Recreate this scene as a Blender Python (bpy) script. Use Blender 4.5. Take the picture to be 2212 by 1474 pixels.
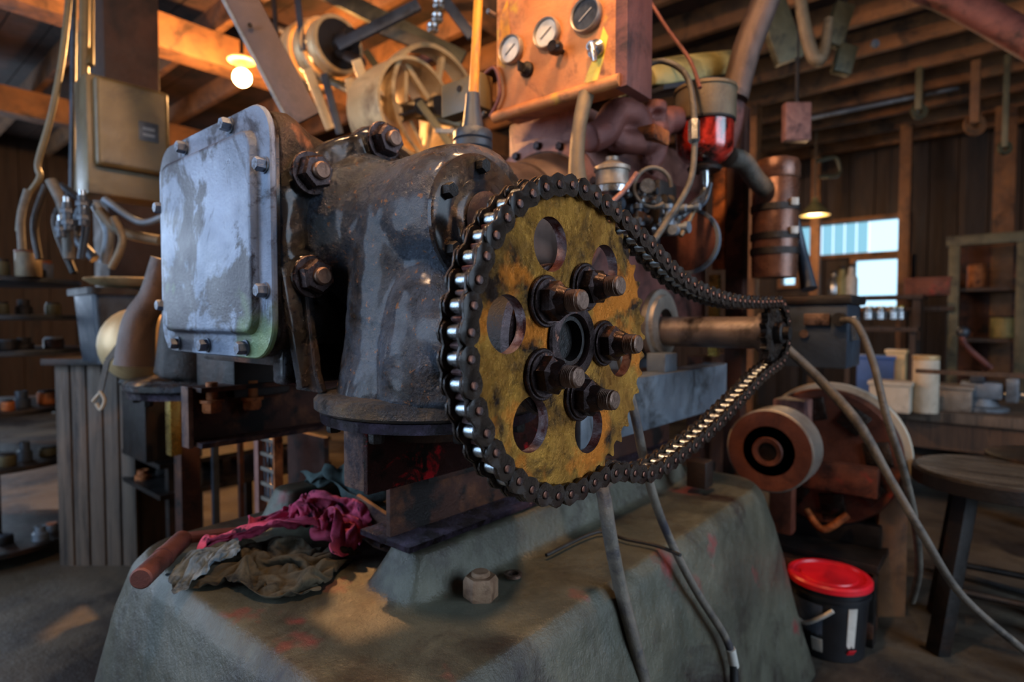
import bpy, bmesh, math, random
from mathutils import Vector as V, Matrix, noise
random.seed(7)
PI = math.pi
sc = bpy.context.scene
COL = sc.collection
for o in list(bpy.data.objects): bpy.data.objects.remove(o)

# ---------------------------------------------------------------- camera
YAW, PIT, FPX = math.radians(40.5), math.radians(2.1), 1274.0
CAM = V((0, 0, 1.15))
FWD = V((-math.sin(YAW)*math.cos(PIT), math.cos(YAW)*math.cos(PIT), -math.sin(PIT)))
RGT = V((math.cos(YAW), math.sin(YAW), 0))
UPV = RGT.cross(FWD)
cd = bpy.data.cameras.new('camera'); cam = bpy.data.objects.new('camera', cd); COL.objects.link(cam)
cd.sensor_width = 36; cd.lens = FPX/2212*36; cd.clip_start = .02; cd.clip_end = 200
cam.location = CAM; cam.rotation_euler = (PI/2-PIT, 0, YAW)
cd.dof.use_dof = True; cd.dof.focus_distance = .88; cd.dof.aperture_fstop = 2.6; cd.dof.aperture_blades = 9
sc.camera = cam
sc.view_settings.view_transform = 'Standard'; sc.view_settings.look = 'None'
sc.view_settings.gamma = 1; sc.view_settings.use_curve_mapping = False
sc.view_settings.exposure = 1.15
# ---------------------------------------------------------------- daylight
w = bpy.data.worlds.new('world'); sc.world = w; w.use_nodes = True
bg = w.node_tree.nodes['Background']; bg.inputs[0].default_value = (.62, .8, 1, 1); bg.inputs[1].default_value = .85

def area(name, loc, target, sx, sy, power, col):
    l = bpy.data.lights.new(name, 'AREA'); l.shape = 'RECTANGLE'; l.size = sx; l.size_y = sy; l.energy = power; l.color = col
    o = bpy.data.objects.new(name, l); COL.objects.link(o); o.location = loc
    o.rotation_euler = (V(target)-V(loc)).to_track_quat('-Z', 'Y').to_euler(); return o
def point(name, loc, power, col, r=.04):
    l = bpy.data.lights.new(name, 'POINT'); l.energy = power; l.color = col; l.shadow_soft_size = r
    o = bpy.data.objects.new(name, l); COL.objects.link(o); o.location = loc; return o
area('front_door_daylight', (-3.3, -2.3, 2.1), (-1.2, .8, 1.2), 2.4, 2.2, 50, (.5, .7, 1))
area('side_door_daylight', (2.9, 1.6, 2.0), (-.6, 1, .8), 2.6, 2.2, 48, (.62, .78, 1))
area('left_window_daylight', (-8.7, -.6, 1.9), (-2, 2.0, .8), 2.6, 1.5, 38, (.6, .76, 1))

# ---------------------------------------------------------------- helpers
def P(u, v, x=None, y=None, z=None, d=None):
    """point at photo pixel u,v lying on a world plane (x, y or z) or at depth d"""
    r = FWD + RGT*((u-1106)/FPX) - UPV*((v-737)/FPX)
    if d is not None: t = d
    elif x is not None: t = (x-CAM.x)/r.x
    elif y is not None: t = (y-CAM.y)/r.y
    else: t = (z-CAM.z)/r.z
    return CAM + r*t
X, Y, Z = V((1,0,0)), V((0,1,0)), V((0,0,1))
def frame(axis, hint=None):
    a = V(axis).normalized()
    h = V(hint) if hint is not None else (Z if abs(a.z) < .9 else X)
    u = h.cross(a).normalized(); return u, a.cross(u), a

class MB:
    def __init__(s): s.bm = bmesh.new()
    def _f(s, vs):
        try: return s.bm.faces.new(vs)
        except ValueError: return None
    def obox(s, c, ux, uy, uz, bev=0, seg=2):
        c = V(c); vs = []
        for a in (-1, 1):
            for b in (-1, 1):
                for d in (-1, 1): vs.append(s.bm.verts.new(c+ux*a+uy*b+uz*d))
        q = [(0,1,3,2),(4,6,7,5),(0,4,5,1),(2,3,7,6),(0,2,6,4),(1,5,7,3)]
        fs = [s._f([vs[i] for i in k]) for k in q]
        if bev:
            es = {e for f in fs for e in f.edges}
            bmesh.ops.bevel(s.bm, geom=list(es), offset=bev, segments=seg, affect='EDGES', profile=.6)
        return s
    def box(s, x0, x1, y0, y1, z0, z1, bev=0, seg=2):
        return s.obox(((x0+x1)/2, (y0+y1)/2, (z0+z1)/2), X*(x1-x0)/2, Y*(y1-y0)/2, Z*(z1-z0)/2, bev, seg)
    def beam(s, p0, p1, w, h, hint=None, bev=0):
        p0, p1 = V(p0), V(p1); u, v, a = frame(p1-p0, hint)
        return s.obox((p0+p1)/2, u*w/2, v*h/2, a*(p1-p0).length/2, bev)
    def loft(s, rings, cap=True, close=False):
        R = [[s.bm.verts.new(p) for p in r] for r in rings]; n = len(R[0])
        prs = list(zip(R, R[1:])) + ([(R[-1], R[0])] if close else [])
        for a, b in prs:
            for i in range(n): s._f([a[i], a[(i+1)%n], b[(i+1)%n], b[i]])
        if cap and not close: s._f(R[0][::-1]); s._f(R[-1])
        return s
    def ring(s, c, u, v, r, n, ph=0):
        return [V(c)+u*(r*math.cos(2*PI*i/n+ph))+v*(r*math.sin(2*PI*i/n+ph)) for i in range(n)]
    def cyl(s, p0, p1, r0, r1=None, n=24, bev=0):
        p0, p1 = V(p0), V(p1); r1 = r0 if r1 is None else r1; u, v, a = frame(p1-p0)
        if bev:
            return s.loft([s.ring(p0, u, v, r0-bev, n), s.ring(p0+a*bev, u, v, r0, n), s.ring(p1-a*bev, u, v, r1, n), s.ring(p1, u, v, r1-bev, n)])
        return s.loft([s.ring(p0, u, v, r0, n), s.ring(p1, u, v, r1, n)])
    def lathe(s, prof, o, axis, n=32, close=False):
        u, v, a = frame(axis)
        return s.loft([s.ring(V(o)+a*h, u, v, max(r, 1e-4), n) for r, h in prof], cap=not close, close=close)
    def tube(s, pts, r, n=10, smooth=True, rings=0):
        pts = [V(p) for p in pts]
        if smooth and len(pts) > 2: 
            rr = r if isinstance(r, (list, tuple)) else None
            pts, rr = spline(pts, 6, rr); r = rr if rr else r
        k = len(pts); rs = r if isinstance(r, (list, tuple)) else [r]*k
        R = []; u = None
        for i, p in enumerate(pts):
            t = (pts[min(i+1, k-1)]-pts[max(i-1, 0)]).normalized()
            if u is None: u = frame(t)[0]
            u = (u-t*u.dot(t)).normalized(); v = t.cross(u)
            R.append(s.ring(p, u, v, rs[i], n))
        return s.loft(R)
    def sphere(s, c, r, n=20, sc_=(1,1,1)):
        prof = [(math.sin(PI*i/(n//2)), -math.cos(PI*i/(n//2))) for i in range(n//2+1)]
        R = [[V(c)+V((sc_[0]*r*max(a, 1e-3)*math.cos(2*PI*j/n), sc_[1]*r*max(a, 1e-3)*math.sin(2*PI*j/n), sc_[2]*r*h)) for j in range(n)] for a, h in prof]
        return s.loft(R)
    def plate(s, loops, fn, t):
        """flat plate from 2D loops (first outer, rest holes) mapped by fn(a, b, c)"""
        tops = []
        for c in (0, t):
            es = []; allv = []
            for L in loops:
                vs = [s.bm.verts.new(fn(a, b, c)) for a, b in L]; allv.append(vs)
                for i in range(len(vs)): es.append(s.bm.edges.new((vs[i], vs[(i+1)%len(vs)])))
            bmesh.ops.triangle_fill(s.bm, use_beauty=True, use_dissolve=False, edges=es)
            tops.append(allv)
        for A, B in zip(*tops):
            n = len(A)
            for i in range(n): s._f([A[i], A[(i+1)%n], B[(i+1)%n], B[i]])
        return s
    def hex(s, p, axis, r, h, ph=0):
        u, v, a = frame(axis); p = V(p)
        return s.loft([s.ring(p, u, v, r, 6, ph), s.ring(p+a*h*.8, u, v, r, 6, ph), s.ring(p+a*h, u, v, r*.86, 6, ph)])
    def mesh(s, name, mats):
        bmesh.ops.recalc_face_normals(s.bm, faces=s.bm.faces[:])
        me = bpy.data.meshes.new(name); s.bm.to_mesh(me); s.bm.free()
        for m in (mats if isinstance(mats, (list, tuple)) else [mats]): me.materials.append(m)
        me.polygons.foreach_set('use_smooth', [True]*len(me.polygons))
        me.set_sharp_from_angle(angle=math.radians(38)); return me

WM = {}
def wm(o): return WM.get(o.name, Matrix.Identity(4))
def spline(pts, sub=6, rr=None):
    out = []; ro = []; k = len(pts)
    for i in range(k-1):
        p0, p1, p2, p3 = pts[max(i-1, 0)], pts[i], pts[i+1], pts[min(i+2, k-1)]
        for j in range(sub):
            t = j/sub
            out.append(.5*((2*p1)+(p2-p0)*t+(2*p0-5*p1+4*p2-p3)*t*t+(3*p1-p0-3*p2+p3)*t**3))
            if rr: ro.append(rr[i]*(1-t)+rr[i+1]*t)
    out.append(pts[-1])
    if rr: ro.append(rr[-1])
    return out, ro
def tag(o, label=None, cat=None, group=None, kind=None):
    for k, v in (('label', label), ('category', cat), ('group', group), ('kind', kind)):
        if v: o[k] = v
    return o
def T(name, label, cat, loc, group=None, rz=0):
    o = bpy.data.objects.new(name, None); COL.objects.link(o); o.empty_display_size = .05
    o.location = loc; o.rotation_euler = (0, 0, rz)
    WM[o.name] = Matrix.Translation(V(loc)) @ Matrix.Rotation(rz, 4, 'Z')
    return tag(o, label, cat, group)
def inst(name, me, M, parent=None):
    o = bpy.data.objects.new(name, me); COL.objects.link(o); WM[o.name] = M.copy()
    if parent: o.parent = parent; o.matrix_basis = wm(parent).inverted() @ M
    else: o.matrix_basis = M
    return o
def B(mb, name, mat, parent=None, remesh=0, smooth=0, disp=None, bevel=0, sub=0, solid=0, origin=None):
    """link a mesh builder as one object; geometry is given in world space"""
    me = mb.mesh(name, mat)
    if parent: M = wm(parent).copy()
    else:
        if origin is None:
            c = [v.co for v in me.vertices]
            origin = V(((min(p.x for p in c)+max(p.x for p in c))/2, (min(p.y for p in c)+max(p.y for p in c))/2, min(p.z for p in c)))
        M = Matrix.Translation(V(origin))
    me.transform(M.inverted())
    o = inst(name, me, M, parent)
    if solid: m = o.modifiers.new('solid', 'SOLIDIFY'); m.thickness = solid; m.offset = 1
    if remesh:
        m = o.modifiers.new('remesh', 'REMESH'); m.mode = 'VOXEL'; m.voxel_size = remesh; m.use_smooth_shade = True
    if smooth: m = o.modifiers.new('smooth', 'SMOOTH'); m.factor = .5; m.iterations = smooth
    if disp:
        t = bpy.data.textures.new(name, 'CLOUDS'); t.noise_scale = disp[0]; t.noise_depth = 2
        m = o.modifiers.new('disp', 'DISPLACE'); m.texture = t; m.strength = disp[1]; m.texture_coords = 'LOCAL'
    if bevel: m = o.modifiers.new('bevel', 'BEVEL'); m.width = bevel; m.segments = 2; m.angle_limit = math.radians(40)
    if sub: m = o.modifiers.new('sub', 'SUBSURF'); m.levels = sub; m.render_levels = sub
    return o
def one(mb, name, mat, label, cat, group=None, **k): return tag(B(mb, name, mat, **k), label, cat, group)
def struct(mb, name, mat, parent=None, **k):
    o = B(mb, name, mat, parent, **k)
    if not parent: o['kind'] = 'structure'
    return o
def axM(p, axis, roll=0):
    u, v, a = frame(axis); R = Matrix((u, v, a)).transposed().to_4x4()
    return Matrix.Translation(V(p)) @ R @ Matrix.Rotation(roll, 4, 'Z')

# ---------------------------------------------------------------- materials
def lin(h):
    h = h.lstrip('#'); c = [int(h[i:i+2], 16)/255 for i in (0, 2, 4)]
    return tuple((x/12.92 if x <= .04045 else ((x+.055)/1.055)**2.4) for x in c)+(1,)
def mat(name, c1, c2, c3=None, scale=6, s3=3, t3=.55, rough=(.3, .6), metal=.5, bump=.3, bscale=90, spec=.5, c4=None, s4=40, t4=.66, stretch=None, soft=.08, coat=0, bump2=.0, trans=0, emit=0, wave=None):
    m = bpy.data.materials.new(name); m.use_nodes = True; nt = m.node_tree; N = nt.nodes; L = nt.links
    b = N['Principled BSDF']
    tc = N.new('ShaderNodeTexCoord'); co = tc.outputs['Object']
    if stretch:
        mp = N.new('ShaderNodeMapping'); mp.inputs['Scale'].default_value = stretch; L.new(co, mp.inputs[0]); co2 = mp.outputs[0]
    else: co2 = co
    def nz(s, det=6, rg=.6, src=co2, dist=0):
        n = N.new('ShaderNodeTexNoise'); n.inputs['Scale'].default_value = s; n.inputs['Detail'].default_value = det
        n.inputs['Roughness'].default_value = rg; n.inputs['Distortion'].default_value = dist; L.new(src, n.inputs['Vector']); return n.outputs['Fac']
    def ramp(f, a, b_, ca=(0,0,0,1), cb=(1,1,1,1)):
        r = N.new('ShaderNodeValToRGB'); r.color_ramp.elements[0].position = a; r.color_ramp.elements[1].position = b_
        r.color_ramp.elements[0].color = ca; r.color_ramp.elements[1].color = cb; L.new(f, r.inputs[0]); return r.outputs[0]
    def mix(f, a, c):
        x = N.new('ShaderNodeMix'); x.data_type = 'RGBA'; L.new(f, x.inputs[0]); L.new(a, x.inputs[6])
        if isinstance(c, tuple): x.inputs[7].default_value = c
        else: L.new(c, x.inputs[7])
        return x.outputs[2]
    n1 = nz(scale, 8, .65, dist=.4)
    col = ramp(n1, .32, .68, lin(c1), lin(c2))
    if c3: col = mix(ramp(nz(s3, 8, .7, dist=.6), t3-soft, t3+soft), col, lin(c3))
    if c4: col = mix(ramp(nz(s4, 4, .6, src=co), t4-.04, t4+.04), col, lin(c4))
    L.new(col, b.inputs['Base Color'])
    mr = N.new('ShaderNodeMapRange'); L.new(nz(scale*2.3, 5, .7), mr.inputs[0]); mr.inputs[1].default_value = .3; mr.inputs[2].default_value = .7
    mr.inputs[3].default_value = rough[0]; mr.inputs[4].default_value = rough[1]; L.new(mr.outputs[0], b.inputs['Roughness'])
    b.inputs['Metallic'].default_value = metal; b.inputs['Specular IOR Level'].default_value = spec
    if coat: b.inputs['Coat Weight'].default_value = coat; b.inputs['Coat Roughness'].default_value = .15
    if trans: b.inputs['Transmission Weight'].default_value = trans
    if emit: b.inputs['Emission Color'].default_value = lin(c2); b.inputs['Emission Strength'].default_value = emit
    if bump or bump2:
        bp = N.new('ShaderNodeBump'); bp.inputs['Strength'].default_value = bump; bp.inputs['Distance'].default_value = .011
        L.new(nz(bscale, 5, .75, src=co if not wave else co2), bp.inputs['Height']); out = bp.outputs[0]
        if bump2:
            b2 = N.new('ShaderNodeBump'); b2.inputs['Strength'].default_value = bump2; b2.inputs['Distance'].default_value = .03
            L.new(nz(bscale*.13, 5, .6), b2.inputs['Height']); L.new(out, b2.inputs['Normal']); out = b2.outputs[0]
        L.new(out, b.inputs['Normal'])
    return m
def emitter(name, col, s):
    m = bpy.data.materials.new(name); m.use_nodes = True; b = m.node_tree.nodes['Principled BSDF']
    b.inputs['Base Color'].default_value = lin(col); b.inputs['Emission Color'].default_value = lin(col); b.inputs['Emission Strength'].default_value = s; return m

M = dict(
 cover=mat('cover_paint_bounce', '#4c5668', '#8a97ac', '#2c2932', 4.5, 6, .50, (.26, .5), .35, .35, 140, c4='#72885f', s4=2.6, t4=.585, coat=.05, soft=.035),  # green patches put outdoor bounce light into the colour; dark ones are patina
 cast=mat('oily_cast_iron', '#15161a', '#3e444e', '#3a2618', 9, 7, .55, (.12, .36), .6, .9, 130, c4='#0a0808', s4=14, t4=.55, bump2=.5, coat=.4),
 castblue=mat('blue_grey_cast_iron', '#272c34', '#5d6878', '#1b1512', 4, 6.5, .54, (.16, .46), .5, .75, 150, c4='#9a6a40', s4=75, t4=.665, bump2=.45, coat=.2),
 brown=mat('brown_grease', '#2a1d18', '#4a3226', '#19120f', 6, 5, .5, (.3, .55), .4, .5, 110, c4='#7a4a2e', s4=9, t4=.63, bump2=.2),
 black=mat('black_oil_steel', '#17110d', '#3a2c22', '#4a4644', 30, 22, .6, (.12, .34), .8, .4, 320, coat=.3),
 roller=mat('bright_roller_steel', '#9aa6b0', '#c9d0d4', '#2a2420', 60, 50, .63, (.12, .3), .95, .15, 300),
 gold=mat('rusty_gold_plate', '#7a4e16', '#c8923c', '#26170d', 10, 8, .535, (.16, .4), .65, .5, 170, c4='#c87422', s4=9, t4=.57, soft=.07, bump2=.25, coat=.3),
 goldedge=mat('rust_red_edge', '#6e5a5a', '#8a7a78', '#4a1c14', 30, 20, .5, (.25, .5), .7, .4, 200),
 nut=mat('rusty_brown_nut', '#2e2524', '#544645', '#1c1412', 30, 20, .54, (.14, .36), .85, .22, 260, c4='#7e5444', s4=60, t4=.65),
 nutrust=mat('bright_rust_bolt', '#5a443a', '#8c7262', '#2c1e16', 40, 22, .57, (.25, .45), .7, .25, 200),
 orange=mat('orange_rust', '#8a4a22', '#c8763c', '#45210f', 20, 14, .55, (.45, .7), .3, .4, 150),
 redsteel=mat('red_paint_over_dark_steel', '#241012', '#3c1a18', '#c81824', 9, 6, .60, (.15, .4), .5, .7, 260, c4='#0e0909', s4=18, t4=.58, soft=.02),
 redbrown=mat('red_brown_steel', '#341d16', '#4d2b1e', '#7a4a2c', 6, 4, .6, (.35, .6), .4, .4, 160, c4='#150e0c', s4=8, t4=.58),
 plum=mat('plum_oily_steel', '#3a3040', '#5c5064', '#1c1416', 25, 9, .5, (.15, .35), .6, .8, 260),
 flangedge=mat('corroded_purple_steel', '#6a4a3c', '#8a6654', '#30222c', 20, 12, .5, (.4, .6), .4, .6, 200),
 base=mat('grey_green_base_paint', '#3c3c32', '#626152', '#2a201c', 4, 3.0, .56, (.24, .5), .12, .3, 160, c4='#7a3c38', s4=4.5, t4=.66, bump2=.2),
 grey=mat('grey_blue_steel', '#5f6873', '#808b95', '#3a3d40', 8, 6, .58, (.35, .55), .45, .25, 120),
 shaft=mat('brown_polished_shaft', '#5c5250', '#857873', '#2a211e', 10, 8, .6, (.25, .45), .45, .15, 160),
 pink=mat('pink_cotton', '#d24a72', '#f47a98', '#7a3048', 14, 10, .56, (.85, 1), 0, .5, 500, spec=.1, c4='#3a2634', s4=24, t4=.62),
 teal=mat('teal_grey_cloth', '#4a5858', '#637472', '#3a4040', 10, 8, .55, (.85, 1), 0, .5, 500, spec=.1),
 olive=mat('olive_brown_cloth', '#4a4438', '#6b6250', '#2c2a26', 10, 8, .55, (.85, 1), 0, .6, 500, spec=.1),
 denim=mat('pale_denim_cloth', '#62727e', '#a5b4bc', '#39424a', 16, 9, .55, (.85, 1), 0, .6, 500, spec=.1),
 yellow=mat('chipped_yellow_paint', '#c87a10', '#e09a1c', '#7a4a34', 20, 14, .55, (.3, .5), .2, .3, 160, stretch=(1, 1, .3)),
 panel=mat('rusty_orange_panel', '#b06a3a', '#d08a4e', '#5c3424', 8, 5, .6, (.35, .6), .3, .4, 120, c4='#c9a52c', s4=5, t4=.67),
 lever=mat('olive_lever', '#5c4e3c', '#75664e', '#3a3026', 10, 6, .6, (.4, .6), .3, .3, 120),
 maroon=mat('maroon_manifold', '#5c3430', '#7d4c42', '#2c1a18', 7, 5, .57, (.35, .6), .35, .35, 120),
 pinkrust=mat('pink_rust_casting', '#7a5048', '#a8786a', '#40282a', 7, 5, .56, (.3, .5), .4, .35, 120),
 bell=mat('bell_housing_grey_brown', '#4a3c36', '#64524a', '#2e2420', 5, 4, .58, (.35, .55), .4, .3, 120),
 green=mat('green_ochre_paint', '#75724a', '#a09460', '#4a4a34', 8, 5, .57, (.35, .55), .3, .3, 120),
 chrome=mat('bright_metal', '#8a9094', '#c0c4c6', '#60605c', 30, 20, .65, (.14, .3), .9, .1, 200),
 brass=mat('brass', '#a88a40', '#c8aa5c', '#5c4620', 12, 8, .6, (.18, .35), .9, .2, 100),
 glassface=mat('gauge_face', '#a8a498', '#cdc9bd', None, 30, rough=(.3, .4), metal=0, bump=0),
 darkface=mat('dark_gauge_face', '#2c3036', '#454c54', None, 30, rough=(.1, .2), metal=0, bump=0),
 rubber=mat('black_rubber', '#191919', '#2c2c2c', None, 20, rough=(.4, .6), metal=0, bump=.2),
 cable=mat('grey_brown_cable', '#453f38', '#676055', '#2a2622', 14, 10, .57, (.45, .65), .05, .3, 150),
 conduit=mat('dusty_conduit', '#5c564c', '#7d7468', '#3c3a42', 14, 10, .57, (.35, .55), .2, .4, 200),
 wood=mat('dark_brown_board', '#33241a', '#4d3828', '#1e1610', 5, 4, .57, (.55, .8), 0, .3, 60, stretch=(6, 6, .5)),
 woodl=mat('mid_brown_timber', '#5a3a20', '#80542c', '#33200f', 5, 4, .57, (.55, .8), 0, .3, 60),  # lighter brown timber for joists, posts and frames
 woodg=mat('grey_weathered_board', '#4a3e34', '#655648', '#2a221c', 5, 4, .57, (.55, .8), 0, .3, 60, stretch=(6, 6, .5)),
 roof=mat('dark_roof_board', '#2c1c12', '#42291a', '#181009', 4, 3, .55, (.6, .85), 0, .3, 40),
 beige=mat('tan_painted_box', '#51452e', '#6a5b3a', '#352b1e', 5, 3, .6, (.35, .55), .1, .15, 80),
 cream=mat('cream_pulley', '#b89c70', '#d8bc8c', '#7a5c3c', 5, 4, .58, (.3, .5), .3, .15, 80),
 olived=mat('olive_iron', '#4c4834', '#625c44', '#2c2a20', 5, 4, .58, (.35, .55), .4, .2, 80),
 steelblue=mat('blue_grey_paint', '#262c34', '#3e4854', '#16181c', 5, 4, .58, (.3, .5), .3, .2, 80),
 dark=mat('dark_iron', '#1a1817', '#2e2a28', '#3e2a20', 8, 5, .6, (.3, .55), .5, .35, 90),
 motor=mat('motor_rust', '#5a2f22', '#7d4630', '#2a1814', 6, 4, .55, (.35, .6), .35, .3, 90, c4='#a02c24', s4=5, t4=.66),
 pulleyg=mat('worn_grey_pulley', '#7c7268', '#a0968a', '#5c4a40', 8, 6, .6, (.3, .5), .5, .2, 90),
 red=mat('red_plastic', '#c01420', '#e02030', '#8a0c18', 5, 4, .64, (.25, .4), 0, .05, 60),
 blackp=mat('black_plastic', '#101114', '#1c1e22', None, 5, rough=(.3, .45), metal=0, bump=.05),
 label=mat('pail_label', '#3a4250', '#566070', None, 30, rough=(.4, .5), metal=0, bump=0),
 white=mat('off_white_plastic', '#a8a49c', '#c8c4ba', None, 20, rough=(.4, .5), metal=0, bump=0),
 floor=mat('dirt_concrete_floor', '#3e362c', '#585042', '#241e1a', 2, 1.2, .55, (.4, .8), 0, .5, 30, c4='#201a16', s4=1.6, t4=.55),
 wall=mat('brown_wall_board', '#241910', '#3c2818', '#150e09', 2, 2, .57, (.6, .85), 0, .3, 40, stretch=(5, 5, .4)),
 canister=mat('brown_canister', '#54382c', '#7c5440', '#3a2620', 5, 4, .55, (.18, .38), .4, .15, 80),
 redglass=mat('red_glass_bowl', '#8a1614', '#d84030', '#200a08', 12, 9, .50, (.05, .18), .1, .05, 80, coat=.8),
 blue=mat('blue_box', '#2c4a80', '#3c64a8', None, 5, rough=(.4, .5), metal=0, bump=0),
 whitebox=mat('pale_card', '#a09684', '#c0b6a4', '#786c5c', 8, 6, .6, (.6, .8), 0, .1, 50),
)
glass = bpy.data.materials.new('window_glass'); glass.use_nodes = True
gb = glass.node_tree.nodes['Principled BSDF']; gb.inputs['Transmission Weight'].default_value = 1; gb.inputs['Roughness'].default_value = .25; gb.inputs['IOR'].default_value = 1.05
gb.inputs['Base Color'].default_value = (.75, .95, .97, 1)
sheet = bpy.data.materials.new('teal_window_sheet'); sheet.use_nodes = True
sb_ = sheet.node_tree.nodes['Principled BSDF']; sb_.inputs['Transmission Weight'].default_value = .9; sb_.inputs['Roughness'].default_value = .6; sb_.inputs['IOR'].default_value = 1.05
sb_.inputs['Base Color'].default_value = (.3, .52, .55, 1)
bulbm = emitter('warm_bulb', '#ffb860', 60); lampm = emitter('lamp_disc', '#ffc070', 8)

# ================================================================ SETTING
H = 3.1
struct(MB().box(-9, 3.2, -4, 8.4, -.1, 0), 'floor', M['floor'])
# back wall of boards with openings for the windows
wx = [(-2.26, -1.02, 1.95, 2.33), (-1.5, -.98, 1.30, 1.86), (-2.33, -2.17, 1.60, 1.84), (-6.6, -5.9, 1.2, 1.9)]
def board_wall(name, x0, x1, zt):
    e = tag(T(name, None, None, ((x0+x1)/2, 8.2, 0)), kind='structure')
    n = int((x1-x0)/.26)
    for i in range(n):
        a = x0+(x1-x0)*i/n; b = x0+(x1-x0)*(i+1)/n-.012
        cuts = sorted({a, b}|{v for w_ in wx for v in w_[:2] if a < v < b}); m = MB(); dy = random.uniform(0, .012)
        for ca, cb_ in zip(cuts, cuts[1:]):
            segs = [(0, zt)]; mid = (ca+cb_)/2
            for (p, q, z0, z1) in wx:
                if p < mid < q:
                    ns = []
                    for (s0, s1) in segs:
                        if s0 < z0 and s1 > z1: ns += [(s0, z0), (z1, s1)]
                        else: ns.append((s0, s1))
                    segs = ns
            for s0, s1 in segs: m.box(ca, cb_, 8.2-dy, 8.24, s0, s1).box(ca, cb_+(.012 if cb_ == b else 0), 8.225, 8.24, s0, s1)
        B(m, 'board', M['wall'], e)
    B(MB().box(x0, x1, 8.24, 8.3, 0, .02).box(x0, x1, 8.245, 8.26, 1.2-.3, 1.2), 'wall_rail', M['dark'], e)
    return e
wb = board_wall('wall_back', -9, 3.2, H+.4)
for k, (p, q, z0, z1) in enumerate(wx):
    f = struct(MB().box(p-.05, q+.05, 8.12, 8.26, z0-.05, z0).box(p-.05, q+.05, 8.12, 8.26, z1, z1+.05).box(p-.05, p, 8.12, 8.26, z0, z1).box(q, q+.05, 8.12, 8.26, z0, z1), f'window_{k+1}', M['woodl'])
    if k == 0:
        for j in range(7):
            a = p+(q-p)*j/7*.72
            B(MB().box(a+.004, a+(q-p)*.72/7-.012, 8.2, 8.21, z0, z1), 'pane', sheet, f)
        B(MB().box(p+(q-p)*.73, q, 8.2, 8.206, z0, z1), 'pane', glass, f)
    else:
        B(MB().box(p, q, 8.2, 8.206, z0, z1), 'pane', glass, f)
# left wall with opening, boards
e = tag(T('wall_left', None, None, (-9, 2, 0)), kind='structure')
for i in range(46):
    a = -4+12.2*i/46; m = MB()
    if -2.2 < a < 1.0: m.box(-9.04, -9, a, a+.255, 0, 1.1).box(-9.04, -9, a, a+.255, 2.7, H+.4).box(-9.04, -9.03, a, a+.27, 0, 1.1)
    else: m.box(-9.04, -9, a, a+.255, 0, H+.4).box(-9.04, -9.03, a, a+.27, 0, H+.4)
    B(m, 'board', M['wall'], e)
# front and right walls (behind the camera) with wide open doors
struct(MB().box(-9, -5, -4.1, -4, 0, H+.4).box(-1.2, 3.2, -4.1, -4, 0, H+.4).box(-5, -1.2, -4.1, -4, 2.9, H+.4), 'wall_front', M['wall'])
struct(MB().box(3.2, 3.3, -4, .2, 0, H+.4).box(3.2, 3.3, 3, 8.4, 0, H+.4).box(3.2, 3.3, .2, 3, 2.8, H+.4), 'wall_right', M['wall'])
# ceiling: boards over joists running along X
ce = tag(T('ceiling', None, None, (-3, 2, H)), kind='structure')
for i in range(50):
    a = -4+12.3*i/50
    B(MB().box(-9, 3.2, a, a+.235, H+.2, H+.225).box(-9, 3.2, a, a+.247, H+.215, H+.23), 'board', M['roof'], ce)
for i in range(22):
    a = -3.7+i*.55
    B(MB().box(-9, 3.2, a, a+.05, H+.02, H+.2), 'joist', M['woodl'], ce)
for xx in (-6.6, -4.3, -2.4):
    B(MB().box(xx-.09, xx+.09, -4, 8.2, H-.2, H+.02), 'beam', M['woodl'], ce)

# ================================================================ BASE CASTING
base = T('iron_pedestal', 'grey green painted cast iron base with rounded corners under the gearbox', 'pedestal', (-1.06, 1.2, 0))
def rr(x0, x1, y0, y1, r, z, n=8):
    out = []
    for cx, cy, a0 in ((x1-r, y1-r, 0), (x0+r, y1-r, PI/2), (x0+r, y0+r, PI), (x1-r, y0+r, 3*PI/2)):
        for i in range(n+1): out.append(V((cx+r*math.cos(a0+PI/2*i/n), cy+r*math.sin(a0+PI/2*i/n), z)))
    return out
mb = MB()
mb.loft([rr(-1.70, -.46, .28, 2.18, .16, 0), rr(-1.66, -.50, .33, 2.12, .16, .2), rr(-1.60, -.555, .39, 2.04, .15, .5), rr(-1.57, -.58, .42, 2.0, .14, .60), rr(-1.545, -.60, .445, 1.975, .13, .63)])
mb.loft([rr(-.965, -.80, .66, 1.85, .03, .62), rr(-.93, -.825, .70, 1.83, .03, .70), rr(-.925, -.83, .705, 1.825, .03, .715)])
mb.loft([rr(-1.5, -1.36, .72, 1.85, .03, .62), rr(-1.47, -1.38, .75, 1.83, .03, .715)])
B(mb, 'casting', M['base'], base, remesh=.009, smooth=5, disp=(.12, .006))
B(MB().box(-.908, -.895, .80, 1.55, .712, .7185), 'slot', M['black'], base)
B(MB().box(-.872, -.866, .76, 1.8, .712, .7175), 'groove', M['black'], base)
u0 = V((-.752, .79, .628))
o = B(MB().hex(u0, Z, .033, .042, .3).cyl(u0+Z*.04, u0+Z*.05, .018, n=20, bev=.003), 'anchor_nut', mat('dusty_rust_nut', '#7a5a44', '#a08468', '#4a3020', 18, 14, .56, (.4, .6), .3, .3, 150), base)
tag(o, 'rusty hexagonal anchor nut')
pts = P(1108, 1245, z=.635)
B(MB().lathe([(.012, 0), (.018, 0), (.018, .006), (.012, .006)], pts, Z, 20, close=True), 'hole_ring', M['nutrust'], base)
B(MB().cyl(pts-Z*.002, pts+Z*.002, .0125, n=20), 'hole', M['black'], base)
q = P(1512, 1022, z=.69)
B(MB().obox(q+Z*.0, X*.03, Y*.03, Z*.04, bev=.006), 'clamp_block', M['dark'], base)

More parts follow.
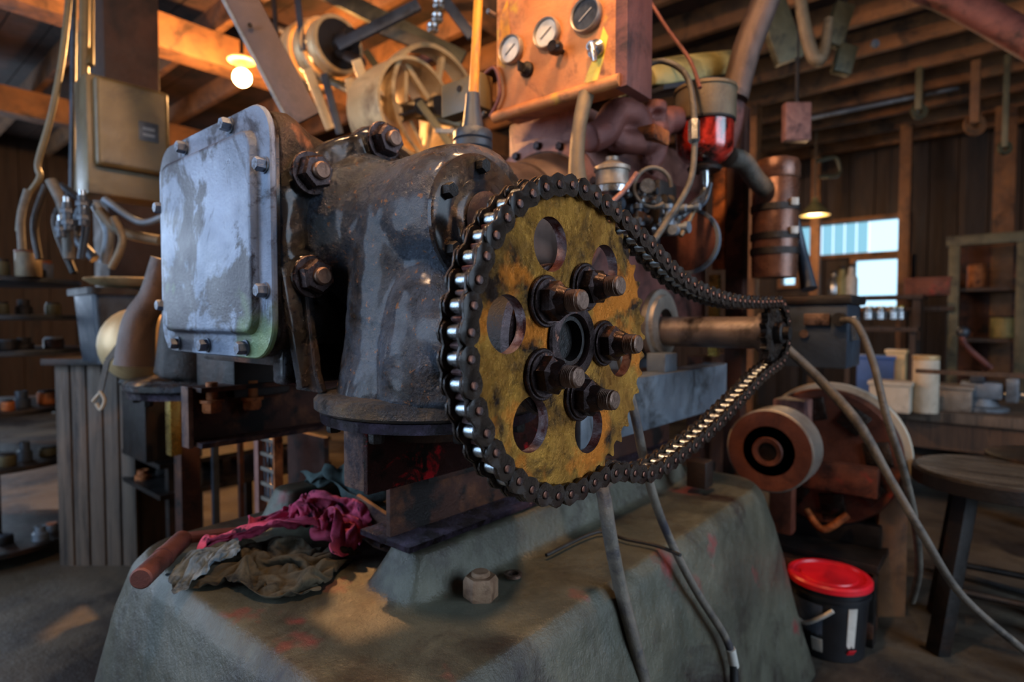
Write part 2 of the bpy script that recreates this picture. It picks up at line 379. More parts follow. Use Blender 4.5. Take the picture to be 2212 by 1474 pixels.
# ================================================================ BEAMS
b1 = T('red_steel_beam', 'dark steel beam splashed with red paint under the right foot of the gearbox', 'steel beam', (-.87, .9, .72))
B(MB().box(-.85, -.838, .60, 1.30, .848, .966, bev=.002), 'web', M['redsteel'], b1)
B(MB().box(-.912, -.852, .602, 1.30, .850, .964, bev=.004), 'end_block', M['flangedge'], b1)
b2 = T('lower_steel_beam', 'red brown steel I-beam standing on the slotted rail of the base', 'steel beam', (-.9, 1.2, .715))
B(MB().box(-.918, -.906, .70, 1.9, .73, .84, bev=.001), 'web', M['redbrown'], b2)
B(MB().box(-.99, -.838, .69, 1.9, .718, .730, bev=.002), 'bottom_flange', M['plum'], b2)
B(MB().box(-.99, -.84, .74, 1.9, .838, .849, bev=.002), 'top_flange', M['redbrown'], b2)
b3 = T('left_channel_beam', 'brown steel channel under the left foot with two orange bolts hanging in it', 'steel beam', (-1.6, 1.2, .82))
B(MB().box(-1.62, -1.606, .60, 2.1, .825, .978, bev=.001), 'web', M['redbrown'], b3)
B(MB().box(-1.606, -1.54, .61, 2.1, .825, .838, bev=.002), 'bottom_flange', M['flangedge'], b3)
B(MB().box(-1.606, -1.54, .61, 2.1, .966, .978, bev=.002), 'top_flange', M['redbrown'], b3)
B(MB().box(-1.62, -1.575, .592, .605, .823, .98, bev=.003), 'end_edge', M['flangedge'], b3)
for (u, v) in ((458, 868), (545, 862)):
    p = P(u, v, x=-1.565)
    tag(B(MB().cyl(p+Z*.0, p+Z*.05, .014, n=14).cyl(p-Z*.002, p+Z*.006, .029, n=20).hex(p, -Z, .025, .028), 'hanging_bolt', M['orange'], b3), 'orange rusty bolt head')
b4 = one(MB().beam(P(765, 1105, z=.70), P(850, 1165, z=.66), .012, .09, Z, bev=.002).beam(P(765, 1125, z=.66), P(850, 1172, z=.655), .07, .01, Z, bev=.002),
    'cross_angle', M['flangedge'], 'pale rusty cross angle piece between the pink rag and the lower beam', 'angle iron')
b5 = T('grey_channel_beam', 'flat grey steel channel seen through the loop of the chain', 'steel beam', (-.77, 1.6, .86))
B(MB().box(-.765, -.75, 1.12, 2.0, .852, .996, bev=.001), 'web', M['grey'], b5)
B(MB().box(-.83, -.765, 1.12, 2.0, .984, .996, bev=.001), 'top_flange', M['grey'], b5)
B(MB().box(-.83, -.75, 2.0, 2.012, .84, 1.0, bev=.001), 'end_plate', M['grey'], b5)
p = P(1430, 790, x=-.80)
B(MB().box(p.x-.03, p.x+.03, p.y-.04, p.y+.04, .996, 1.05, bev=.004), 'lug', M['grey'], b5)

# ================================================================ GEARBOX
gx = T('gearbox', 'large oily cast iron gearbox with bolted side cover and round feet', 'gearbox', (-1.2, .8, .95))
def rrect(cx, cz, w, h, r, y, n=6):
    out = []
    for sx, sz, a0 in ((1, 1, 0), (-1, 1, PI/2), (-1, -1, PI), (1, -1, 3*PI/2)):
        for i in range(n+1):
            a = a0+PI/2*i/n; out.append(V((cx+sx*(w/2-r)+r*math.cos(a), y, cz+sz*(h/2-r)+r*math.sin(a))))
    return out
CX, CZ = -1.318, 1.316
mb = MB()
rings = [rrect(CX, CZ, .535, .475, .07, .562), rrect(CX, CZ, .545, .485, .075, .600), rrect(CX+.003, CZ-.002, .50, .45, .08, .66), rrect(CX+.005, CZ-.02, .50, .42, .12, .85), rrect(CX, CZ-.03, .46, .36, .14, 1.02)]
mb.loft(rings)
B(mb, 'housing', M['brown'], gx, remesh=.008, smooth=4, disp=(.05, .004))
B(MB().loft([rrect(CX, CZ, .538, .478, .07, .5555), rrect(CX, CZ, .538, .478, .07, .562)]), 'gasket', M['black'], gx)
# cover: rim flange and raised pressed panel
mb = MB()
mb.loft([rrect(CX, CZ, .54, .48, .07, .555), rrect(CX, CZ, .545, .485, .072, .552), rrect(CX, CZ, .545, .485, .072, .546), rrect(CX, CZ, .54, .48, .07, .543),
         rrect(CX, CZ, .460, .400, .040, .543), rrect(CX, CZ, .452, .392, .037, .541), rrect(CX, CZ, .444, .384, .034, .530), rrect(CX, CZ, .438, .378, .031, .5275),
         rrect(CX, CZ, .425, .365, .028, .527)], cap=True)
cov = B(mb, 'cover', M['cover'], gx); tag(cov, 'pale blue grey pressed cover plate')
bolt = MB().hex((0,0,0), Z, .0135, .020).cyl((0,0,0), (0,0,.003), .016, n=16).mesh('cover_bolt', M['cover'])
dbolt = bolt.copy(); dbolt.materials[0] = M['dark']
for (u, v) in ((497, 262), (401, 320), (348, 452), (350, 660), (572, 357), (574, 628), (386, 755), (449, 756), (532, 756)):
    p = P(u, v, y=.543)
    p.x = min(max(p.x, CX-.252), CX+.252); p.z = min(max(p.z, CZ-.222), CZ+.222)
    inst('cover_bolt', bolt, axM((p.x, .543, p.z), -Y, random.random()), gx)
# bolting flange facing +X with six studs
FC = V((-1.05, .786, 1.33))
fo = []
for i in range(72):
    a = 2*PI*i/72; r = .212+.022*max(0, math.cos(6*(a-PI/6-PI/3)))**1; fo.append((r*math.cos(a), r*math.sin(a)))
mb = MB().plate([fo], lambda a, b, c: V((-1.09+c, FC.y+a, FC.z+b)), .045)
mb.cyl((-1.2, FC.y, FC.z), (-1.08, FC.y, FC.z), .215, .205, 40).box(-1.12, -1.048, .561, .72, 1.19, 1.435, bev=.012).box(-1.12, -1.07, .575, .80, 1.02, 1.2, bev=.012)
for k in range(6):
    a = math.radians(30+60*k); c = V((-1.09, FC.y+.197*math.cos(a), FC.z+.197*math.sin(a))); mb.cyl(c, c+X*.06, .044, .036, 24)
B(mb, 'flange', M['cast'], gx, remesh=.006, smooth=4, disp=(.03, .004))
stud = MB().cyl((0,0,0), (0,0,.006), .042, n=28, bev=.002).mesh('washer', M['nut'])
nutm = MB().hex((0,0,0), Z, .034, .026).mesh('nut', M['nut'])
stm = MB().cyl((0,0,0), (0,0,.045), .017, n=20, bev=.003).mesh('stud', M['nutrust'])
for k in range(6):
    a = math.radians(30+60*k); c = V((-1.032, FC.y+.197*math.cos(a), FC.z+.197*math.sin(a)))
    inst('washer', stud, axM(c, X), gx); n_ = inst('nut', nutm, axM(c+X*.006, X, .4*k), gx); inst('stud', stm, axM(c, X), n_)
# elbow: barrel turning down into the foot column
mb = MB()
mb.lathe([(.185, -.02), (.165, .02), (.142, .07), (.138, .14), (.145, .25), (.135, .31), (.11, .335)], FC, X, 40)
mb.lathe([(.178, 1.005), (.172, 1.03), (.160, 1.1), (.152, 1.2), (.145, 1.3), (.138, 1.36), (.10, 1.43), (.04, 1.455)], (-.895, .786, 0), Z, 40)
mb.lathe([(.105, 1.0), (.10, 1.1), (.08, 1.2), (.04, 1.26)], (-.79, .715, 0), Z, 28)
mb.cyl((-.80, .715, 1.119), (-.64, .715, 1.119), .09, .075, 28)
B(mb, 'elbow', M['castblue'], gx, remesh=.007, smooth=9, disp=(.035, .005))
# foot flanges (round pads) with gasket disc under
def foot(cx, cy, z, r, m):
    B(MB().lathe([(r-.008, 0), (r, .006), (r, .022), (r-.008, .030), (r-.03, .033)], (cx, cy, z-.033), Z, 56), 'foot_flange', m, gx)
    B(MB().lathe([(r-.012, 0), (r-.010, .018)], (cx, cy, z-.053), Z, 56), 'foot_pad', M['plum'], gx)
    for k in range(8):
        a = 2*PI*k/8+.33; c = V((cx+(r-.035)*math.cos(a), cy+(r-.035)*math.sin(a), z-.053))
        inst('foot_bolt', dbolt, axM(c, -Z), gx)
foot(-.884, .786, 1.012, .222, mat('dusty_flange', '#2a2c30', '#454850', '#6e5e48', 9, 8, .56, (.25, .5), .4, .9, 150, c4='#141012', s4=16, t4=.6, bump2=.4))
tcv = B(MB().loft([[V((-.884+math.cos(t)*r, .786+math.sin(t)*r, z)) for t in [2*PI*i/32 for i in range(32)]] for r, z in ((.15, .965), (.13, .93), (.06, .915))]), 'sump', M['brown'], gx)
# ribs between the flange and the foot
for dy in (.60, .70):
    pl = [(-1.06, 1.26), (-1.035, 1.24), (-1.0, 1.05), (-.98, 1.012), (-1.07, 1.012), (-1.085, 1.05), (-1.075, 1.2)]
    B(MB().plate([pl], lambda a, b, c, dy=dy: V((a, dy+c, b)), .016), 'rib', M['cast'], gx, bevel=.004)
B(MB().box(-1.09, -1.045, .60, .72, 1.10, 1.18, bev=.01), 'rib_web', M['cast'], gx)
B(MB().beam((-1.055, .575, 1.25), (-1.03, .60, 1.02), .02, .03, Y, bev=.004), 'rib', M['cast'], gx)
# bearing cap at the end of the barrel
cc = V((-.735, .757, 1.32))
B(MB().lathe([(.118, 0), (.118, .008), (.112, .012), (.075, .013), (.07, .018), (.055, .02)], cc+X*.01, X, 48), 'bearing_cap', M['cast'], gx)
for a in (155, 95, 35, -25, 215, 275):
    a = math.radians(a); c = cc+V((.018, .095*math.cos(a), .095*math.sin(a))); inst('cap_bolt', dbolt, axM(c, X), gx)
B(MB().lathe([(.05, 0), (.052, .006), (.04, .012)], cc+X*.028, X, 32), 'cap_boss', M['redbrown'], gx)
B(MB().cyl((-.97, .77, 1.455), (-.97, .77, 1.475), .012, n=6), 'plug', M['dark'], gx)
# hub carrying the sprocket
B(MB().cyl((-.66, .7145, 1.1186), (-.515, .7145, 1.1186), .07, n=32), 'output_hub', M['dark'], gx)
B(MB().cyl((-.535, .7145, 1.1186), (-.516, .7145, 1.1186), .115, n=48, bev=.002), 'hub_flange', M['nut'], gx)
# left elbow, mirrored
B(MB().tube([(-1.60, .80, 1.32), (-1.78, .80, 1.30), (-1.92, .78, 1.20), (-1.96, .77, .97)], [.12, .12, .11, .125], 24), 'elbow', M['dark'], gx, remesh=.012, smooth=4)
foot(-1.975, .77, .968, .20, M['cast'])
B(MB().box(-1.80, -1.56, .70, .86, .94, 1.08, bev=.01), 'foot_bracket', M['dark'], gx)
B(MB().box(-1.56, -1.1, .62, .8, 1.05, 1.09, bev=.01), 'drain_plate', M['brown'], gx)

# ================================================================ SPROCKET
R, NT, PH = .2225, 44, math.radians(102.2)
SC = V((-.505, .7145, 1.1186)); HW = .0085
PITCH = 2*R*math.sin(PI/NT)
def teeth(Rr, n, ph, tip=.0060, root=.0095):
    out = []
    for i in range(n):
        a0 = ph+2*PI*i/n; s = 2*PI/n
        for da, r in ((-.18, Rr-root+.001), (0, Rr-root), (.18, Rr-root+.001), (.30, Rr-.003), (.42, Rr+tip*.75), (.5, Rr+tip), (.58, Rr+tip*.75), (.70, Rr-.003)):
            out.append((r*math.cos(a0+da*s), r*math.sin(a0+da*s)))
    return out
def circ(cx, cy, r, n=36): return [(cx+r*math.cos(2*PI*i/n), cy+r*math.sin(2*PI*i/n)) for i in range(n)]
sp = T('drive_sprocket', 'big rusty gold chain sprocket with six round holes and five studs', 'sprocket', SC)
loops = [teeth(R, NT, PH)] + [circ(.145*math.cos(math.radians(50+60*k)), .145*math.sin(math.radians(50+60*k)), .0385) for k in range(6)] + [circ(0, 0, .037)]
o = B(MB().plate(loops, lambda a, b, c: SC+V((-HW+c, a, b)), 2*HW), 'toothed_plate', [M['gold'], M['goldedge']], sp)
for p in o.data.polygons:
    if abs(p.normal.x) < .5: p.material_index = 1
B(MB().lathe([(.037, 0), (.055, 0), (.058, .004), (.055, .007), (.040, .0075), (.037, .003)], SC+X*HW, X, 40, close=True), 'center_ring', M['nut'], sp)
B(MB().lathe([(.030, 0), (.0365, 0), (.0365, .02), (.030, .02)], SC-X*.012, X, 32, close=True), 'bore_sleeve', M['dark'], sp)
wash = MB().cyl((0,0,0), (0,0,.007), .0365, n=40, bev=.0015).cyl((0,0,.007), (0,0,.011), .032, n=36, bev=.001).mesh('washer', M['nut'])
dnut = MB().loft([MB().ring((0,0,0), X, Y, .0275, 6), MB().ring((0,0,.018), X, Y, .0275, 6), MB().ring((0,0,.023), X, Y, .0215, 6)]).loft([MB().ring((0,0,.020), X, Y, .0215, 24), MB().ring((0,0,.034), X, Y, .0165, 24)]).mesh('nut', M['nut'])
prof = []
h = .03
while h < .060: prof += [(.0136, h), (.0151, h+.0012), (.0136, h+.0024)]; h += .0027
prof += [(.0140, h), (.0140, .066), (.0115, .068)]
dst = MB().lathe([(.0128, 0)]+prof, (0,0,0), Z, 20).mesh('stud', M['nutrust'])
for k, a in enumerate((139, 68, -4, 211, 282)):
    a = math.radians(a); c = SC+V((HW, .086*math.cos(a), .086*math.sin(a)))
    inst('washer', wash, axM(c, X), sp); n_ = inst('nut', dnut, axM(c+X*.009, X, random.random()), sp); inst('stud', dst, axM(c-X*.002, X), n_)

# ================================================================ CHAIN
S2 = V((0, 1.688, 1.113)); R2 = .085
def chain_path(sag):
    pts = []
    c = V((0, SC.y, SC.z))
    for i in range(0, 171, 2):                     # big wheel, through left side to bottom
        a = PH+math.radians(i) 
        if a > math.radians(272): break
        pts.append(c+V((0, R*math.cos(a), R*math.sin(a))))
    low = [pts[-1], V((0, .83, .902)), V((0, .95, .901-sag)), V((0, 1.08, .912-sag)), V((0, 1.225, .938-sag)), V((0, 1.40, .972-sag*.5)), V((0, 1.56, 1.005)), S2+V((0, R2*math.cos(-1.3), R2*math.sin(-1.3)))]
    pts += spline(low, 10)[0][1:]
    for i in range(1, 30):
        a = -1.3+i/30*(2.95)
        pts.append(S2+V((0, R2*math.cos(a), R2*math.sin(a))))
    a = math.radians(70)
    top = [pts[-1], V((0, 1.50, 1.192)), V((0, 1.30, 1.205-sag*.4)), V((0, 1.10, 1.235-sag*.5)), V((0, .95, 1.277)), V((0, .85, 1.313)), c+V((0, R*math.cos(a), R*math.sin(a)))]
    pts += spline(top, 10)[0][1:]
    while a < PH-.01: a += .02; pts.append(c+V((0, R*math.cos(min(a, PH)), R*math.sin(min(a, PH)))))
    return pts
def walk(sag):
    pts = chain_path(sag)+[]; pins = [pts[0]]; i = 0; cur = pts[0]
    while True:
        j = i
        while j < len(pts) and (pts[j]-cur).length < PITCH: j += 1
        if j >= len(pts): break
        a, b = pts[j-1], pts[j]; lo, hi = 0, 1
        for _ in range(30):
            t = (lo+hi)/2
            if (a.lerp(b, t)-cur).length < PITCH: lo = t
            else: hi = t
        cur = a.lerp(b, hi); pins.append(cur); i = j-1
    return pins, (pts[-1]-cur).length
best = None
for k in range(60):
    s_ = -.015+k*.0009; pins, rem = walk(s_)
    n = len(pins); err = min(rem, PITCH-rem) + (0 if ((n if rem > PITCH/2 else n-1) % 2 == 0) else 1)
    if best is None or err < best[0]: best = (err, s_, pins, rem)
_, s_, pins, rem = best
if rem < PITCH/2: pins = pins[:-1]
ch = T('drive_chain', 'heavy oily black roller chain looped around both sprockets', 'chain', (SC.x, .72, .89))
def fig8(r, waist, p, n=7):
    out = []
    for i in range(n+1): a = math.radians(-118+236*i/n); out.append((p/2+r*math.cos(a), r*math.sin(a)))
    out.append((0, waist))
    for i in range(n+1): a = math.radians(62+236*i/n); out.append((-p/2+r*math.cos(a), r*math.sin(a)))
    out.append((0, -waist)); return out
def plates(name, t, r, waist):
    return MB().plate([fig8(r, waist, PITCH)], lambda a, b, c: V((c, a, b)), t).mesh(name, M['black'])
def bevelled(me, w):
    bm = bmesh.new(); bm.from_mesh(me); es = [e for e in bm.edges if len(e.link_faces) == 2 and e.calc_face_angle(0) > 1.2]
    bmesh.ops.bevel(bm, geom=es, offset=w, segments=2, affect='EDGES', profile=.6); bm.to_mesh(me); bm.free()
    me.polygons.foreach_set('use_smooth', [True]*len(me.polygons)); me.set_sharp_from_angle(angle=math.radians(50)); return me
outer_me = bevelled(plates('outer_plate', .0044, .0172, .0124), .0011)
inner_me = bevelled(plates('inner_plate', .0044, .0164, .0118), .0011)
pin_me = MB().lathe([(.0048, -.0240), (.0062, -.0228), (.0062, .0228), (.0048, .0240)], (0,0,0), X, 16).mesh('pin', M['nut'])
rol_me = MB().lathe([(.0092, -.0114), (.0100, -.0104), (.0100, .0104), (.0092, .0114)], (0,0,0), X, 20).mesh('roller', M['roller'])
n = len(pins)
for i in range(n):
    a, b = pins[i], pins[(i+1) % n]; mid = (a+b)/2; d = (b-a)
    ang = math.atan2(d.z, d.y); W_ = Matrix.Translation(V((SC.x, mid.y, mid.z))) @ Matrix.Rotation(ang, 4, 'X')
    nm, me_, off = ('outer_plate', outer_me, .0166) if i % 2 == 0 else ('inner_plate', inner_me, .0116)
    inst(nm, me_, W_ @ Matrix.Translation((-off-.0044, 0, 0)), ch)
    l = inst(nm, me_, W_ @ Matrix.Translation((off, 0, 0)), ch)
    for q in (a, b):
        inst('pin' if i % 2 == 0 else 'roller', pin_me if i % 2 == 0 else rol_me, Matrix.Translation(V((SC.x, q.y, q.z))), l)

# ================================================================ DRIVEN SHAFT
sh = T('driven_shaft', 'long brown steel shaft carrying the small sprocket at its end', 'shaft', (-.9, S2.y, S2.z))
c2 = V((SC.x, S2.y, S2.z))
B(MB().plate([teeth(R2, 17, .1), circ(0, 0, .02, 20)], lambda a, b, c: c2+V((-HW+c, a, b)), 2*HW), 'small_sprocket', M['black'], sh)
B(MB().lathe([(.045, -.9), (.045, -.035), (.055, -.034), (.057, -.012)], c2, X, 40), 'shaft', M['shaft'], sh)
B(MB().cyl(c2-X*.03, c2+X*.03, .03, n=28, bev=.003), 'shaft_end', M['dark'], sh)
fc = P(1404, 690, y=S2.y); 
B(MB().lathe([(.05, 0), (.105, 0), (.11, .006), (.11, .022), (.095, .024), (.09, .034), (.05, .034)], (fc.x+.02, S2.y, S2.z+.02), X, 44, close=True), 'bearing_ring', M['pulleyg'], sh)
B(MB().box(fc.x-.09, fc.x-.02, S2.y-.12, S2.y+.12, .996, 1.06, bev=.008), 'bearing_foot', M['grey'], sh)
B(MB().cyl(c2+X*.03, c2+X*.045, .018, n=20), 'stub', M['dark'], sh)

# ================================================================ CONDUITS hanging over the base
def tubeobj(name, pts, r, m, label, cat, group=None, n=12, ends=None):
    return one(MB().tube(pts, r, n), name, m, label, cat, group)
tubeobj('thick_conduit', [P(u, v, x=xx) for u, v, xx in ((1290, 1010, -.60), (1305, 1075, -.58), (1318, 1160, -.57), (1340, 1270, -.57), (1368, 1380, -.55), (1392, 1480, -.54), (1400, 1560, -.52))], .0135, M['conduit'],
    'thick dusty flexible conduit hanging under the big sprocket over the base edge', 'conduit')
cb = T('thin_conduit', 'thin bent conduit with a white taped joint crossing the right face of the base', 'conduit', P(1500, 1290, x=-.55))
B(MB().tube([P(u, v, x=xx) for u, v, xx in ((1340, 770, -.60), (1372, 900, -.58), (1402, 1040, -.57), (1440, 1150, -.57), (1500, 1270, -.535), (1560, 1365, -.51), (1580, 1410, -.50))], .0095, 12), 'hose', M['conduit'], cb)
B(MB().tube([P(1578, 1402, x=-.50), P(1586, 1440, x=-.495)], .0115, 12), 'tape', M['white'], cb)
B(MB().tube([P(1585, 1436, x=-.495), P(1586, 1500, x=-.49), P(1580, 1560, x=-.48)], .010, 12), 'lower_hose', M['rubber'], cb)
tubeobj('thin_black_cable', [P(u, v, z=.642) for u, v in ((1180, 1200), (1290, 1150), (1350, 1165), (1420, 1180), (1470, 1200))], .004, M['rubber'], 'thin black cable curving over the oily top of the base', 'cable')

# ================================================================ RAGS
# cloth vertices, row by row, in half millimetres: each triple is the step from the vertex before
RAGS = {}
RAGS['teal'] = (19, 19, [
-109,310,137,32,-15,-8,20,-4,-22,14,-16,-19,24,10,-8,17,-21,6,11,-10,33,-6,-24,-21,2,-20,-5,13,-16,-21,26,-15,-7,27,-21,0,22,-13,-10,18,-21,6,28,-17,10,29,-16,5,20,-12,-5,18,11,-15,19,5,-21,
19,11,1,-330,217,96,2,-18,-32,18,-20,-20,12,-14,-4,22,-8,-1,37,6,-2,20,-8,33,-7,-30,5,3,-24,-6,10,-1,-28,20,-22,-25,26,-25,-9,4,-25,-21,17,-19,3,24,-16,16,21,-4,9,27,-8,-11,21,8,-8,22,12,-6,
18,19,1,-299,194,94,6,-15,-30,0,-14,-33,12,-23,-1,0,-26,-2,27,-6,20,41,14,1,31,-5,23,-6,-22,-8,1,-9,-28,18,-26,-19,27,-25,-15,13,-22,-6,11,-6,-6,6,-11,34,35,-8,-7,12,-6,0,14,4,-21,30,12,-7,
32,8,-7,-310,196,95,25,-19,-2,2,-21,-31,-3,-13,-33,11,-21,9,12,-2,20,26,-24,-7,30,13,17,24,-10,-3,6,-17,-19,11,-19,-25,22,-24,-17,5,-10,13,11,-21,12,22,-19,4,29,3,23,23,-12,-8,5,8,-23,-5,20,
-23,40,9,-2,-319,169,68,31,-5,8,31,6,-3,-3,-32,-18,17,-14,-17,5,-24,0,24,-2,15,33,-1,-1,14,3,0,18,-18,-2,5,-28,-7,2,-25,-17,19,-20,2,13,-9,21,35,2,-6,35,-18,-1,27,-12,15,13,-6,-23,-19,26,-2,
-3,22,-30,-297,175,80,20,-13,-24,29,-10,-5,26,-10,-1,8,-27,-3,24,-10,4,27,-6,-4,13,7,25,23,-13,8,-5,-22,5,4,-27,-11,10,-19,-28,22,-14,-10,23,-13,4,23,-14,16,37,-3,-4,34,-8,-8,16,-11,2,-14,
10,-21,-9,30,-13,-303,182,50,34,-7,-10,25,-20,-16,-1,-28,-3,22,-2,4,26,-6,7,36,-4,4,18,1,30,11,-21,17,3,-24,-8,7,-24,-15,10,-18,-30,17,-18,-29,25,-7,11,8,7,17,22,-16,8,35,-2,8,21,-6,-16,5,0,
-16,3,23,-19,-296,178,37,2,-21,-31,11,-32,-8,9,-24,12,20,-16,5,23,13,13,38,8,4,27,-6,21,22,-12,9,5,-26,-9,-10,-24,-24,27,-17,-26,25,6,9,8,-4,4,18,-22,-1,12,10,37,20,-14,-25,26,1,9,16,9,-23,
32,-6,-15,-308,180,24,3,-25,-22,10,-29,-7,0,-22,-1,10,-16,1,25,-7,15,23,20,17,32,-12,-3,21,-4,12,5,-22,1,12,-24,-12,25,4,-15,15,-14,-14,23,-4,8,-3,-9,34,28,-5,-2,20,0,-2,11,0,-13,33,3,8,35,
-3,-17,-318,162,20,11,-7,-27,7,-28,2,6,-22,-10,10,-12,-3,16,-4,6,30,0,17,20,10,0,19,-17,3,14,-15,14,8,-30,-6,21,4,-12,24,-4,1,-2,-12,21,34,8,11,25,-5,-18,24,-9,-3,-20,1,-21,32,-14,7,33,12,
10,-328,137,21,19,-18,-22,26,-7,-17,16,-6,-9,9,-13,10,16,-5,24,32,16,1,5,-10,19,15,-23,1,22,-16,-13,-3,-9,-23,25,-14,11,11,-3,19,28,-2,-4,30,-3,-15,23,-1,28,21,-5,-20,-19,9,-20,15,-19,-21,
32,-14,18,-310,132,47,14,6,-29,26,-17,-5,18,5,-15,20,-22,-10,15,11,22,17,9,31,20,-15,16,12,-15,-19,9,-18,-11,8,-15,-32,22,-9,13,13,-3,16,18,-2,22,27,-4,-21,19,4,8,13,-11,-11,8,0,-17,8,-9,
-15,24,-18,0,-301,138,54,30,-1,-25,0,-5,-10,23,-4,-10,20,-22,5,25,-14,-5,17,13,28,18,7,12,1,-21,-12,31,-14,-23,12,-12,-4,19,-15,-15,7,4,26,1,7,16,27,-8,13,13,3,-33,26,-8,5,2,-10,-24,19,-12,
15,21,-6,-14,-280,124,51,-13,16,-33,3,-10,-17,26,-12,-9,23,-11,2,19,-10,4,25,-8,8,11,-5,11,32,5,-5,13,-18,-12,20,-12,12,13,-11,-17,14,-10,15,6,-3,24,10,20,22,23,-13,-18,18,-3,-16,19,-9,-2,
23,-9,-13,16,-24,-9,-292,146,45,-4,9,-29,7,-14,-19,10,-4,9,9,-7,-9,32,-14,16,25,-4,-17,20,-14,13,20,5,-4,23,-17,0,21,-16,-10,24,-8,2,2,-15,24,0,17,17,28,6,8,9,-10,-5,20,-12,1,20,1,-20,25,
-25,-2,22,-16,-21,-331,155,34,35,-8,-5,-5,9,-28,10,-23,1,19,-9,11,30,-13,-12,18,-12,17,17,22,5,3,-19,4,22,-13,-14,27,-13,6,20,-7,5,17,-17,-14,21,2,22,6,19,-2,19,8,10,7,-14,19,16,-25,-10,25,
-9,-19,31,-17,-12,-353,134,-21,29,13,17,31,2,11,15,-12,-18,17,-12,-8,27,-20,17,0,-19,27,16,9,10,19,-1,-15,13,5,-24,30,-20,-11,26,-11,11,16,-20,-9,22,-19,17,10,31,0,10,23,13,13,-18,4,16,-9,
14,-2,-34,5,19,-28,-19,-338,157,-23,33,2,-18,36,-4,4,25,4,14,17,-19,-1,34,-15,4,-10,-10,26,13,-7,18,26,-4,-15,20,1,-23,31,-8,-23,27,-4,-4,21,-15,0,6,-29,3,11,-9,19,16,36,6,15,8,8,13,-9,17,
-2,-29,2,6,-34,-7,-331,159,-46,35,2,10,33,0,-11,31,-5,-3,12,-21,10,14,9,24,20,-11,14,12,-19,6,13,-4,-23,39,-1,-3,28,-8,-27,25,-4,16,9,-18,-9,21,-19,8,5,-34,-15,12,2,17,16,32,-7,-1,-12,25,17,
-15,13,11,-31,-3,-332,182,-39,34,-4,-3,28,-1,13,27,-2,-10,22,-13,0,13,-27,-5,11,5,20,20,-13,14,16,-15,-1,17,5,-22,33,-4,4,31,-4,-14,16,-22,-2,15,-24,1,11,-30,-1,10,-24,13,8,23,1,18,10,3,4,
-11,14,3,-19,7,])
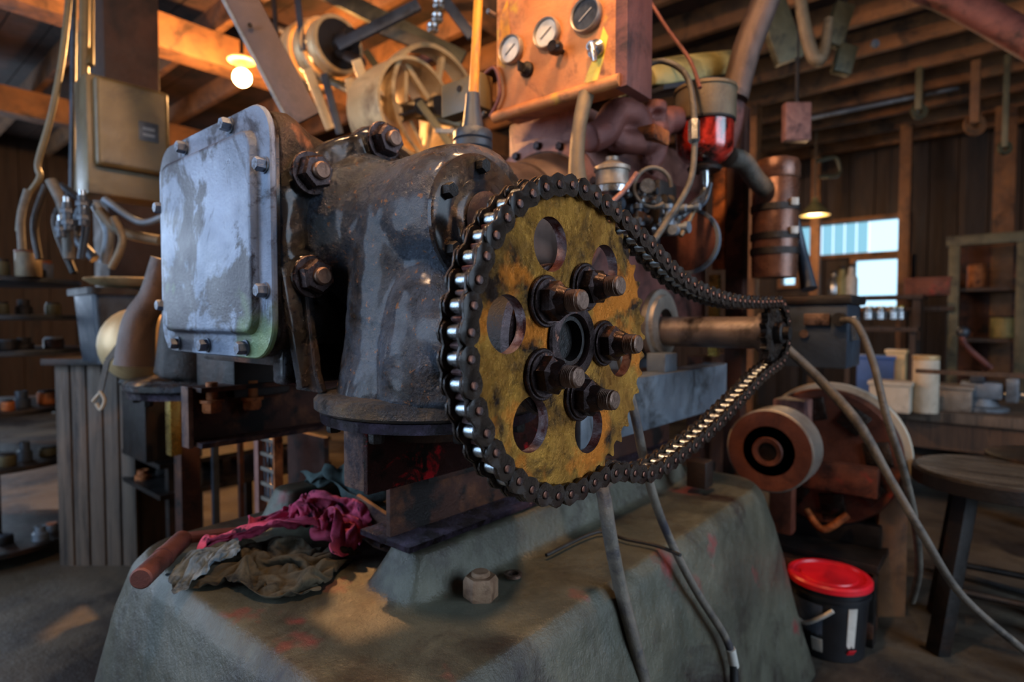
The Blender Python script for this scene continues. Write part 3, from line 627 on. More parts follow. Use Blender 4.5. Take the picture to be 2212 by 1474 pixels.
RAGS['olive'] = (44, 38, [
-411,-180,8,12,-10,9,14,-12,-7,15,-13,0,16,-8,12,13,-11,-12,19,-7,-2,17,-5,0,15,1,0,14,-3,2,15,-3,1,8,1,14,17,1,1,10,8,-13,19,3,-1,2,10,15,13,3,11,8,-1,-16,13,-8,0,14,-1,4,2,-14,2,12,-7,2,
12,-1,11,11,-11,-1,14,-8,-1,12,-7,-3,12,-9,-1,11,-9,0,13,-4,-4,13,-6,-4,14,-4,-2,15,-4,-1,16,-4,0,16,-4,0,17,-2,1,15,2,2,14,5,3,5,12,6,13,-3,-4,14,1,-6,10,6,-11,5,15,9,16,8,-2,9,13,-12,19,2,
4,-548,96,-6,13,-11,6,13,-12,-4,11,-13,11,13,-7,-12,16,-10,8,13,-12,5,14,4,-9,14,-1,-3,13,-2,-1,5,-14,6,17,1,0,12,9,11,17,4,-4,12,8,-13,14,2,10,2,10,15,15,-5,-1,14,-5,-4,7,-9,12,14,-4,-8,13,
-5,-4,11,-11,-3,14,-1,8,14,-5,2,12,-7,2,13,-9,-3,0,-9,-11,13,-3,2,13,-7,-2,9,-9,-9,14,-7,-2,15,-6,-1,17,-2,1,16,-1,1,15,0,0,8,9,10,13,0,-4,14,4,-5,10,10,5,11,6,-9,14,9,-1,8,13,11,17,6,1,14,
6,-12,-534,95,-1,11,-14,0,11,-11,9,13,-13,6,13,-8,-13,13,-11,-2,5,-6,17,15,-8,-3,13,-4,-3,14,5,-1,7,-13,7,12,9,-10,19,3,-2,14,11,7,13,7,-11,16,2,6,6,6,14,12,-5,7,13,-5,-1,9,-10,9,12,-9,-2,
15,-7,-3,11,1,-15,11,-12,-5,14,-8,-2,14,4,8,-5,-13,-3,11,-1,-10,11,-10,-4,15,-2,1,14,-3,5,11,-10,6,13,-4,-10,11,-5,11,16,-2,2,16,1,-1,8,5,-12,13,2,-3,13,6,0,14,6,1,11,9,5,13,7,-6,13,9,3,12,
10,8,17,4,-3,-525,94,-6,11,-13,-1,11,-14,4,12,-11,10,13,-13,-4,14,-5,-10,5,-13,6,10,3,11,9,-8,5,14,-4,4,15,2,-9,18,4,-1,6,11,-14,16,9,4,15,-2,12,13,11,-4,15,-1,0,10,-1,12,6,-9,10,13,-8,-1,
11,-11,6,15,-5,-7,14,-6,-10,10,-6,-16,15,-9,-4,17,-6,1,-2,-4,17,11,-4,-8,-1,2,-15,10,-3,10,10,-9,9,14,-3,-6,15,-3,-7,13,-10,-3,13,1,10,14,-1,8,14,-4,-3,13,3,-5,9,10,-7,11,6,-6,13,8,1,12,8,0,
13,8,-1,14,8,1,12,8,1,-511,93,0,11,-13,-1,10,-13,2,10,-15,1,14,-7,10,12,-11,0,13,-7,-5,10,-7,-7,11,-3,8,14,1,6,12,4,12,3,7,-16,15,6,7,17,4,7,17,4,7,15,5,0,11,7,-10,3,-3,14,14,-7,2,12,-10,3,
10,-13,6,15,-5,-10,15,-6,-12,11,-16,-6,15,-1,-13,17,-6,2,-2,-3,17,12,-4,-8,-1,4,-15,12,-7,-1,6,-4,14,11,-7,10,14,-7,-7,13,-2,-10,14,-6,-8,15,-2,7,14,3,10,15,-4,4,13,-1,-9,7,13,-2,5,14,-3,9,
10,-1,10,9,-5,12,8,0,12,9,0,-506,80,11,15,-6,1,15,-6,-3,11,-12,-6,13,-10,-3,12,-11,-1,14,-2,3,12,-7,4,11,-3,9,3,-6,14,9,11,-9,19,4,2,15,9,0,14,3,12,17,5,3,16,4,2,11,8,-9,10,-5,10,2,-10,12,
14,-9,2,12,-10,-9,1,-12,-16,11,-13,-12,21,-6,-5,21,-4,2,16,-6,-9,-7,-2,17,16,-3,-3,3,2,-14,11,-5,-6,10,-11,5,9,-2,13,12,-6,9,15,-4,-10,8,-4,-16,17,-2,4,17,-2,2,12,2,13,17,-8,2,14,7,-4,3,15,
3,11,0,-8,5,12,3,3,14,3,9,11,1,-512,68,-11,13,-6,6,15,-5,-1,16,-3,6,16,-5,-2,14,-8,-1,9,-11,3,14,1,3,11,-3,8,14,3,7,11,9,-6,18,1,3,12,13,-4,18,1,-4,18,4,1,6,10,12,11,-7,8,13,9,3,4,-10,11,8,
-8,-12,15,-8,-3,9,-14,-9,11,-16,-9,5,-4,-21,17,-14,-3,20,0,-5,2,-1,20,15,-5,5,6,1,-13,12,-6,-6,11,-9,0,13,-8,4,5,-1,17,13,-4,-12,13,-3,-13,14,-5,11,18,2,-6,19,-4,3,8,1,18,15,-6,7,14,6,-3,8,
12,-3,12,1,-8,3,14,2,1,6,-13,-535,68,-2,14,-6,6,16,-4,3,17,-4,3,16,-4,3,15,-3,5,14,-1,5,15,1,3,13,3,4,14,4,1,16,5,0,17,3,0,17,5,0,13,10,-11,16,4,-5,16,-1,7,1,7,15,9,6,12,14,-7,3,1,-6,-15,3,
-15,-8,7,-15,-9,11,-14,-9,22,-3,4,15,-4,-17,14,-14,8,17,-4,-12,6,6,15,13,-9,5,1,-13,-6,12,-7,1,15,4,-4,13,-3,6,3,-7,-16,19,-1,6,18,-1,6,20,-2,0,20,1,-3,11,0,16,6,-5,17,14,7,-4,14,-4,0,11,7,
-6,10,5,-12,0,10,-12,-552,85,-3,10,-9,9,15,-8,6,18,-4,2,17,-4,3,17,-2,3,16,-1,2,14,-1,6,14,5,0,13,4,-1,15,4,0,16,4,0,17,5,1,18,5,0,17,4,-6,17,4,-6,2,6,15,13,2,8,13,-2,8,3,-15,-5,3,-5,-16,8,
-15,-4,6,-10,-15,9,-14,-11,20,8,7,12,-15,8,16,-3,-13,17,-3,-9,8,-13,4,11,-2,12,9,-8,-5,10,2,11,10,-6,-13,14,-4,-10,20,-2,4,18,1,12,19,-2,-9,8,-1,20,10,0,17,17,0,4,10,-5,10,3,6,-13,8,2,-12,
16,7,-3,13,4,-13,-558,93,-9,8,-9,12,14,-10,6,15,-9,8,18,-4,3,19,0,2,17,1,1,14,-2,-7,10,8,5,12,2,-7,14,3,-3,15,5,1,16,5,2,17,6,2,18,6,2,18,1,2,18,4,0,8,-12,6,12,8,6,9,-10,2,3,-16,-5,4,-2,-15,
8,-17,0,6,-4,-19,12,-6,-12,16,-1,13,15,-5,11,15,-10,-5,13,2,-11,13,-8,-4,12,-7,0,12,-7,4,15,-1,6,11,-1,-15,15,-2,13,20,-1,-6,19,0,9,13,-4,15,1,3,19,10,-5,12,15,-2,1,10,-1,-10,-3,7,-15,12,3,
-13,16,8,-12,-547,85,-11,6,-2,17,15,-10,6,11,-6,14,17,-6,7,19,4,-6,17,2,-4,11,-5,-12,12,-9,1,10,-9,1,15,1,0,14,6,-1,15,7,-4,17,6,3,15,11,-3,17,7,0,18,5,1,14,2,10,15,0,5,-1,-13,4,14,-4,1,9,
-10,-6,0,-12,-11,14,-10,-7,5,2,-17,15,-8,0,15,-2,11,14,-1,10,13,-9,4,13,-7,-4,14,-5,-1,14,0,-5,10,-3,-12,16,-1,6,19,-1,-4,18,-2,7,9,-8,17,18,4,5,11,-6,11,0,2,16,15,-2,1,13,-2,-8,4,2,-17,2,
11,-17,11,4,-19,-532,82,-1,5,1,17,16,-9,10,8,-4,18,11,-9,-14,19,3,-6,7,-17,-2,13,-8,-10,14,-5,-4,12,-5,-2,13,-6,5,15,4,0,16,5,1,17,6,1,16,10,0,16,10,-5,17,2,8,13,2,11,9,12,-5,14,4,6,11,-9,
-2,11,-10,-5,6,-12,7,11,-7,-10,2,3,-17,14,-8,-2,14,-8,0,13,-3,9,14,-1,7,13,-2,4,11,-6,-7,14,-1,-6,16,-2,-2,17,-2,1,18,-3,6,16,-3,8,5,-10,17,15,-3,7,16,4,2,1,1,13,9,-6,-8,16,5,-2,14,1,-12,8,
6,-18,3,13,-20,-532,81,8,12,-3,14,2,-6,19,19,-7,-7,4,-9,-19,11,-16,-6,15,-9,-4,16,3,-5,14,-1,0,13,-5,3,8,-4,13,4,-3,-15,17,1,-2,18,-1,0,18,2,2,14,2,11,18,3,3,16,6,2,14,8,0,11,11,-3,0,-12,7,
11,-11,-1,14,0,-6,11,10,4,12,-9,-3,13,-4,-7,12,-4,-8,12,-8,1,13,-3,6,11,3,9,13,-5,3,15,-5,-2,15,-4,0,16,-1,-1,15,-6,8,18,3,2,12,-10,8,4,-1,16,14,2,4,14,5,2,10,-5,-9,4,-7,-14,12,12,-6,15,11,
-10,16,7,-14,-533,81,15,0,-1,19,10,-14,-13,16,-9,-8,14,-10,-12,12,-12,12,8,-1,-16,8,-2,14,13,-9,1,9,7,-8,11,-4,10,3,-4,-15,15,-3,6,18,0,-1,15,5,-9,18,-2,3,17,0,0,16,1,0,14,3,-1,10,-2,13,14,
0,-4,11,8,4,5,-4,-14,14,-1,1,15,3,4,14,-1,2,7,-12,6,11,-1,-9,13,-6,-2,14,-2,5,10,1,11,13,-5,-5,13,-3,8,15,-6,5,13,-7,6,16,-2,5,15,1,5,14,1,2,10,-8,-6,9,11,3,6,-12,-8,9,-1,-15,14,9,-8,14,13,
-9,15,12,12,-537,85,14,15,-11,-4,8,-13,-13,19,-8,-3,7,-13,13,10,-8,-14,17,-1,-4,8,-6,9,2,-7,14,10,7,-11,15,-1,1,2,-5,-15,13,-3,12,19,-1,1,14,6,-9,16,-1,-4,16,0,2,16,0,5,14,6,-3,13,-1,2,12,
-1,-5,14,4,1,13,-2,9,13,4,-7,6,-2,15,13,-5,4,13,-3,-6,12,-7,-1,7,0,-12,14,-5,-3,8,1,11,13,-5,4,14,-3,2,14,-5,7,14,-5,4,14,-2,2,15,-1,0,15,-1,-1,13,-4,-2,7,-12,-5,10,12,1,15,-2,-1,1,8,-16,15,
12,-2,19,4,-4,-528,86,17,9,-13,-9,14,-10,-5,10,-9,15,15,-11,-1,0,-6,-16,14,-4,8,12,-4,7,4,-6,12,15,0,-5,4,5,-16,15,-3,-8,14,-6,9,16,2,9,15,3,-8,13,3,-9,14,-1,4,13,-2,8,14,5,-2,14,2,-6,14,0,
-4,12,1,11,15,1,5,13,5,-10,14,-7,0,11,1,11,13,-2,7,6,-5,-13,9,-8,7,12,-2,-5,10,1,-12,11,-9,0,8,-14,0,11,-9,7,15,-4,3,14,-5,2,15,-4,2,14,-2,-1,14,-2,-1,12,3,-7,14,6,1,2,10,12,14,2,-2,15,5,-4,
9,13,-7,-514,79,19,9,-5,-15,13,-10,-7,8,-7,16,14,-11,-3,0,-6,-16,7,-2,11,9,-5,11,15,-2,1,16,0,1,12,0,-12,14,-1,-11,5,-3,18,17,2,-4,11,4,-13,17,2,1,10,-2,10,14,0,-2,14,0,6,12,2,-8,13,1,-9,16,
-3,1,13,4,11,16,-2,5,16,0,-4,14,-2,-6,13,1,8,13,-6,0,-3,-1,14,13,-4,-5,12,-2,-9,1,-14,4,11,-2,-9,10,-9,-9,15,-6,0,12,-9,-1,14,-6,0,16,-2,0,14,-3,0,12,7,6,14,3,-5,7,8,11,10,3,10,15,2,1,13,5,
-4,-514,90,3,13,-11,-4,8,-2,-15,11,-10,10,1,-14,-8,14,2,-5,11,-8,2,5,-12,3,14,0,1,15,6,0,16,7,-1,5,-9,15,15,8,1,16,2,-5,11,4,-15,14,1,6,13,-3,6,4,-4,12,8,3,-12,14,1,-8,16,-3,4,17,-6,2,16,5,
-8,17,-1,8,17,-2,9,12,3,-14,11,-12,-5,9,8,12,6,1,13,12,-3,1,5,-13,5,12,-9,1,9,-10,-6,8,-1,-12,6,-14,3,14,-8,-2,15,-5,-1,16,-4,-1,14,3,-8,13,8,-7,14,4,1,13,5,5,5,8,12,13,4,7,12,3,6,-516,77,
-20,17,2,3,16,-7,0,4,-10,-13,12,-10,0,4,-2,14,10,-10,5,10,1,-10,14,-2,5,13,9,-5,12,-3,12,12,-4,-14,15,12,4,16,6,3,4,-18,8,16,4,6,10,11,-5,8,-2,10,10,2,-11,15,-8,0,3,-17,1,16,9,-5,19,1,-2,20,
4,-5,18,-8,0,20,4,3,9,-8,-15,14,-1,7,3,9,13,5,-13,-5,12,-4,7,11,-4,8,2,-12,-9,17,-1,1,5,-14,-7,13,-8,3,11,-9,-12,18,0,6,15,0,3,8,11,-12,16,5,5,10,8,-7,14,-1,2,13,-2,4,11,9,7,-524,87,-4,12,
-7,-9,17,-6,0,15,-2,0,12,-9,1,12,-10,4,1,-1,15,13,-1,-7,10,-3,11,16,-2,2,10,5,-15,15,0,-8,18,1,-5,16,-8,4,0,9,16,4,4,14,15,3,5,12,3,5,10,3,-12,1,-16,3,10,-14,5,18,-5,-1,16,-7,-9,20,2,-7,18,
12,3,17,7,-13,18,-9,-3,15,-1,-9,5,7,13,7,-13,-5,11,-7,6,10,0,10,-2,-12,-10,15,-7,-2,10,-13,-7,16,-4,7,11,-9,-12,19,-1,2,8,8,17,18,1,-1,7,16,-2,16,-3,3,12,6,-2,12,4,-5,5,4,-12,-523,90,1,10,
-9,10,15,-9,2,15,-7,2,13,-7,2,12,-2,-10,12,-8,2,10,4,10,13,-4,6,15,-3,4,13,-3,-8,11,6,-14,17,-3,0,16,-3,-6,8,-1,16,-3,13,8,9,7,12,13,4,8,13,-8,1,7,-8,-12,10,-12,8,5,-5,-16,19,-3,6,16,-11,7,
20,-8,-7,17,14,-5,18,11,-7,13,1,-14,15,2,-3,10,-13,-1,3,-3,13,13,-6,0,0,-12,-10,14,-10,-5,13,-7,11,17,-4,-9,12,-13,11,15,11,-10,14,6,14,11,-3,17,15,8,0,6,11,-11,11,5,-8,13,2,3,4,2,-15,-529,
85,13,16,0,-7,14,-11,-2,14,-10,-2,15,-7,1,15,-2,7,11,-8,-7,13,-6,3,11,3,10,13,-1,7,15,-5,1,13,-1,-9,13,6,-11,16,-4,-8,13,-7,11,3,8,13,2,15,7,13,0,6,15,-1,7,2,-15,3,15,-5,-2,4,-3,-15,11,-10,
-12,16,-3,12,15,-7,13,20,-9,0,16,4,-12,14,13,-6,14,10,-4,13,-2,-8,12,-5,-6,9,-9,-4,11,-11,2,14,-11,2,15,-8,9,4,-18,5,9,12,-15,14,2,16,13,4,15,14,4,8,16,9,-1,12,3,-7,4,7,-13,13,2,-5,5,2,-15,
-533,89,16,16,-8,3,14,-11,-3,15,-11,-2,15,-1,-11,15,-5,-1,15,-7,0,14,-7,-2,12,-4,5,11,5,9,13,0,6,15,-4,6,14,-1,-7,15,-1,-8,16,-1,-10,10,-3,13,-4,16,1,13,-5,7,14,-1,7,4,-1,15,13,-6,0,7,-12,
-10,7,0,-17,15,-9,-3,11,-1,17,17,-4,9,18,-8,4,17,-2,-9,14,6,-7,13,6,-1,13,-3,-5,12,-5,-3,13,-8,0,6,-15,4,14,-12,9,14,7,-13,14,8,-14,19,-3,10,1,12,17,14,1,10,3,-5,-15,10,12,3,15,5,0,4,2,-18,
14,6,-10,-535,84,5,16,-5,7,17,-10,1,16,-11,1,16,-9,-2,15,2,-11,15,-6,-4,8,-9,12,13,2,-7,13,-3,-5,13,-3,4,14,0,7,9,8,12,11,-2,-13,15,0,-10,16,-6,3,15,0,10,0,14,8,10,-2,11,12,-8,2,12,-7,1,10,
-12,1,8,-6,-11,12,-1,-13,11,-10,10,11,6,13,16,-5,5,16,-5,5,14,-7,1,11,-6,-9,13,-4,-4,14,-3,0,15,-3,4,17,2,0,2,-5,-18,16,10,-4,15,-9,9,16,11,-8,8,9,15,14,-1,7,-6,-7,-14,14,0,-4,6,17,8,19,3,
-8,13,12,-16,-538,76,-3,14,-11,3,17,-9,2,19,-8,3,16,-6,11,18,-2,-5,17,0,-7,5,-9,15,13,-5,-1,14,0,-5,6,9,-8,11,-5,-11,16,1,7,7,9,13,16,-7,-2,13,3,-12,15,-5,-5,12,-9,9,11,4,10,-2,-13,1,12,-8,
1,13,6,3,15,-3,1,10,-12,0,13,-4,-8,9,6,12,12,-2,9,15,-7,1,15,-4,2,14,-4,0,12,-5,1,15,-3,0,16,0,-6,10,-5,-12,10,-5,-15,19,0,-4,4,5,19,15,8,1,13,7,-1,12,2,12,-3,-5,-15,12,-2,-10,10,16,5,18,9,
5,19,11,-8,-539,70,-9,13,-12,-5,17,-8,5,12,-8,14,17,-8,-8,21,2,-3,9,-2,16,18,-3,1,8,-6,-11,11,4,6,13,-4,6,10,-3,-11,2,9,-15,17,1,4,11,3,14,17,-5,4,14,-6,-5,6,1,-15,11,-11,0,11,-3,10,10,-10,
-4,12,-6,-1,14,-5,2,11,5,10,13,-5,-6,11,-6,7,10,4,10,11,-2,9,14,-4,3,14,-5,1,14,-4,-1,11,-5,-7,14,-4,-8,15,-2,-7,9,-5,-15,17,1,-3,11,0,13,2,12,11,12,5,5,13,8,0,12,-3,-7,7,3,-16,19,2,-3,16,
15,4,12,19,5,-532,49,3,12,0,-14,8,-10,15,16,-9,-11,20,-4,-6,12,3,18,19,1,4,6,-11,-13,12,2,9,5,-4,12,13,2,-8,6,-7,-12,17,3,2,7,11,-13,16,-7,4,17,-5,5,16,3,5,13,-9,0,10,-1,-12,13,-8,-1,9,-3,
11,13,-6,2,10,-3,-12,15,-2,4,12,0,9,9,-10,-5,12,-4,8,7,5,11,13,-7,3,11,1,10,14,-6,3,12,-5,-8,11,-4,-9,11,-3,-11,13,-4,-11,15,-1,5,15,0,-6,11,5,9,3,14,4,11,9,2,15,3,0,15,1,-5,9,7,-14,18,10,
-2,17,13,3,-533,55,13,8,-15,5,19,-2,-3,14,-16,1,14,9,-15,17,-13,3,15,10,6,12,-10,-2,-3,7,14,9,-5,10,6,-1,-15,12,-6,-10,14,-1,12,12,9,-12,17,-1,-6,15,-8,-3,17,-3,3,12,1,9,13,-8,0,13,0,-9,13,
-8,0,12,-2,10,13,-8,1,10,8,-11,13,-7,-3,13,-6,5,9,-1,11,6,-13,-2,10,8,9,12,-4,7,13,-2,8,13,-5,5,12,-11,-2,10,-8,-10,13,-1,-10,6,11,-9,11,0,-11,14,1,1,12,7,-2,13,5,2,14,8,0,8,10,8,14,7,-4,15,
9,-5,17,10,-2,-517,42,10,4,-5,17,16,-10,3,4,-4,-20,19,-3,9,15,0,-15,19,-3,-2,13,-2,7,-4,9,13,5,-3,13,13,-7,-9,7,-1,-15,11,-2,14,18,-1,-6,18,0,-5,13,2,-12,16,-2,0,14,-8,1,12,0,11,12,-7,0,13,
0,-10,14,-10,-1,7,0,16,15,-7,-3,12,9,-7,13,-1,-6,10,-11,-2,11,-10,3,8,-10,4,2,-10,11,14,2,6,13,8,1,15,0,6,13,-6,7,11,-11,1,12,-1,-11,8,10,-9,4,13,-7,10,7,-5,13,6,-2,12,5,-4,15,6,1,14,7,1,14,
9,-1,14,8,1,-511,46,12,12,-12,2,15,-8,8,3,-2,-20,15,-2,13,17,-5,-7,13,3,-11,16,-4,2,4,-1,14,1,7,14,15,-8,-6,9,-1,-17,9,1,18,19,-3,-3,12,3,-14,17,-3,4,15,-2,-2,13,-2,-9,13,-3,5,9,-7,12,15,-5,
-5,11,-4,-12,9,-1,16,13,-11,6,16,6,-6,12,-9,-6,12,6,-5,3,-11,10,11,-9,4,11,-9,-2,3,-7,-14,13,-6,4,11,-5,11,15,2,0,14,6,3,8,7,12,14,-3,4,10,2,-11,9,10,-7,7,13,-3,9,9,-8,11,8,-5,13,6,-4,13,9,
-1,12,8,-1,-499,32,26,14,2,-7,16,-9,5,-1,-1,-19,15,-1,12,16,-6,2,10,3,-12,9,-11,6,9,9,7,14,2,4,2,-11,-12,18,8,3,15,0,11,11,-4,-14,18,3,3,15,-3,-11,14,2,5,10,-8,7,8,-9,9,14,4,-1,13,-5,-7,11,
-5,-13,15,-9,6,6,-4,19,15,-11,-1,17,-5,-5,7,14,-7,11,-10,-5,12,-9,1,11,-4,9,-6,-4,-12,12,-5,7,10,-9,-6,10,4,11,14,0,-9,14,0,6,11,5,12,14,2,7,16,-1,-5,10,10,-8,4,15,-3,7,11,-5,5,11,-6,8,10,
-7,12,9,1,-483,16,32,11,8,-8,17,-2,-3,-3,0,-17,18,-5,0,13,0,10,15,-3,1,7,-4,-13,14,2,1,15,2,5,-1,-9,15,16,8,2,11,-1,-17,19,3,-2,17,0,-7,10,-4,15,5,-12,6,11,-6,8,9,10,-7,14,3,-5,12,-6,-10,16,
-4,-6,17,-10,2,12,-12,11,8,-8,19,14,-14,-3,12,12,-7,15,-8,-6,8,1,-13,12,-5,8,-3,-4,-10,11,-3,9,10,-10,-7,-3,2,14,16,-4,2,17,6,-3,17,-1,-1,11,6,14,17,-1,5,17,4,-6,10,5,-13,10,13,-4,1,12,6,6,
-1,-10,2,10,8,-480,28,29,13,3,-10,9,14,-4,1,2,-18,12,-3,-12,15,-7,1,14,-3,-1,14,6,0,12,2,7,1,-11,11,16,4,5,16,5,-8,13,-1,-13,19,3,-3,6,-11,14,7,-10,15,14,-2,8,15,3,-3,7,-13,2,15,1,-4,12,8,
-8,10,8,-12,18,-7,-5,15,-15,-2,10,-9,19,9,-16,14,17,-9,-5,8,11,-14,11,0,-14,13,-5,4,-3,-4,-12,10,-12,3,16,-3,1,-4,1,16,9,-8,13,19,1,-2,15,11,-8,20,2,1,13,6,14,16,6,-8,17,-7,4,14,8,-5,8,12,
-5,2,-10,-9,3,15,-1,-499,48,40,15,-6,-2,15,-4,-9,4,12,-14,5,10,-12,14,-2,-10,14,-4,2,5,-9,11,12,-1,6,15,6,1,10,-1,-14,16,6,-5,18,2,-3,16,-3,9,1,-13,14,18,-4,-1,8,0,17,9,-11,6,13,-6,2,7,9,
-10,14,5,-3,12,8,-10,17,-4,-7,16,-13,-3,18,-12,-4,6,-20,9,13,-1,18,12,-13,-7,11,8,-11,12,7,-9,5,-7,-14,5,-12,7,14,-2,-5,4,-4,16,1,-3,18,20,1,0,20,6,-4,16,11,-10,17,7,12,12,-10,13,16,7,0,16,
2,-2,12,-5,-11,5,6,-11,5,5,-12,-517,69,44,14,-9,3,16,-7,-3,14,0,-11,1,13,-12,5,-9,-12,14,1,3,13,4,5,13,-1,0,11,3,-10,16,-2,1,14,6,-8,17,1,0,14,-7,12,7,-12,12,17,0,-8,12,-8,8,5,-3,17,10,-8,8,
9,-6,-11,15,3,-5,7,15,-2,14,8,-9,16,-9,-7,9,-19,0,19,-9,5,15,-14,-8,12,-1,17,12,-15,-2,3,-1,-15,14,0,-8,11,8,-8,-4,-14,8,8,7,13,13,-10,-6,18,7,2,16,13,3,15,-5,15,17,7,11,14,5,-11,16,6,-1,7,
-8,-10,11,2,10,11,5,-10,12,0,-13,-524,73,23,13,-2,12,16,-7,4,15,-8,1,11,4,-12,3,-2,-16,4,7,-14,16,-2,0,12,3,8,14,-2,2,14,2,-5,15,1,0,15,3,-3,9,-9,12,13,-8,10,16,-5,-1,18,-2,-3,8,-11,7,7,0,
15,9,-13,1,14,0,-5,11,7,-9,9,15,-1,15,1,-8,9,-19,-1,15,-6,-13,18,-9,4,10,-16,-4,14,1,12,9,-14,5,12,-5,-7,-7,10,-12,14,0,4,11,-3,-12,18,-2,3,4,8,20,18,4,11,21,6,-2,17,6,9,15,3,-8,0,-8,-15,13,
1,5,13,4,5,3,-4,-18,14,2,-14,-515,65,19,-1,-4,16,18,-6,4,17,-2,-1,10,13,3,11,-2,-11,9,3,-14,9,2,-12,15,-2,2,10,4,11,15,0,1,14,0,2,15,4,-4,9,-8,11,14,-6,8,15,-8,4,15,-7,3,16,-6,1,12,-7,-6,5,
-3,15,14,-3,1,14,-1,-5,11,8,-7,14,10,-5,10,-12,-10,12,-15,-2,13,2,-12,12,-14,3,13,-8,-6,9,-2,14,10,-5,9,2,7,-13,13,2,-10,15,-5,-6,6,-2,17,20,3,-1,12,10,15,16,4,9,12,-8,-12,13,13,0,9,-8,-6,
12,-5,-9,7,11,11,12,-3,-10,7,4,-21,-505,43,21,-16,-3,10,14,-7,9,18,9,-5,12,13,0,17,6,-1,15,-4,-7,6,7,-13,12,-1,-10,13,-1,5,8,8,10,15,0,-1,12,3,9,15,-4,5,15,-7,6,15,-7,5,14,-7,3,12,-9,-7,13,
-4,7,13,-3,7,13,-3,3,14,-3,1,15,-5,-2,7,-3,-13,15,4,-3,11,-13,-5,10,5,-12,12,-12,3,11,-4,-11,13,-5,4,7,0,13,11,-9,3,10,-8,-8,3,17,-7,17,1,4,18,2,-3,18,-2,8,10,11,12,4,-12,-14,15,2,-1,12,7,
-3,11,-4,-10,11,12,8,19,0,-3,7,-21,-7,-513,46,9,-9,9,12,6,-15,1,9,17,-5,18,8,-2,15,11,-2,17,3,8,15,0,-9,10,5,-10,6,-3,-14,14,-1,5,7,12,6,15,-3,4,15,-4,5,15,-5,6,15,-3,7,15,-4,5,15,-7,3,14,
-5,0,13,-6,3,13,-5,1,15,-1,2,15,-1,3,9,-13,6,12,-7,-3,7,4,-13,13,-3,-7,12,-8,-4,8,-12,-3,11,6,-9,10,-10,4,12,1,8,6,-12,10,11,12,-6,13,11,-6,16,-6,6,15,1,-9,9,10,9,9,-7,-9,9,-8,-9,11,9,-5,15,
7,-3,19,0,-2,18,-10,-4,19,-2,13,])
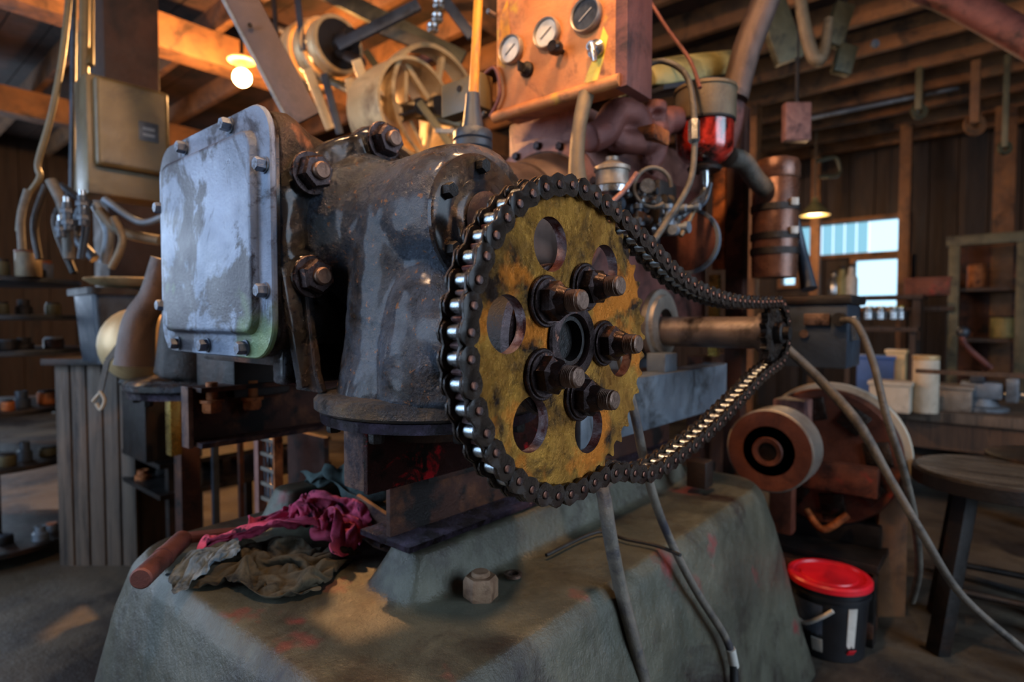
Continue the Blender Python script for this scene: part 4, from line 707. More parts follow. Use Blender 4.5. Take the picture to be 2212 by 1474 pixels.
RAGS['denim'] = (24, 21, [
-309,-357,8,9,11,0,8,8,8,9,10,-7,7,15,1,-4,6,15,6,10,11,3,9,-14,10,2,12,11,10,4,-3,13,-6,11,9,-1,4,-6,12,8,9,7,-13,-3,9,12,9,7,-2,17,-1,14,8,-6,7,16,-6,-4,13,11,14,-7,-2,9,11,-5,13,7,0,5,-3,
12,8,7,-8,-151,-176,-44,5,11,-6,9,10,6,8,10,-7,9,7,9,3,13,-9,-2,6,16,10,7,12,5,14,-6,8,3,14,11,9,3,-4,9,-11,13,5,0,-3,1,13,-2,7,15,11,7,9,13,11,0,11,12,-8,-14,8,-10,15,9,-5,8,7,12,11,5,6,9,
11,-7,8,-4,11,7,8,-8,-159,-180,-46,13,7,2,0,12,-8,9,11,-2,9,4,14,1,13,-11,8,13,1,4,5,16,4,9,12,11,8,-10,4,8,13,9,7,6,4,10,-8,12,4,6,-7,7,12,6,6,14,13,11,-2,12,12,-3,-12,7,-13,11,9,-7,15,5,5,
3,6,14,10,9,-1,10,-1,10,9,7,-9,-159,-182,-60,5,7,12,9,10,1,2,12,-8,9,5,14,7,11,-5,-1,15,-7,14,7,7,-3,6,15,13,7,1,9,11,-2,0,4,14,10,10,3,10,7,-8,6,5,11,-6,8,14,11,12,1,13,8,6,-5,9,-13,6,10,
-10,14,7,-3,2,5,14,8,3,11,12,7,3,13,6,-2,-165,-180,-72,10,7,6,0,5,13,10,9,3,5,7,-12,4,11,11,8,12,2,6,13,-7,10,7,9,3,5,14,8,10,-8,10,5,6,0,9,12,12,8,-1,12,8,-3,-2,7,12,-4,6,16,12,10,-4,12,9,
2,8,7,-9,-2,12,-9,12,9,1,10,2,8,4,8,10,12,4,-8,-166,-176,-63,12,6,1,-2,6,13,8,8,8,5,7,-14,7,11,4,7,12,5,6,3,13,9,8,7,3,14,2,13,-4,6,-1,11,-10,10,9,-1,7,10,4,9,10,6,9,10,4,-9,3,12,5,8,14,10,
8,-9,9,8,-8,4,10,9,12,7,3,11,10,1,4,-1,-14,11,3,-8,-162,-172,-35,4,10,-9,11,9,1,-4,6,14,10,10,-3,8,3,12,2,16,-2,9,8,6,9,7,10,7,-2,13,8,11,-2,-1,10,-11,9,9,-3,7,-5,11,8,10,7,3,14,-6,7,13,-1,
0,7,15,10,10,8,6,7,-14,12,4,-7,11,9,2,6,12,7,13,2,1,9,4,-11,-174,-179,-37,12,8,2,1,10,-12,11,10,4,0,6,16,7,5,11,11,9,5,1,16,2,10,-2,11,5,10,-7,5,9,11,12,5,-1,-1,11,-9,9,0,9,7,10,-5,4,7,14,3,
14,-8,12,7,-4,3,11,12,13,11,2,5,4,-15,13,7,-4,12,8,2,7,9,9,13,1,1,-176,-177,-54,4,5,13,8,10,-5,6,12,-9,9,7,12,0,5,16,7,1,13,8,11,7,9,10,9,0,10,-12,9,10,-2,8,2,13,4,10,-4,11,3,6,1,10,-13,3,6,
15,11,13,2,5,10,-15,13,6,2,2,15,8,16,4,-1,10,9,-6,8,8,-10,13,0,1,7,9,9,-179,-176,-55,8,6,10,6,3,15,8,11,-6,7,14,-8,8,4,14,1,4,16,2,2,16,10,9,9,7,12,-5,2,10,-12,10,6,5,3,11,9,11,1,-8,0,13,-3,
14,5,2,-1,13,11,15,9,-1,6,9,-15,14,6,-1,5,14,8,11,10,2,12,5,-1,3,0,-14,12,7,1,-185,-176,-44,6,2,12,6,4,13,8,12,-5,12,10,4,9,13,-5,4,4,16,2,4,15,3,4,15,10,11,3,13,5,-4,-5,10,-11,9,10,-3,10,7,
10,9,11,6,2,8,-15,14,10,-1,6,15,9,14,8,-2,6,5,-16,11,10,0,9,11,4,7,9,8,13,-1,-4,-2,3,-14,-189,-180,-33,9,5,11,4,1,14,9,11,-7,12,10,0,8,13,4,11,11,5,-1,2,17,1,4,15,11,8,-6,10,9,4,8,9,9,10,8,
-2,1,13,-1,10,12,-1,9,10,-5,11,10,-6,13,2,-11,2,16,6,13,4,6,3,12,-11,9,11,1,12,4,-3,10,4,10,1,2,-14,-191,-181,-36,2,-3,15,9,7,9,12,8,5,7,12,-8,11,5,13,6,14,-3,8,11,7,1,4,16,9,6,10,5,10,-9,
12,5,-3,6,12,8,8,8,-7,11,10,-5,7,15,0,12,9,-6,14,5,-9,10,13,4,-3,6,16,14,6,1,12,8,-1,0,12,-9,12,5,4,1,2,-13,-176,-185,-35,-10,3,12,7,6,11,9,6,9,8,11,-5,9,3,12,10,12,2,5,15,-3,8,8,9,4,6,14,
13,6,4,4,7,-12,10,8,-4,6,13,4,10,5,-12,11,9,-4,10,12,-5,10,11,2,11,12,0,0,8,13,11,6,9,13,6,4,6,10,-6,6,11,-6,-2,-1,-13,-175,-181,-37,9,-5,8,4,11,10,-9,6,11,9,7,10,10,7,8,10,10,4,8,12,2,5,13,
-4,13,3,4,1,7,14,12,7,-3,3,8,-13,9,7,-7,8,13,0,9,5,-10,9,13,-1,10,12,2,10,12,2,12,8,2,9,8,8,2,5,13,8,10,-1,7,12,-6,9,4,-10,-186,-195,-28,10,8,-10,6,11,6,10,2,10,5,10,10,-5,9,12,8,9,10,9,7,8,
11,7,4,5,10,-10,11,8,1,2,8,13,12,6,-6,4,8,-11,1,9,-12,11,9,-5,10,7,9,12,9,4,11,11,3,6,12,-6,9,11,-1,3,7,12,9,3,-8,7,9,-9,8,13,-3,-184,-195,-29,9,3,10,9,8,9,7,13,-4,8,12,5,11,7,7,7,10,9,4,9,
10,-2,4,14,13,6,3,1,8,-12,11,2,-6,6,13,1,3,11,5,11,7,-5,3,10,-14,12,8,-5,7,8,13,10,8,8,10,11,2,4,9,-13,11,7,-2,6,9,9,11,8,-1,3,13,-7,-165,-198,-38,-6,6,11,5,6,12,9,11,5,10,10,6,8,13,-2,5,3,
14,4,15,1,11,6,5,3,8,12,13,6,-2,0,3,-14,4,5,-12,10,10,2,2,13,8,13,6,3,7,11,-11,10,9,-7,11,8,10,1,10,12,13,7,-2,6,10,-10,8,8,-5,7,8,12,13,4,3,-165,-187,-56,-2,5,13,-6,7,12,13,8,-1,2,10,14,8,
12,4,5,2,15,11,10,6,3,14,-6,12,7,2,8,9,9,8,4,-10,-8,1,-14,11,8,-6,12,11,2,7,12,9,11,11,3,6,10,-13,14,9,1,1,9,14,11,6,6,11,8,-4,2,11,-11,13,6,-1,4,5,14,-169,-194,-52,7,13,-2,-9,3,11,11,10,2,
6,10,10,0,6,15,11,9,8,7,9,12,9,12,5,8,9,-9,8,10,6,12,7,-5,-7,0,-13,9,9,-9,13,9,-1,13,9,3,2,14,11,15,6,0,4,13,-10,14,7,4,1,10,12,12,6,7,7,9,-6,2,6,-14,12,5,3,-182,-200,-45,5,13,3,6,13,1,-1,2,
15,9,13,2,9,9,8,1,7,16,13,9,4,4,11,11,9,12,1,10,4,-8,7,10,7,11,6,-8,2,9,-11,14,6,6,6,12,-10,14,8,-1,4,12,13,12,10,3,6,11,-11,14,6,4,-2,9,12,9,9,4,11,4,-8,2,7,-12,-187,-213,-33,4,13,2,5,10,
-10,1,12,10,5,7,14,12,11,-3,8,11,9,4,8,14,12,10,2,6,13,4,10,9,0,12,7,-4,7,10,7,12,7,2,9,11,-6,14,8,0,3,12,-12,15,8,1,1,12,12,14,4,6,0,9,-12,10,10,1,3,11,8,11,4,7,12,-6,-4,])
RAGS['pink'] = (50, 33, [
-259,4,38,-3,0,18,-1,12,14,18,-7,-1,3,21,-2,19,4,3,19,4,1,16,8,-2,15,6,0,15,7,0,16,-4,5,16,-1,6,15,2,12,19,-5,5,19,1,-4,17,-5,4,14,3,12,15,0,7,16,-7,1,18,-1,-1,19,1,-1,21,0,-2,23,1,-4,21,7,
1,13,17,6,9,18,-3,7,15,-6,8,12,-8,4,-15,-12,14,11,13,9,-11,-14,13,8,-11,-16,1,17,-9,16,5,5,-17,12,10,1,14,7,5,12,14,8,3,15,-8,5,11,-14,-3,6,-15,-9,-4,-8,-17,-2,-10,-16,-2,-9,-17,0,-13,-13,6,
-16,1,9,-13,-6,11,-7,-9,-16,-2,5,2,-15,-9,5,0,-18,-475,6,20,-3,22,7,2,7,11,7,-17,-7,13,14,4,10,17,6,18,6,3,17,3,2,17,6,1,16,8,-2,17,3,1,18,-2,1,18,-3,5,16,1,14,18,-6,6,17,3,-9,16,-6,1,13,-7,
8,8,10,10,16,0,5,19,0,-5,19,1,-2,21,1,-2,20,0,-10,21,4,-3,19,8,5,11,12,6,-6,12,-12,10,16,9,17,-30,11,26,-5,-14,12,26,-13,-22,19,-4,-16,-15,9,12,12,12,3,6,14,15,-7,6,11,-11,5,8,14,-5,14,-1,
10,8,-16,-7,1,-15,-12,-1,-13,-14,-2,-12,-15,-1,-8,-17,3,-14,-9,10,-13,4,-10,-3,-12,1,-14,-10,7,-16,-4,5,-15,-10,-516,-1,-4,-2,36,31,18,31,17,16,-25,-21,17,9,4,13,14,6,14,10,5,14,7,8,15,5,6,
16,3,3,18,3,1,19,2,-2,19,-2,-1,19,-3,7,16,-2,14,19,-2,0,18,-1,-9,13,-13,1,6,13,11,12,3,10,14,-8,-12,19,3,-3,19,5,5,20,4,-2,19,2,-11,18,6,-3,23,4,-1,14,7,-7,-4,22,-2,13,-23,9,-1,-16,-17,19,
22,-7,9,14,34,-19,12,-12,2,11,15,13,-11,5,-3,-16,6,17,-1,0,7,-3,13,15,4,0,13,14,-4,8,-17,-5,-2,-15,-14,-1,-13,-14,1,-12,-15,2,-11,-13,7,-14,-4,-7,-7,-13,2,-15,-8,5,-15,-9,10,-17,0,-545,1,-5,
-9,28,27,15,49,34,35,-18,-31,15,2,13,14,13,5,16,9,3,15,7,2,15,5,5,15,3,7,17,0,3,18,1,2,20,-1,-1,20,-1,-7,19,-4,7,15,0,15,18,-6,2,15,-5,-11,16,-1,-1,4,10,12,15,-4,-5,17,1,-3,19,4,0,18,5,1,17,
1,-7,17,7,-3,22,3,-4,13,12,-11,11,-5,-4,0,21,6,9,-32,-9,-5,13,-13,14,21,45,0,14,-15,10,-9,14,4,-15,1,4,-12,7,-1,17,4,17,-7,6,10,-13,1,7,19,-1,17,-6,-8,7,-16,-7,0,-17,-12,0,-10,-15,2,-11,-13,
6,-12,-10,-6,-10,-13,2,-14,-10,7,-17,-7,9,-17,-3,-532,11,6,-25,13,-2,-2,39,32,33,15,12,25,-8,-11,21,4,-1,18,5,2,17,4,3,14,5,3,13,7,6,11,10,9,16,5,8,18,0,6,19,-2,1,19,-3,-7,19,-3,4,16,-2,9,
17,-3,2,16,-2,-3,16,1,-1,9,3,14,17,1,-2,17,2,-7,15,1,-9,18,3,5,17,5,0,14,6,-11,12,8,-13,6,-10,-1,3,18,-7,11,1,24,5,-3,-20,-1,5,31,17,8,-20,9,3,13,7,-13,3,5,-16,8,-5,16,2,16,-4,2,7,-18,2,4,
18,-1,17,-10,-8,14,-12,-10,-8,-12,-10,7,-8,-14,0,-10,-13,8,-12,-8,-2,-11,-12,2,-15,-11,7,-17,-7,10,-18,-2,-525,30,26,-18,-2,-21,-7,30,11,21,37,23,31,-19,-4,12,9,12,16,4,7,17,4,0,14,6,-8,14,
2,-6,15,2,6,12,7,12,16,5,9,18,1,8,19,-2,1,19,-3,-3,17,-2,1,17,-2,2,16,-1,0,13,1,8,16,-1,-2,15,0,-3,17,4,-3,17,3,0,16,3,-2,16,-1,-2,18,9,-4,15,5,-3,-2,-12,-13,14,-22,-6,-2,26,2,-6,21,27,17,
-4,4,2,3,-16,17,-9,6,2,-9,6,16,-8,0,2,10,11,18,5,3,-11,-17,-5,17,-1,9,6,0,-20,19,-3,-10,-14,-10,-7,11,-4,-13,10,-11,-7,7,-12,-9,0,-13,-11,-5,-13,-12,10,-17,-4,8,-18,-4,-503,47,40,-28,-22,
-19,0,20,2,17,37,9,22,-6,8,16,2,9,8,13,8,12,3,10,17,-2,-3,14,3,-8,8,8,-11,18,1,4,15,3,12,16,5,8,18,2,7,19,-2,1,18,-1,0,17,-1,1,16,0,0,16,-1,-1,17,0,1,15,1,11,17,1,4,17,2,1,17,3,-4,15,-4,1,
13,11,-1,3,-11,-33,4,-4,-7,-8,-23,21,7,6,-31,19,29,16,-4,18,14,7,-4,15,9,-12,-18,19,-4,-3,12,-3,13,16,13,-4,-2,-19,8,14,-7,-5,6,14,14,18,0,-8,-10,-7,-19,15,-12,-7,9,-14,6,5,-16,-5,5,-13,-8,
6,-10,-12,-1,-2,-19,1,-8,-18,10,-18,-2,-498,26,42,-8,5,-10,1,15,3,0,13,-8,8,12,17,18,2,4,12,3,5,5,13,14,16,-6,4,16,-2,-5,8,12,-11,16,5,-5,18,0,5,16,3,9,16,6,11,18,-1,3,18,-2,-1,16,0,3,17,-1,
2,16,0,2,18,1,-2,19,-1,-1,17,4,8,18,3,0,15,-2,-8,14,-3,2,10,9,0,10,-11,-29,-18,-11,-25,-10,-6,40,6,-21,-16,57,13,-17,7,26,26,-28,15,-5,6,12,12,8,-19,11,22,-3,-13,7,-7,13,12,3,-14,18,-3,4,9,
11,14,16,-4,-13,-1,-18,8,17,-4,-13,9,-15,-7,3,-15,8,7,-10,-11,-1,-4,-17,8,-11,-11,-5,1,-18,7,-15,-12,-497,11,42,-8,6,-13,7,12,9,-2,22,-9,-2,13,17,19,0,7,19,-4,-1,5,13,11,11,2,11,15,-4,-2,7,
12,-12,19,2,1,18,5,-6,18,0,6,16,5,8,15,3,9,16,-2,-2,16,-2,-1,14,2,7,17,-1,3,16,-1,5,19,0,-7,18,3,2,20,3,4,17,0,-6,11,-10,-8,10,8,-11,7,-12,17,-7,11,-46,-19,-11,-12,5,-26,15,66,-20,-4,30,11,
12,-18,29,12,-5,19,16,-22,10,-11,7,-8,21,21,-6,-7,11,-2,7,12,3,-17,12,-8,9,16,-7,-8,13,-1,15,14,-11,-4,12,-10,-13,4,-15,8,8,-7,-13,-3,0,-16,8,-13,-7,-2,0,-19,1,-8,-18,-491,3,39,-7,7,-10,-4,
15,-3,6,11,12,2,19,-1,7,5,17,19,-2,-2,15,-1,4,6,12,10,14,1,8,12,7,-13,16,3,-10,18,7,9,19,0,-6,16,4,8,15,3,6,15,1,4,15,-3,-1,13,-7,-4,12,7,11,16,-5,1,15,0,12,17,2,-12,19,-6,0,19,4,-5,10,-12,
-3,10,10,-7,14,-2,14,10,-7,-24,-17,-3,-36,-20,-19,-2,58,-10,10,41,-6,-5,8,8,22,11,21,20,-39,17,1,-21,15,14,16,-13,4,17,-4,6,9,5,-15,18,-5,2,12,-10,-13,18,-5,9,17,-8,11,13,-9,-11,6,-15,6,7,
-6,-13,-4,0,-17,11,-14,-7,1,-4,-18,-2,-4,-19,-484,5,34,-16,11,-1,0,8,-16,0,17,9,12,5,16,3,16,0,12,3,12,16,0,-2,14,4,4,10,9,12,18,2,0,13,8,-15,18,4,-8,19,3,0,16,4,10,14,-9,-6,17,3,6,7,10,11,
13,-7,-2,13,-9,-6,12,7,12,17,-8,1,10,7,17,18,-6,-3,12,0,-16,16,-9,-4,18,-2,8,14,14,1,7,-14,0,-7,5,-39,-15,-10,-37,44,-21,28,40,-1,-26,5,-1,43,29,7,-14,-8,24,39,-50,7,2,-17,-3,19,22,-6,-7,19,
2,-1,15,6,-8,15,-8,-11,19,-6,-3,15,-14,5,14,-5,14,13,-12,-2,8,-9,-12,0,-6,-14,5,-7,-14,1,-6,-16,-4,-2,-19,-481,13,28,-10,-1,20,2,8,-19,-6,19,-11,8,10,17,16,0,9,7,16,1,11,6,9,16,3,1,14,6,7,
16,4,8,16,5,-11,18,4,-9,14,7,-11,18,-3,1,15,-4,8,14,-2,-8,3,9,13,14,-2,2,12,-6,11,11,-5,-14,13,2,17,15,-3,2,10,7,14,18,-3,-1,4,-11,-17,17,-4,-2,12,2,-14,6,-14,5,11,11,19,-12,2,-61,14,9,-4,
55,-10,-4,18,-19,-4,23,-7,2,6,20,31,-24,13,32,-48,-7,16,17,9,-5,3,-6,15,18,-10,-7,16,1,-5,18,0,-9,13,-14,3,15,-4,-11,17,-6,5,9,-10,-13,8,-6,-13,2,-8,-14,-4,-6,-15,1,-2,-19,-474,12,24,-12,0,
18,10,-1,-3,-8,18,-5,0,21,-1,18,-2,11,17,3,5,10,11,3,9,13,7,16,4,3,16,6,10,21,-5,2,15,6,-11,11,11,-14,18,-3,-5,15,-5,6,6,-3,-15,10,4,14,10,-9,1,12,7,10,17,-5,6,11,-11,-3,8,11,9,3,8,11,13,
-14,-11,17,7,0,5,-9,-14,0,-11,5,9,-7,-4,12,15,17,-5,-15,-29,0,19,-34,27,23,-4,58,10,5,22,-36,1,-5,-16,10,-26,24,29,-20,-8,16,3,0,20,12,-2,-12,10,0,12,19,-3,-12,13,-7,11,21,-4,0,16,-3,-10,8,
-13,-14,11,-8,-12,4,-12,-10,1,-7,-15,0,-2,-18,17,-6,7,-480,10,2,-3,6,19,18,-2,6,-13,16,-8,-2,19,-6,13,3,12,19,2,1,16,4,0,11,7,9,12,14,5,15,7,10,18,-1,7,20,-1,-5,9,12,-13,15,1,-11,15,-5,5,4,
-3,-17,15,-3,7,12,-10,2,14,3,13,21,-2,6,9,-3,-19,7,9,9,0,7,27,-2,-14,-9,15,12,-1,6,-6,-3,10,-2,-1,8,-8,-14,-12,0,-6,2,-11,-27,6,12,-11,17,29,-6,43,11,22,21,-24,12,-13,-27,5,-15,6,31,-16,17,
-1,42,0,-1,18,-1,10,-16,-16,-1,19,4,3,18,-8,-2,15,-9,5,20,2,-8,7,-14,-13,8,-9,-13,6,-8,-12,2,-7,-16,17,-4,2,19,-2,0,-484,-1,-2,-5,12,14,20,-3,2,-7,18,2,-3,15,-11,4,8,14,16,1,3,18,6,-1,17,-1,
2,14,6,7,13,14,6,15,5,12,18,-2,3,15,4,-10,8,11,-13,14,-4,-1,10,-3,-13,14,-4,-3,12,-11,0,8,0,9,18,10,11,19,-3,-15,14,1,3,-5,13,21,-5,-21,13,11,14,-12,5,-10,-10,16,1,-3,-10,-13,4,14,-4,0,-15,
7,-29,-2,8,-13,19,3,0,23,16,16,30,-10,-2,-16,-36,26,-14,-19,46,16,24,-3,25,13,-18,16,-3,-3,-19,-9,7,20,5,5,25,0,-7,18,-7,3,14,-2,-13,8,-13,-13,10,-7,-11,7,-6,-13,8,-7,-16,18,-4,1,14,-12,-8,
-490,13,7,8,8,13,17,-3,-8,0,14,12,-1,15,-8,-2,13,14,11,2,12,15,5,-5,18,3,-1,18,-2,-1,17,3,4,13,13,8,12,8,9,19,-1,9,14,8,-10,8,8,-16,17,-7,-8,9,-9,0,-2,-14,5,17,11,-7,8,9,14,19,0,-15,20,1,-1,
5,6,23,-17,-15,12,16,-11,1,10,4,-13,16,-2,-2,-3,-12,-4,15,1,2,-8,-13,2,-9,12,-30,10,-6,-6,18,11,12,16,-5,-5,-11,-2,17,-6,-21,54,29,14,-21,15,5,10,15,1,-1,-19,-10,9,21,2,1,27,-3,-5,11,3,-19,
14,-4,-12,14,-8,-8,9,-6,-10,7,-7,-13,8,-6,-14,17,-7,-5,10,-18,-8,-491,25,17,20,5,-2,16,4,-2,7,8,14,-1,15,-3,-5,13,11,7,5,15,15,0,6,12,8,-8,17,2,-3,17,2,-3,18,2,0,16,5,6,15,5,15,14,20,10,13,
8,-16,9,-34,10,18,1,-9,-21,-6,-8,14,-12,-1,21,-9,-1,22,1,17,0,23,-17,15,9,26,-22,-12,8,19,0,-8,14,-8,-6,10,3,-7,13,-11,1,2,1,-13,16,-6,3,-13,-17,8,12,3,-6,6,18,14,0,-10,-10,-9,-14,16,5,25,
17,30,-1,-18,18,6,2,5,2,16,7,-15,-9,15,5,7,20,-6,-10,18,1,-7,16,-8,-7,13,-6,-8,8,-7,-11,4,-2,-16,-2,-3,-17,14,-10,-10,13,-14,-4,-487,24,22,17,4,-6,17,4,-3,18,4,10,-2,17,7,-3,12,10,-2,12,9,
14,0,10,14,-1,5,11,8,-9,14,5,-9,17,0,-3,17,2,-1,20,0,4,0,26,18,23,12,6,1,-43,14,26,-9,2,-7,-9,-18,-7,-5,7,20,2,-11,22,5,10,6,-12,4,-1,4,12,6,-9,-1,11,12,3,1,10,-14,15,-10,1,9,-16,0,18,4,-8,
3,20,-17,5,-11,-6,3,-10,25,12,21,-4,-13,-8,11,6,-15,13,22,1,-19,16,15,11,17,14,-2,13,-9,0,6,-16,-2,15,9,-2,19,-7,9,12,-16,1,11,-13,-8,11,-8,-10,10,-6,-12,9,2,-15,-4,-4,-16,8,14,-11,13,-10,
-12,-484,17,21,14,6,-9,20,4,-4,19,3,4,4,10,17,-4,17,5,-5,14,3,12,1,11,8,3,12,16,-2,4,12,8,-11,12,6,-11,14,-5,2,20,5,-2,16,-5,3,19,22,4,-1,-10,20,33,-25,5,15,0,-21,-20,-14,11,-4,-9,14,17,3,
-20,3,-6,21,1,-3,16,10,11,-8,6,-1,8,9,11,-6,14,-11,6,2,1,-16,19,-4,3,-7,8,-20,16,-4,-1,13,11,-6,5,-5,-20,13,-8,5,-6,-9,13,5,15,12,13,8,9,16,-10,-13,19,-7,1,19,5,4,20,0,-5,17,-9,10,15,-11,5,
13,-14,3,10,-13,-4,6,-13,-9,0,-6,-16,-1,-3,-17,1,10,-16,13,17,1,-480,15,10,13,7,-13,18,5,-6,22,3,1,11,5,17,-4,16,10,-6,15,-7,2,7,16,11,4,11,16,-1,7,17,-1,0,9,12,-13,16,-5,-15,16,4,14,17,4,
-17,26,-11,-4,7,15,23,15,-21,11,17,-11,-24,12,5,13,-17,-16,24,-9,-17,-10,1,1,19,1,0,13,12,14,-7,12,0,15,12,8,-6,-2,-10,-6,13,3,-3,13,1,-1,-7,-1,-18,18,-3,3,13,8,-9,0,2,-22,20,-2,2,11,-10,5,
13,5,-3,7,5,17,14,-7,-3,16,-7,-6,13,-13,5,19,4,0,20,0,0,17,-6,9,14,-12,4,11,-14,2,7,-13,-9,2,-10,-12,-1,-9,-15,-3,3,-18,-2,16,-12,-473,35,27,14,6,-11,14,8,-12,20,4,-5,19,2,12,2,12,15,-5,15,
-6,-5,13,10,9,4,15,14,-1,7,19,-1,4,-1,12,-24,23,-2,-10,12,1,25,14,4,-6,9,-3,-14,40,-3,0,13,2,19,13,-22,3,22,5,-9,4,-9,14,-18,-18,3,-31,-3,17,-3,-13,22,15,13,-4,16,11,5,14,0,2,-5,-7,-18,16,2,
-9,10,2,13,-4,5,-20,18,-7,7,12,3,-11,0,5,-16,18,-2,2,16,-6,0,12,5,-10,15,-1,7,14,-2,9,14,-8,-7,11,-15,-1,16,-8,0,20,-1,-1,18,-2,6,18,-4,6,14,-11,7,7,-12,-10,5,-14,-10,0,-11,-12,-4,-3,-17,-3,
18,-8,-483,49,29,18,-2,-5,8,13,-15,18,6,-11,21,2,0,15,2,15,-6,15,7,-4,15,0,7,1,13,9,9,12,21,1,11,10,3,-14,10,6,-30,-5,-6,22,23,9,11,13,-7,-2,19,3,-16,38,-6,-12,2,-2,34,3,-10,12,36,-1,1,-17,
-17,-1,-13,-25,7,-40,3,22,23,16,-5,18,3,2,12,3,6,-1,-7,-21,14,-1,-9,7,3,17,7,4,-13,15,-9,11,9,7,-16,1,4,-17,17,-7,6,16,-4,2,10,6,-12,17,3,-1,17,-2,2,14,-5,3,11,-11,-8,14,-12,-4,15,-12,-5,18,
-4,4,20,-3,6,16,-2,9,9,-13,-6,6,-12,-10,2,-12,-11,3,-11,-15,-4,17,-9,-497,64,44,12,-3,-15,21,3,2,9,13,-17,19,5,-10,22,-1,3,10,5,17,-7,16,-6,9,-2,14,4,16,7,11,10,16,21,-1,-5,2,6,-38,6,-13,11,
18,3,16,27,6,5,-5,11,-24,24,-12,-15,-11,5,18,4,6,16,41,-19,27,30,-35,9,-25,-21,8,-50,8,-1,1,4,27,25,15,-5,7,-1,-19,15,1,6,6,-4,-17,16,7,3,8,-13,9,14,8,-3,0,-3,-21,16,2,2,16,-5,3,10,5,-12,15,
-1,5,14,6,-2,16,-3,3,11,-11,3,14,-8,-5,15,-1,-12,10,-8,-13,15,-9,7,20,-3,1,18,-9,-3,3,-17,-4,6,-10,-9,4,-12,-11,18,-3,1,5,10,-14,-504,66,57,-2,-2,-17,18,5,-7,22,4,-3,9,14,-16,20,4,-8,21,-1,
2,9,6,11,-2,13,7,10,10,19,2,18,-5,15,-4,16,9,-14,-29,11,-18,-19,12,20,8,-2,4,26,18,0,10,40,13,-39,-9,-19,20,10,27,18,20,-21,18,17,-45,13,-40,-19,2,-44,0,7,18,17,11,20,15,-8,4,-8,10,8,2,-16,
16,6,-2,15,-10,7,17,6,-7,2,-3,-19,17,-2,8,18,1,2,8,6,-18,15,-3,8,14,6,-5,12,-5,11,15,-2,3,14,-3,-4,11,-6,-12,4,-6,-18,16,-3,-9,16,-11,-6,15,-12,-3,12,-14,6,11,-8,-11,11,-7,-8,13,-9,8,16,-4,
2,15,-1,-11,-531,67,45,12,7,-13,15,-5,7,18,8,-6,16,9,-13,14,12,-12,18,5,-5,18,3,-1,12,13,8,10,-2,14,0,19,-3,2,6,20,13,-17,-9,5,-11,-23,4,15,-22,15,6,7,-1,-2,27,42,7,-7,30,-9,1,4,4,37,21,-31,
18,-27,-34,16,-45,-24,-32,-24,10,3,6,27,18,20,12,13,16,0,10,11,1,-11,9,-7,6,16,7,-15,14,-2,-15,16,-4,8,19,4,0,12,5,-13,15,-7,7,8,10,-11,13,-1,10,14,-1,9,16,-1,-3,12,-3,-9,1,-11,-13,15,-3,
-10,15,-12,-2,15,-11,-6,18,-3,-8,15,-12,0,11,-8,-9,12,-9,-5,14,-7,-4,16,-4,5,-1,-7,-17,-523,65,45,7,-3,-16,21,4,6,13,13,10,21,3,-3,17,7,-11,14,11,-8,13,8,-5,8,9,-2,16,1,9,15,3,-10,0,11,24,2,
-12,19,2,0,-27,9,5,-19,7,15,-27,32,6,12,29,-6,8,29,-4,5,10,-1,37,-10,-24,38,-8,-32,22,-55,-23,-57,-25,-10,-41,10,13,19,4,30,63,25,5,8,16,-4,7,14,-1,-8,8,5,-19,20,1,6,22,-1,-2,16,4,-9,17,-5,
6,18,0,-2,3,15,-12,16,-5,2,8,-1,14,6,-9,-10,16,2,-7,7,-10,-12,16,-7,0,13,-15,1,15,-11,-5,16,-8,-9,19,2,-7,13,-11,-6,12,-10,-3,13,-1,-11,11,-11,-8,14,-13,-3,-534,75,40,8,-3,-15,18,-1,0,12,13,
10,18,7,6,19,5,-5,18,6,-4,13,12,-7,7,13,-10,13,3,2,12,0,-9,14,4,21,0,-6,27,3,-1,-1,4,-4,-24,3,18,-31,34,16,-13,26,-9,2,30,4,17,7,4,22,-6,-16,48,5,-38,32,-44,-21,-38,-33,19,-61,-16,3,4,7,-27,
22,8,27,59,32,-11,-2,19,-5,-7,15,14,-9,18,3,7,21,0,-1,18,-1,-3,16,1,-2,18,-3,5,5,14,-13,16,-2,-3,9,-2,13,2,-9,-13,12,-1,-9,16,-9,-6,16,-7,-4,14,-13,5,15,-12,-5,14,-14,0,16,1,-8,15,-6,-8,14,
-9,-3,13,-6,-9,13,-6,-13,12,-12,-7,-537,80,38,13,-8,-2,13,1,-13,18,0,5,13,13,4,15,11,5,18,5,-1,20,12,1,10,13,-6,12,0,-6,-1,13,-18,15,-12,9,4,12,36,16,-6,16,4,-1,-15,-9,-19,-19,5,31,-26,29,
21,-9,41,-14,14,9,2,17,-9,-1,43,0,-24,3,-1,-38,9,-40,25,-53,-22,15,-14,3,-23,12,17,-25,46,13,14,20,28,-9,-6,4,10,-12,18,6,7,22,2,-2,19,-2,5,17,-3,-3,18,0,4,9,10,-11,16,2,-4,15,-2,1,4,-15,0,
13,4,-12,15,-8,-5,17,-10,-4,15,-12,-2,8,-17,8,16,-4,-6,16,-3,-6,14,-6,-6,13,-8,-6,13,-9,-7,11,-8,-9,13,-10,-10,-532,87,17,11,-11,-2,11,4,11,14,1,-14,17,8,0,17,6,3,12,12,3,15,11,12,14,10,4,
17,2,-2,2,14,-18,5,-16,7,15,-7,-11,2,26,34,24,6,7,-7,-14,-21,-6,-29,-2,3,19,-26,35,36,-2,10,-16,36,1,-16,10,-10,-10,13,21,13,16,-13,-31,-11,-34,21,-14,10,-14,2,-3,-9,44,20,-13,4,6,-10,-21,
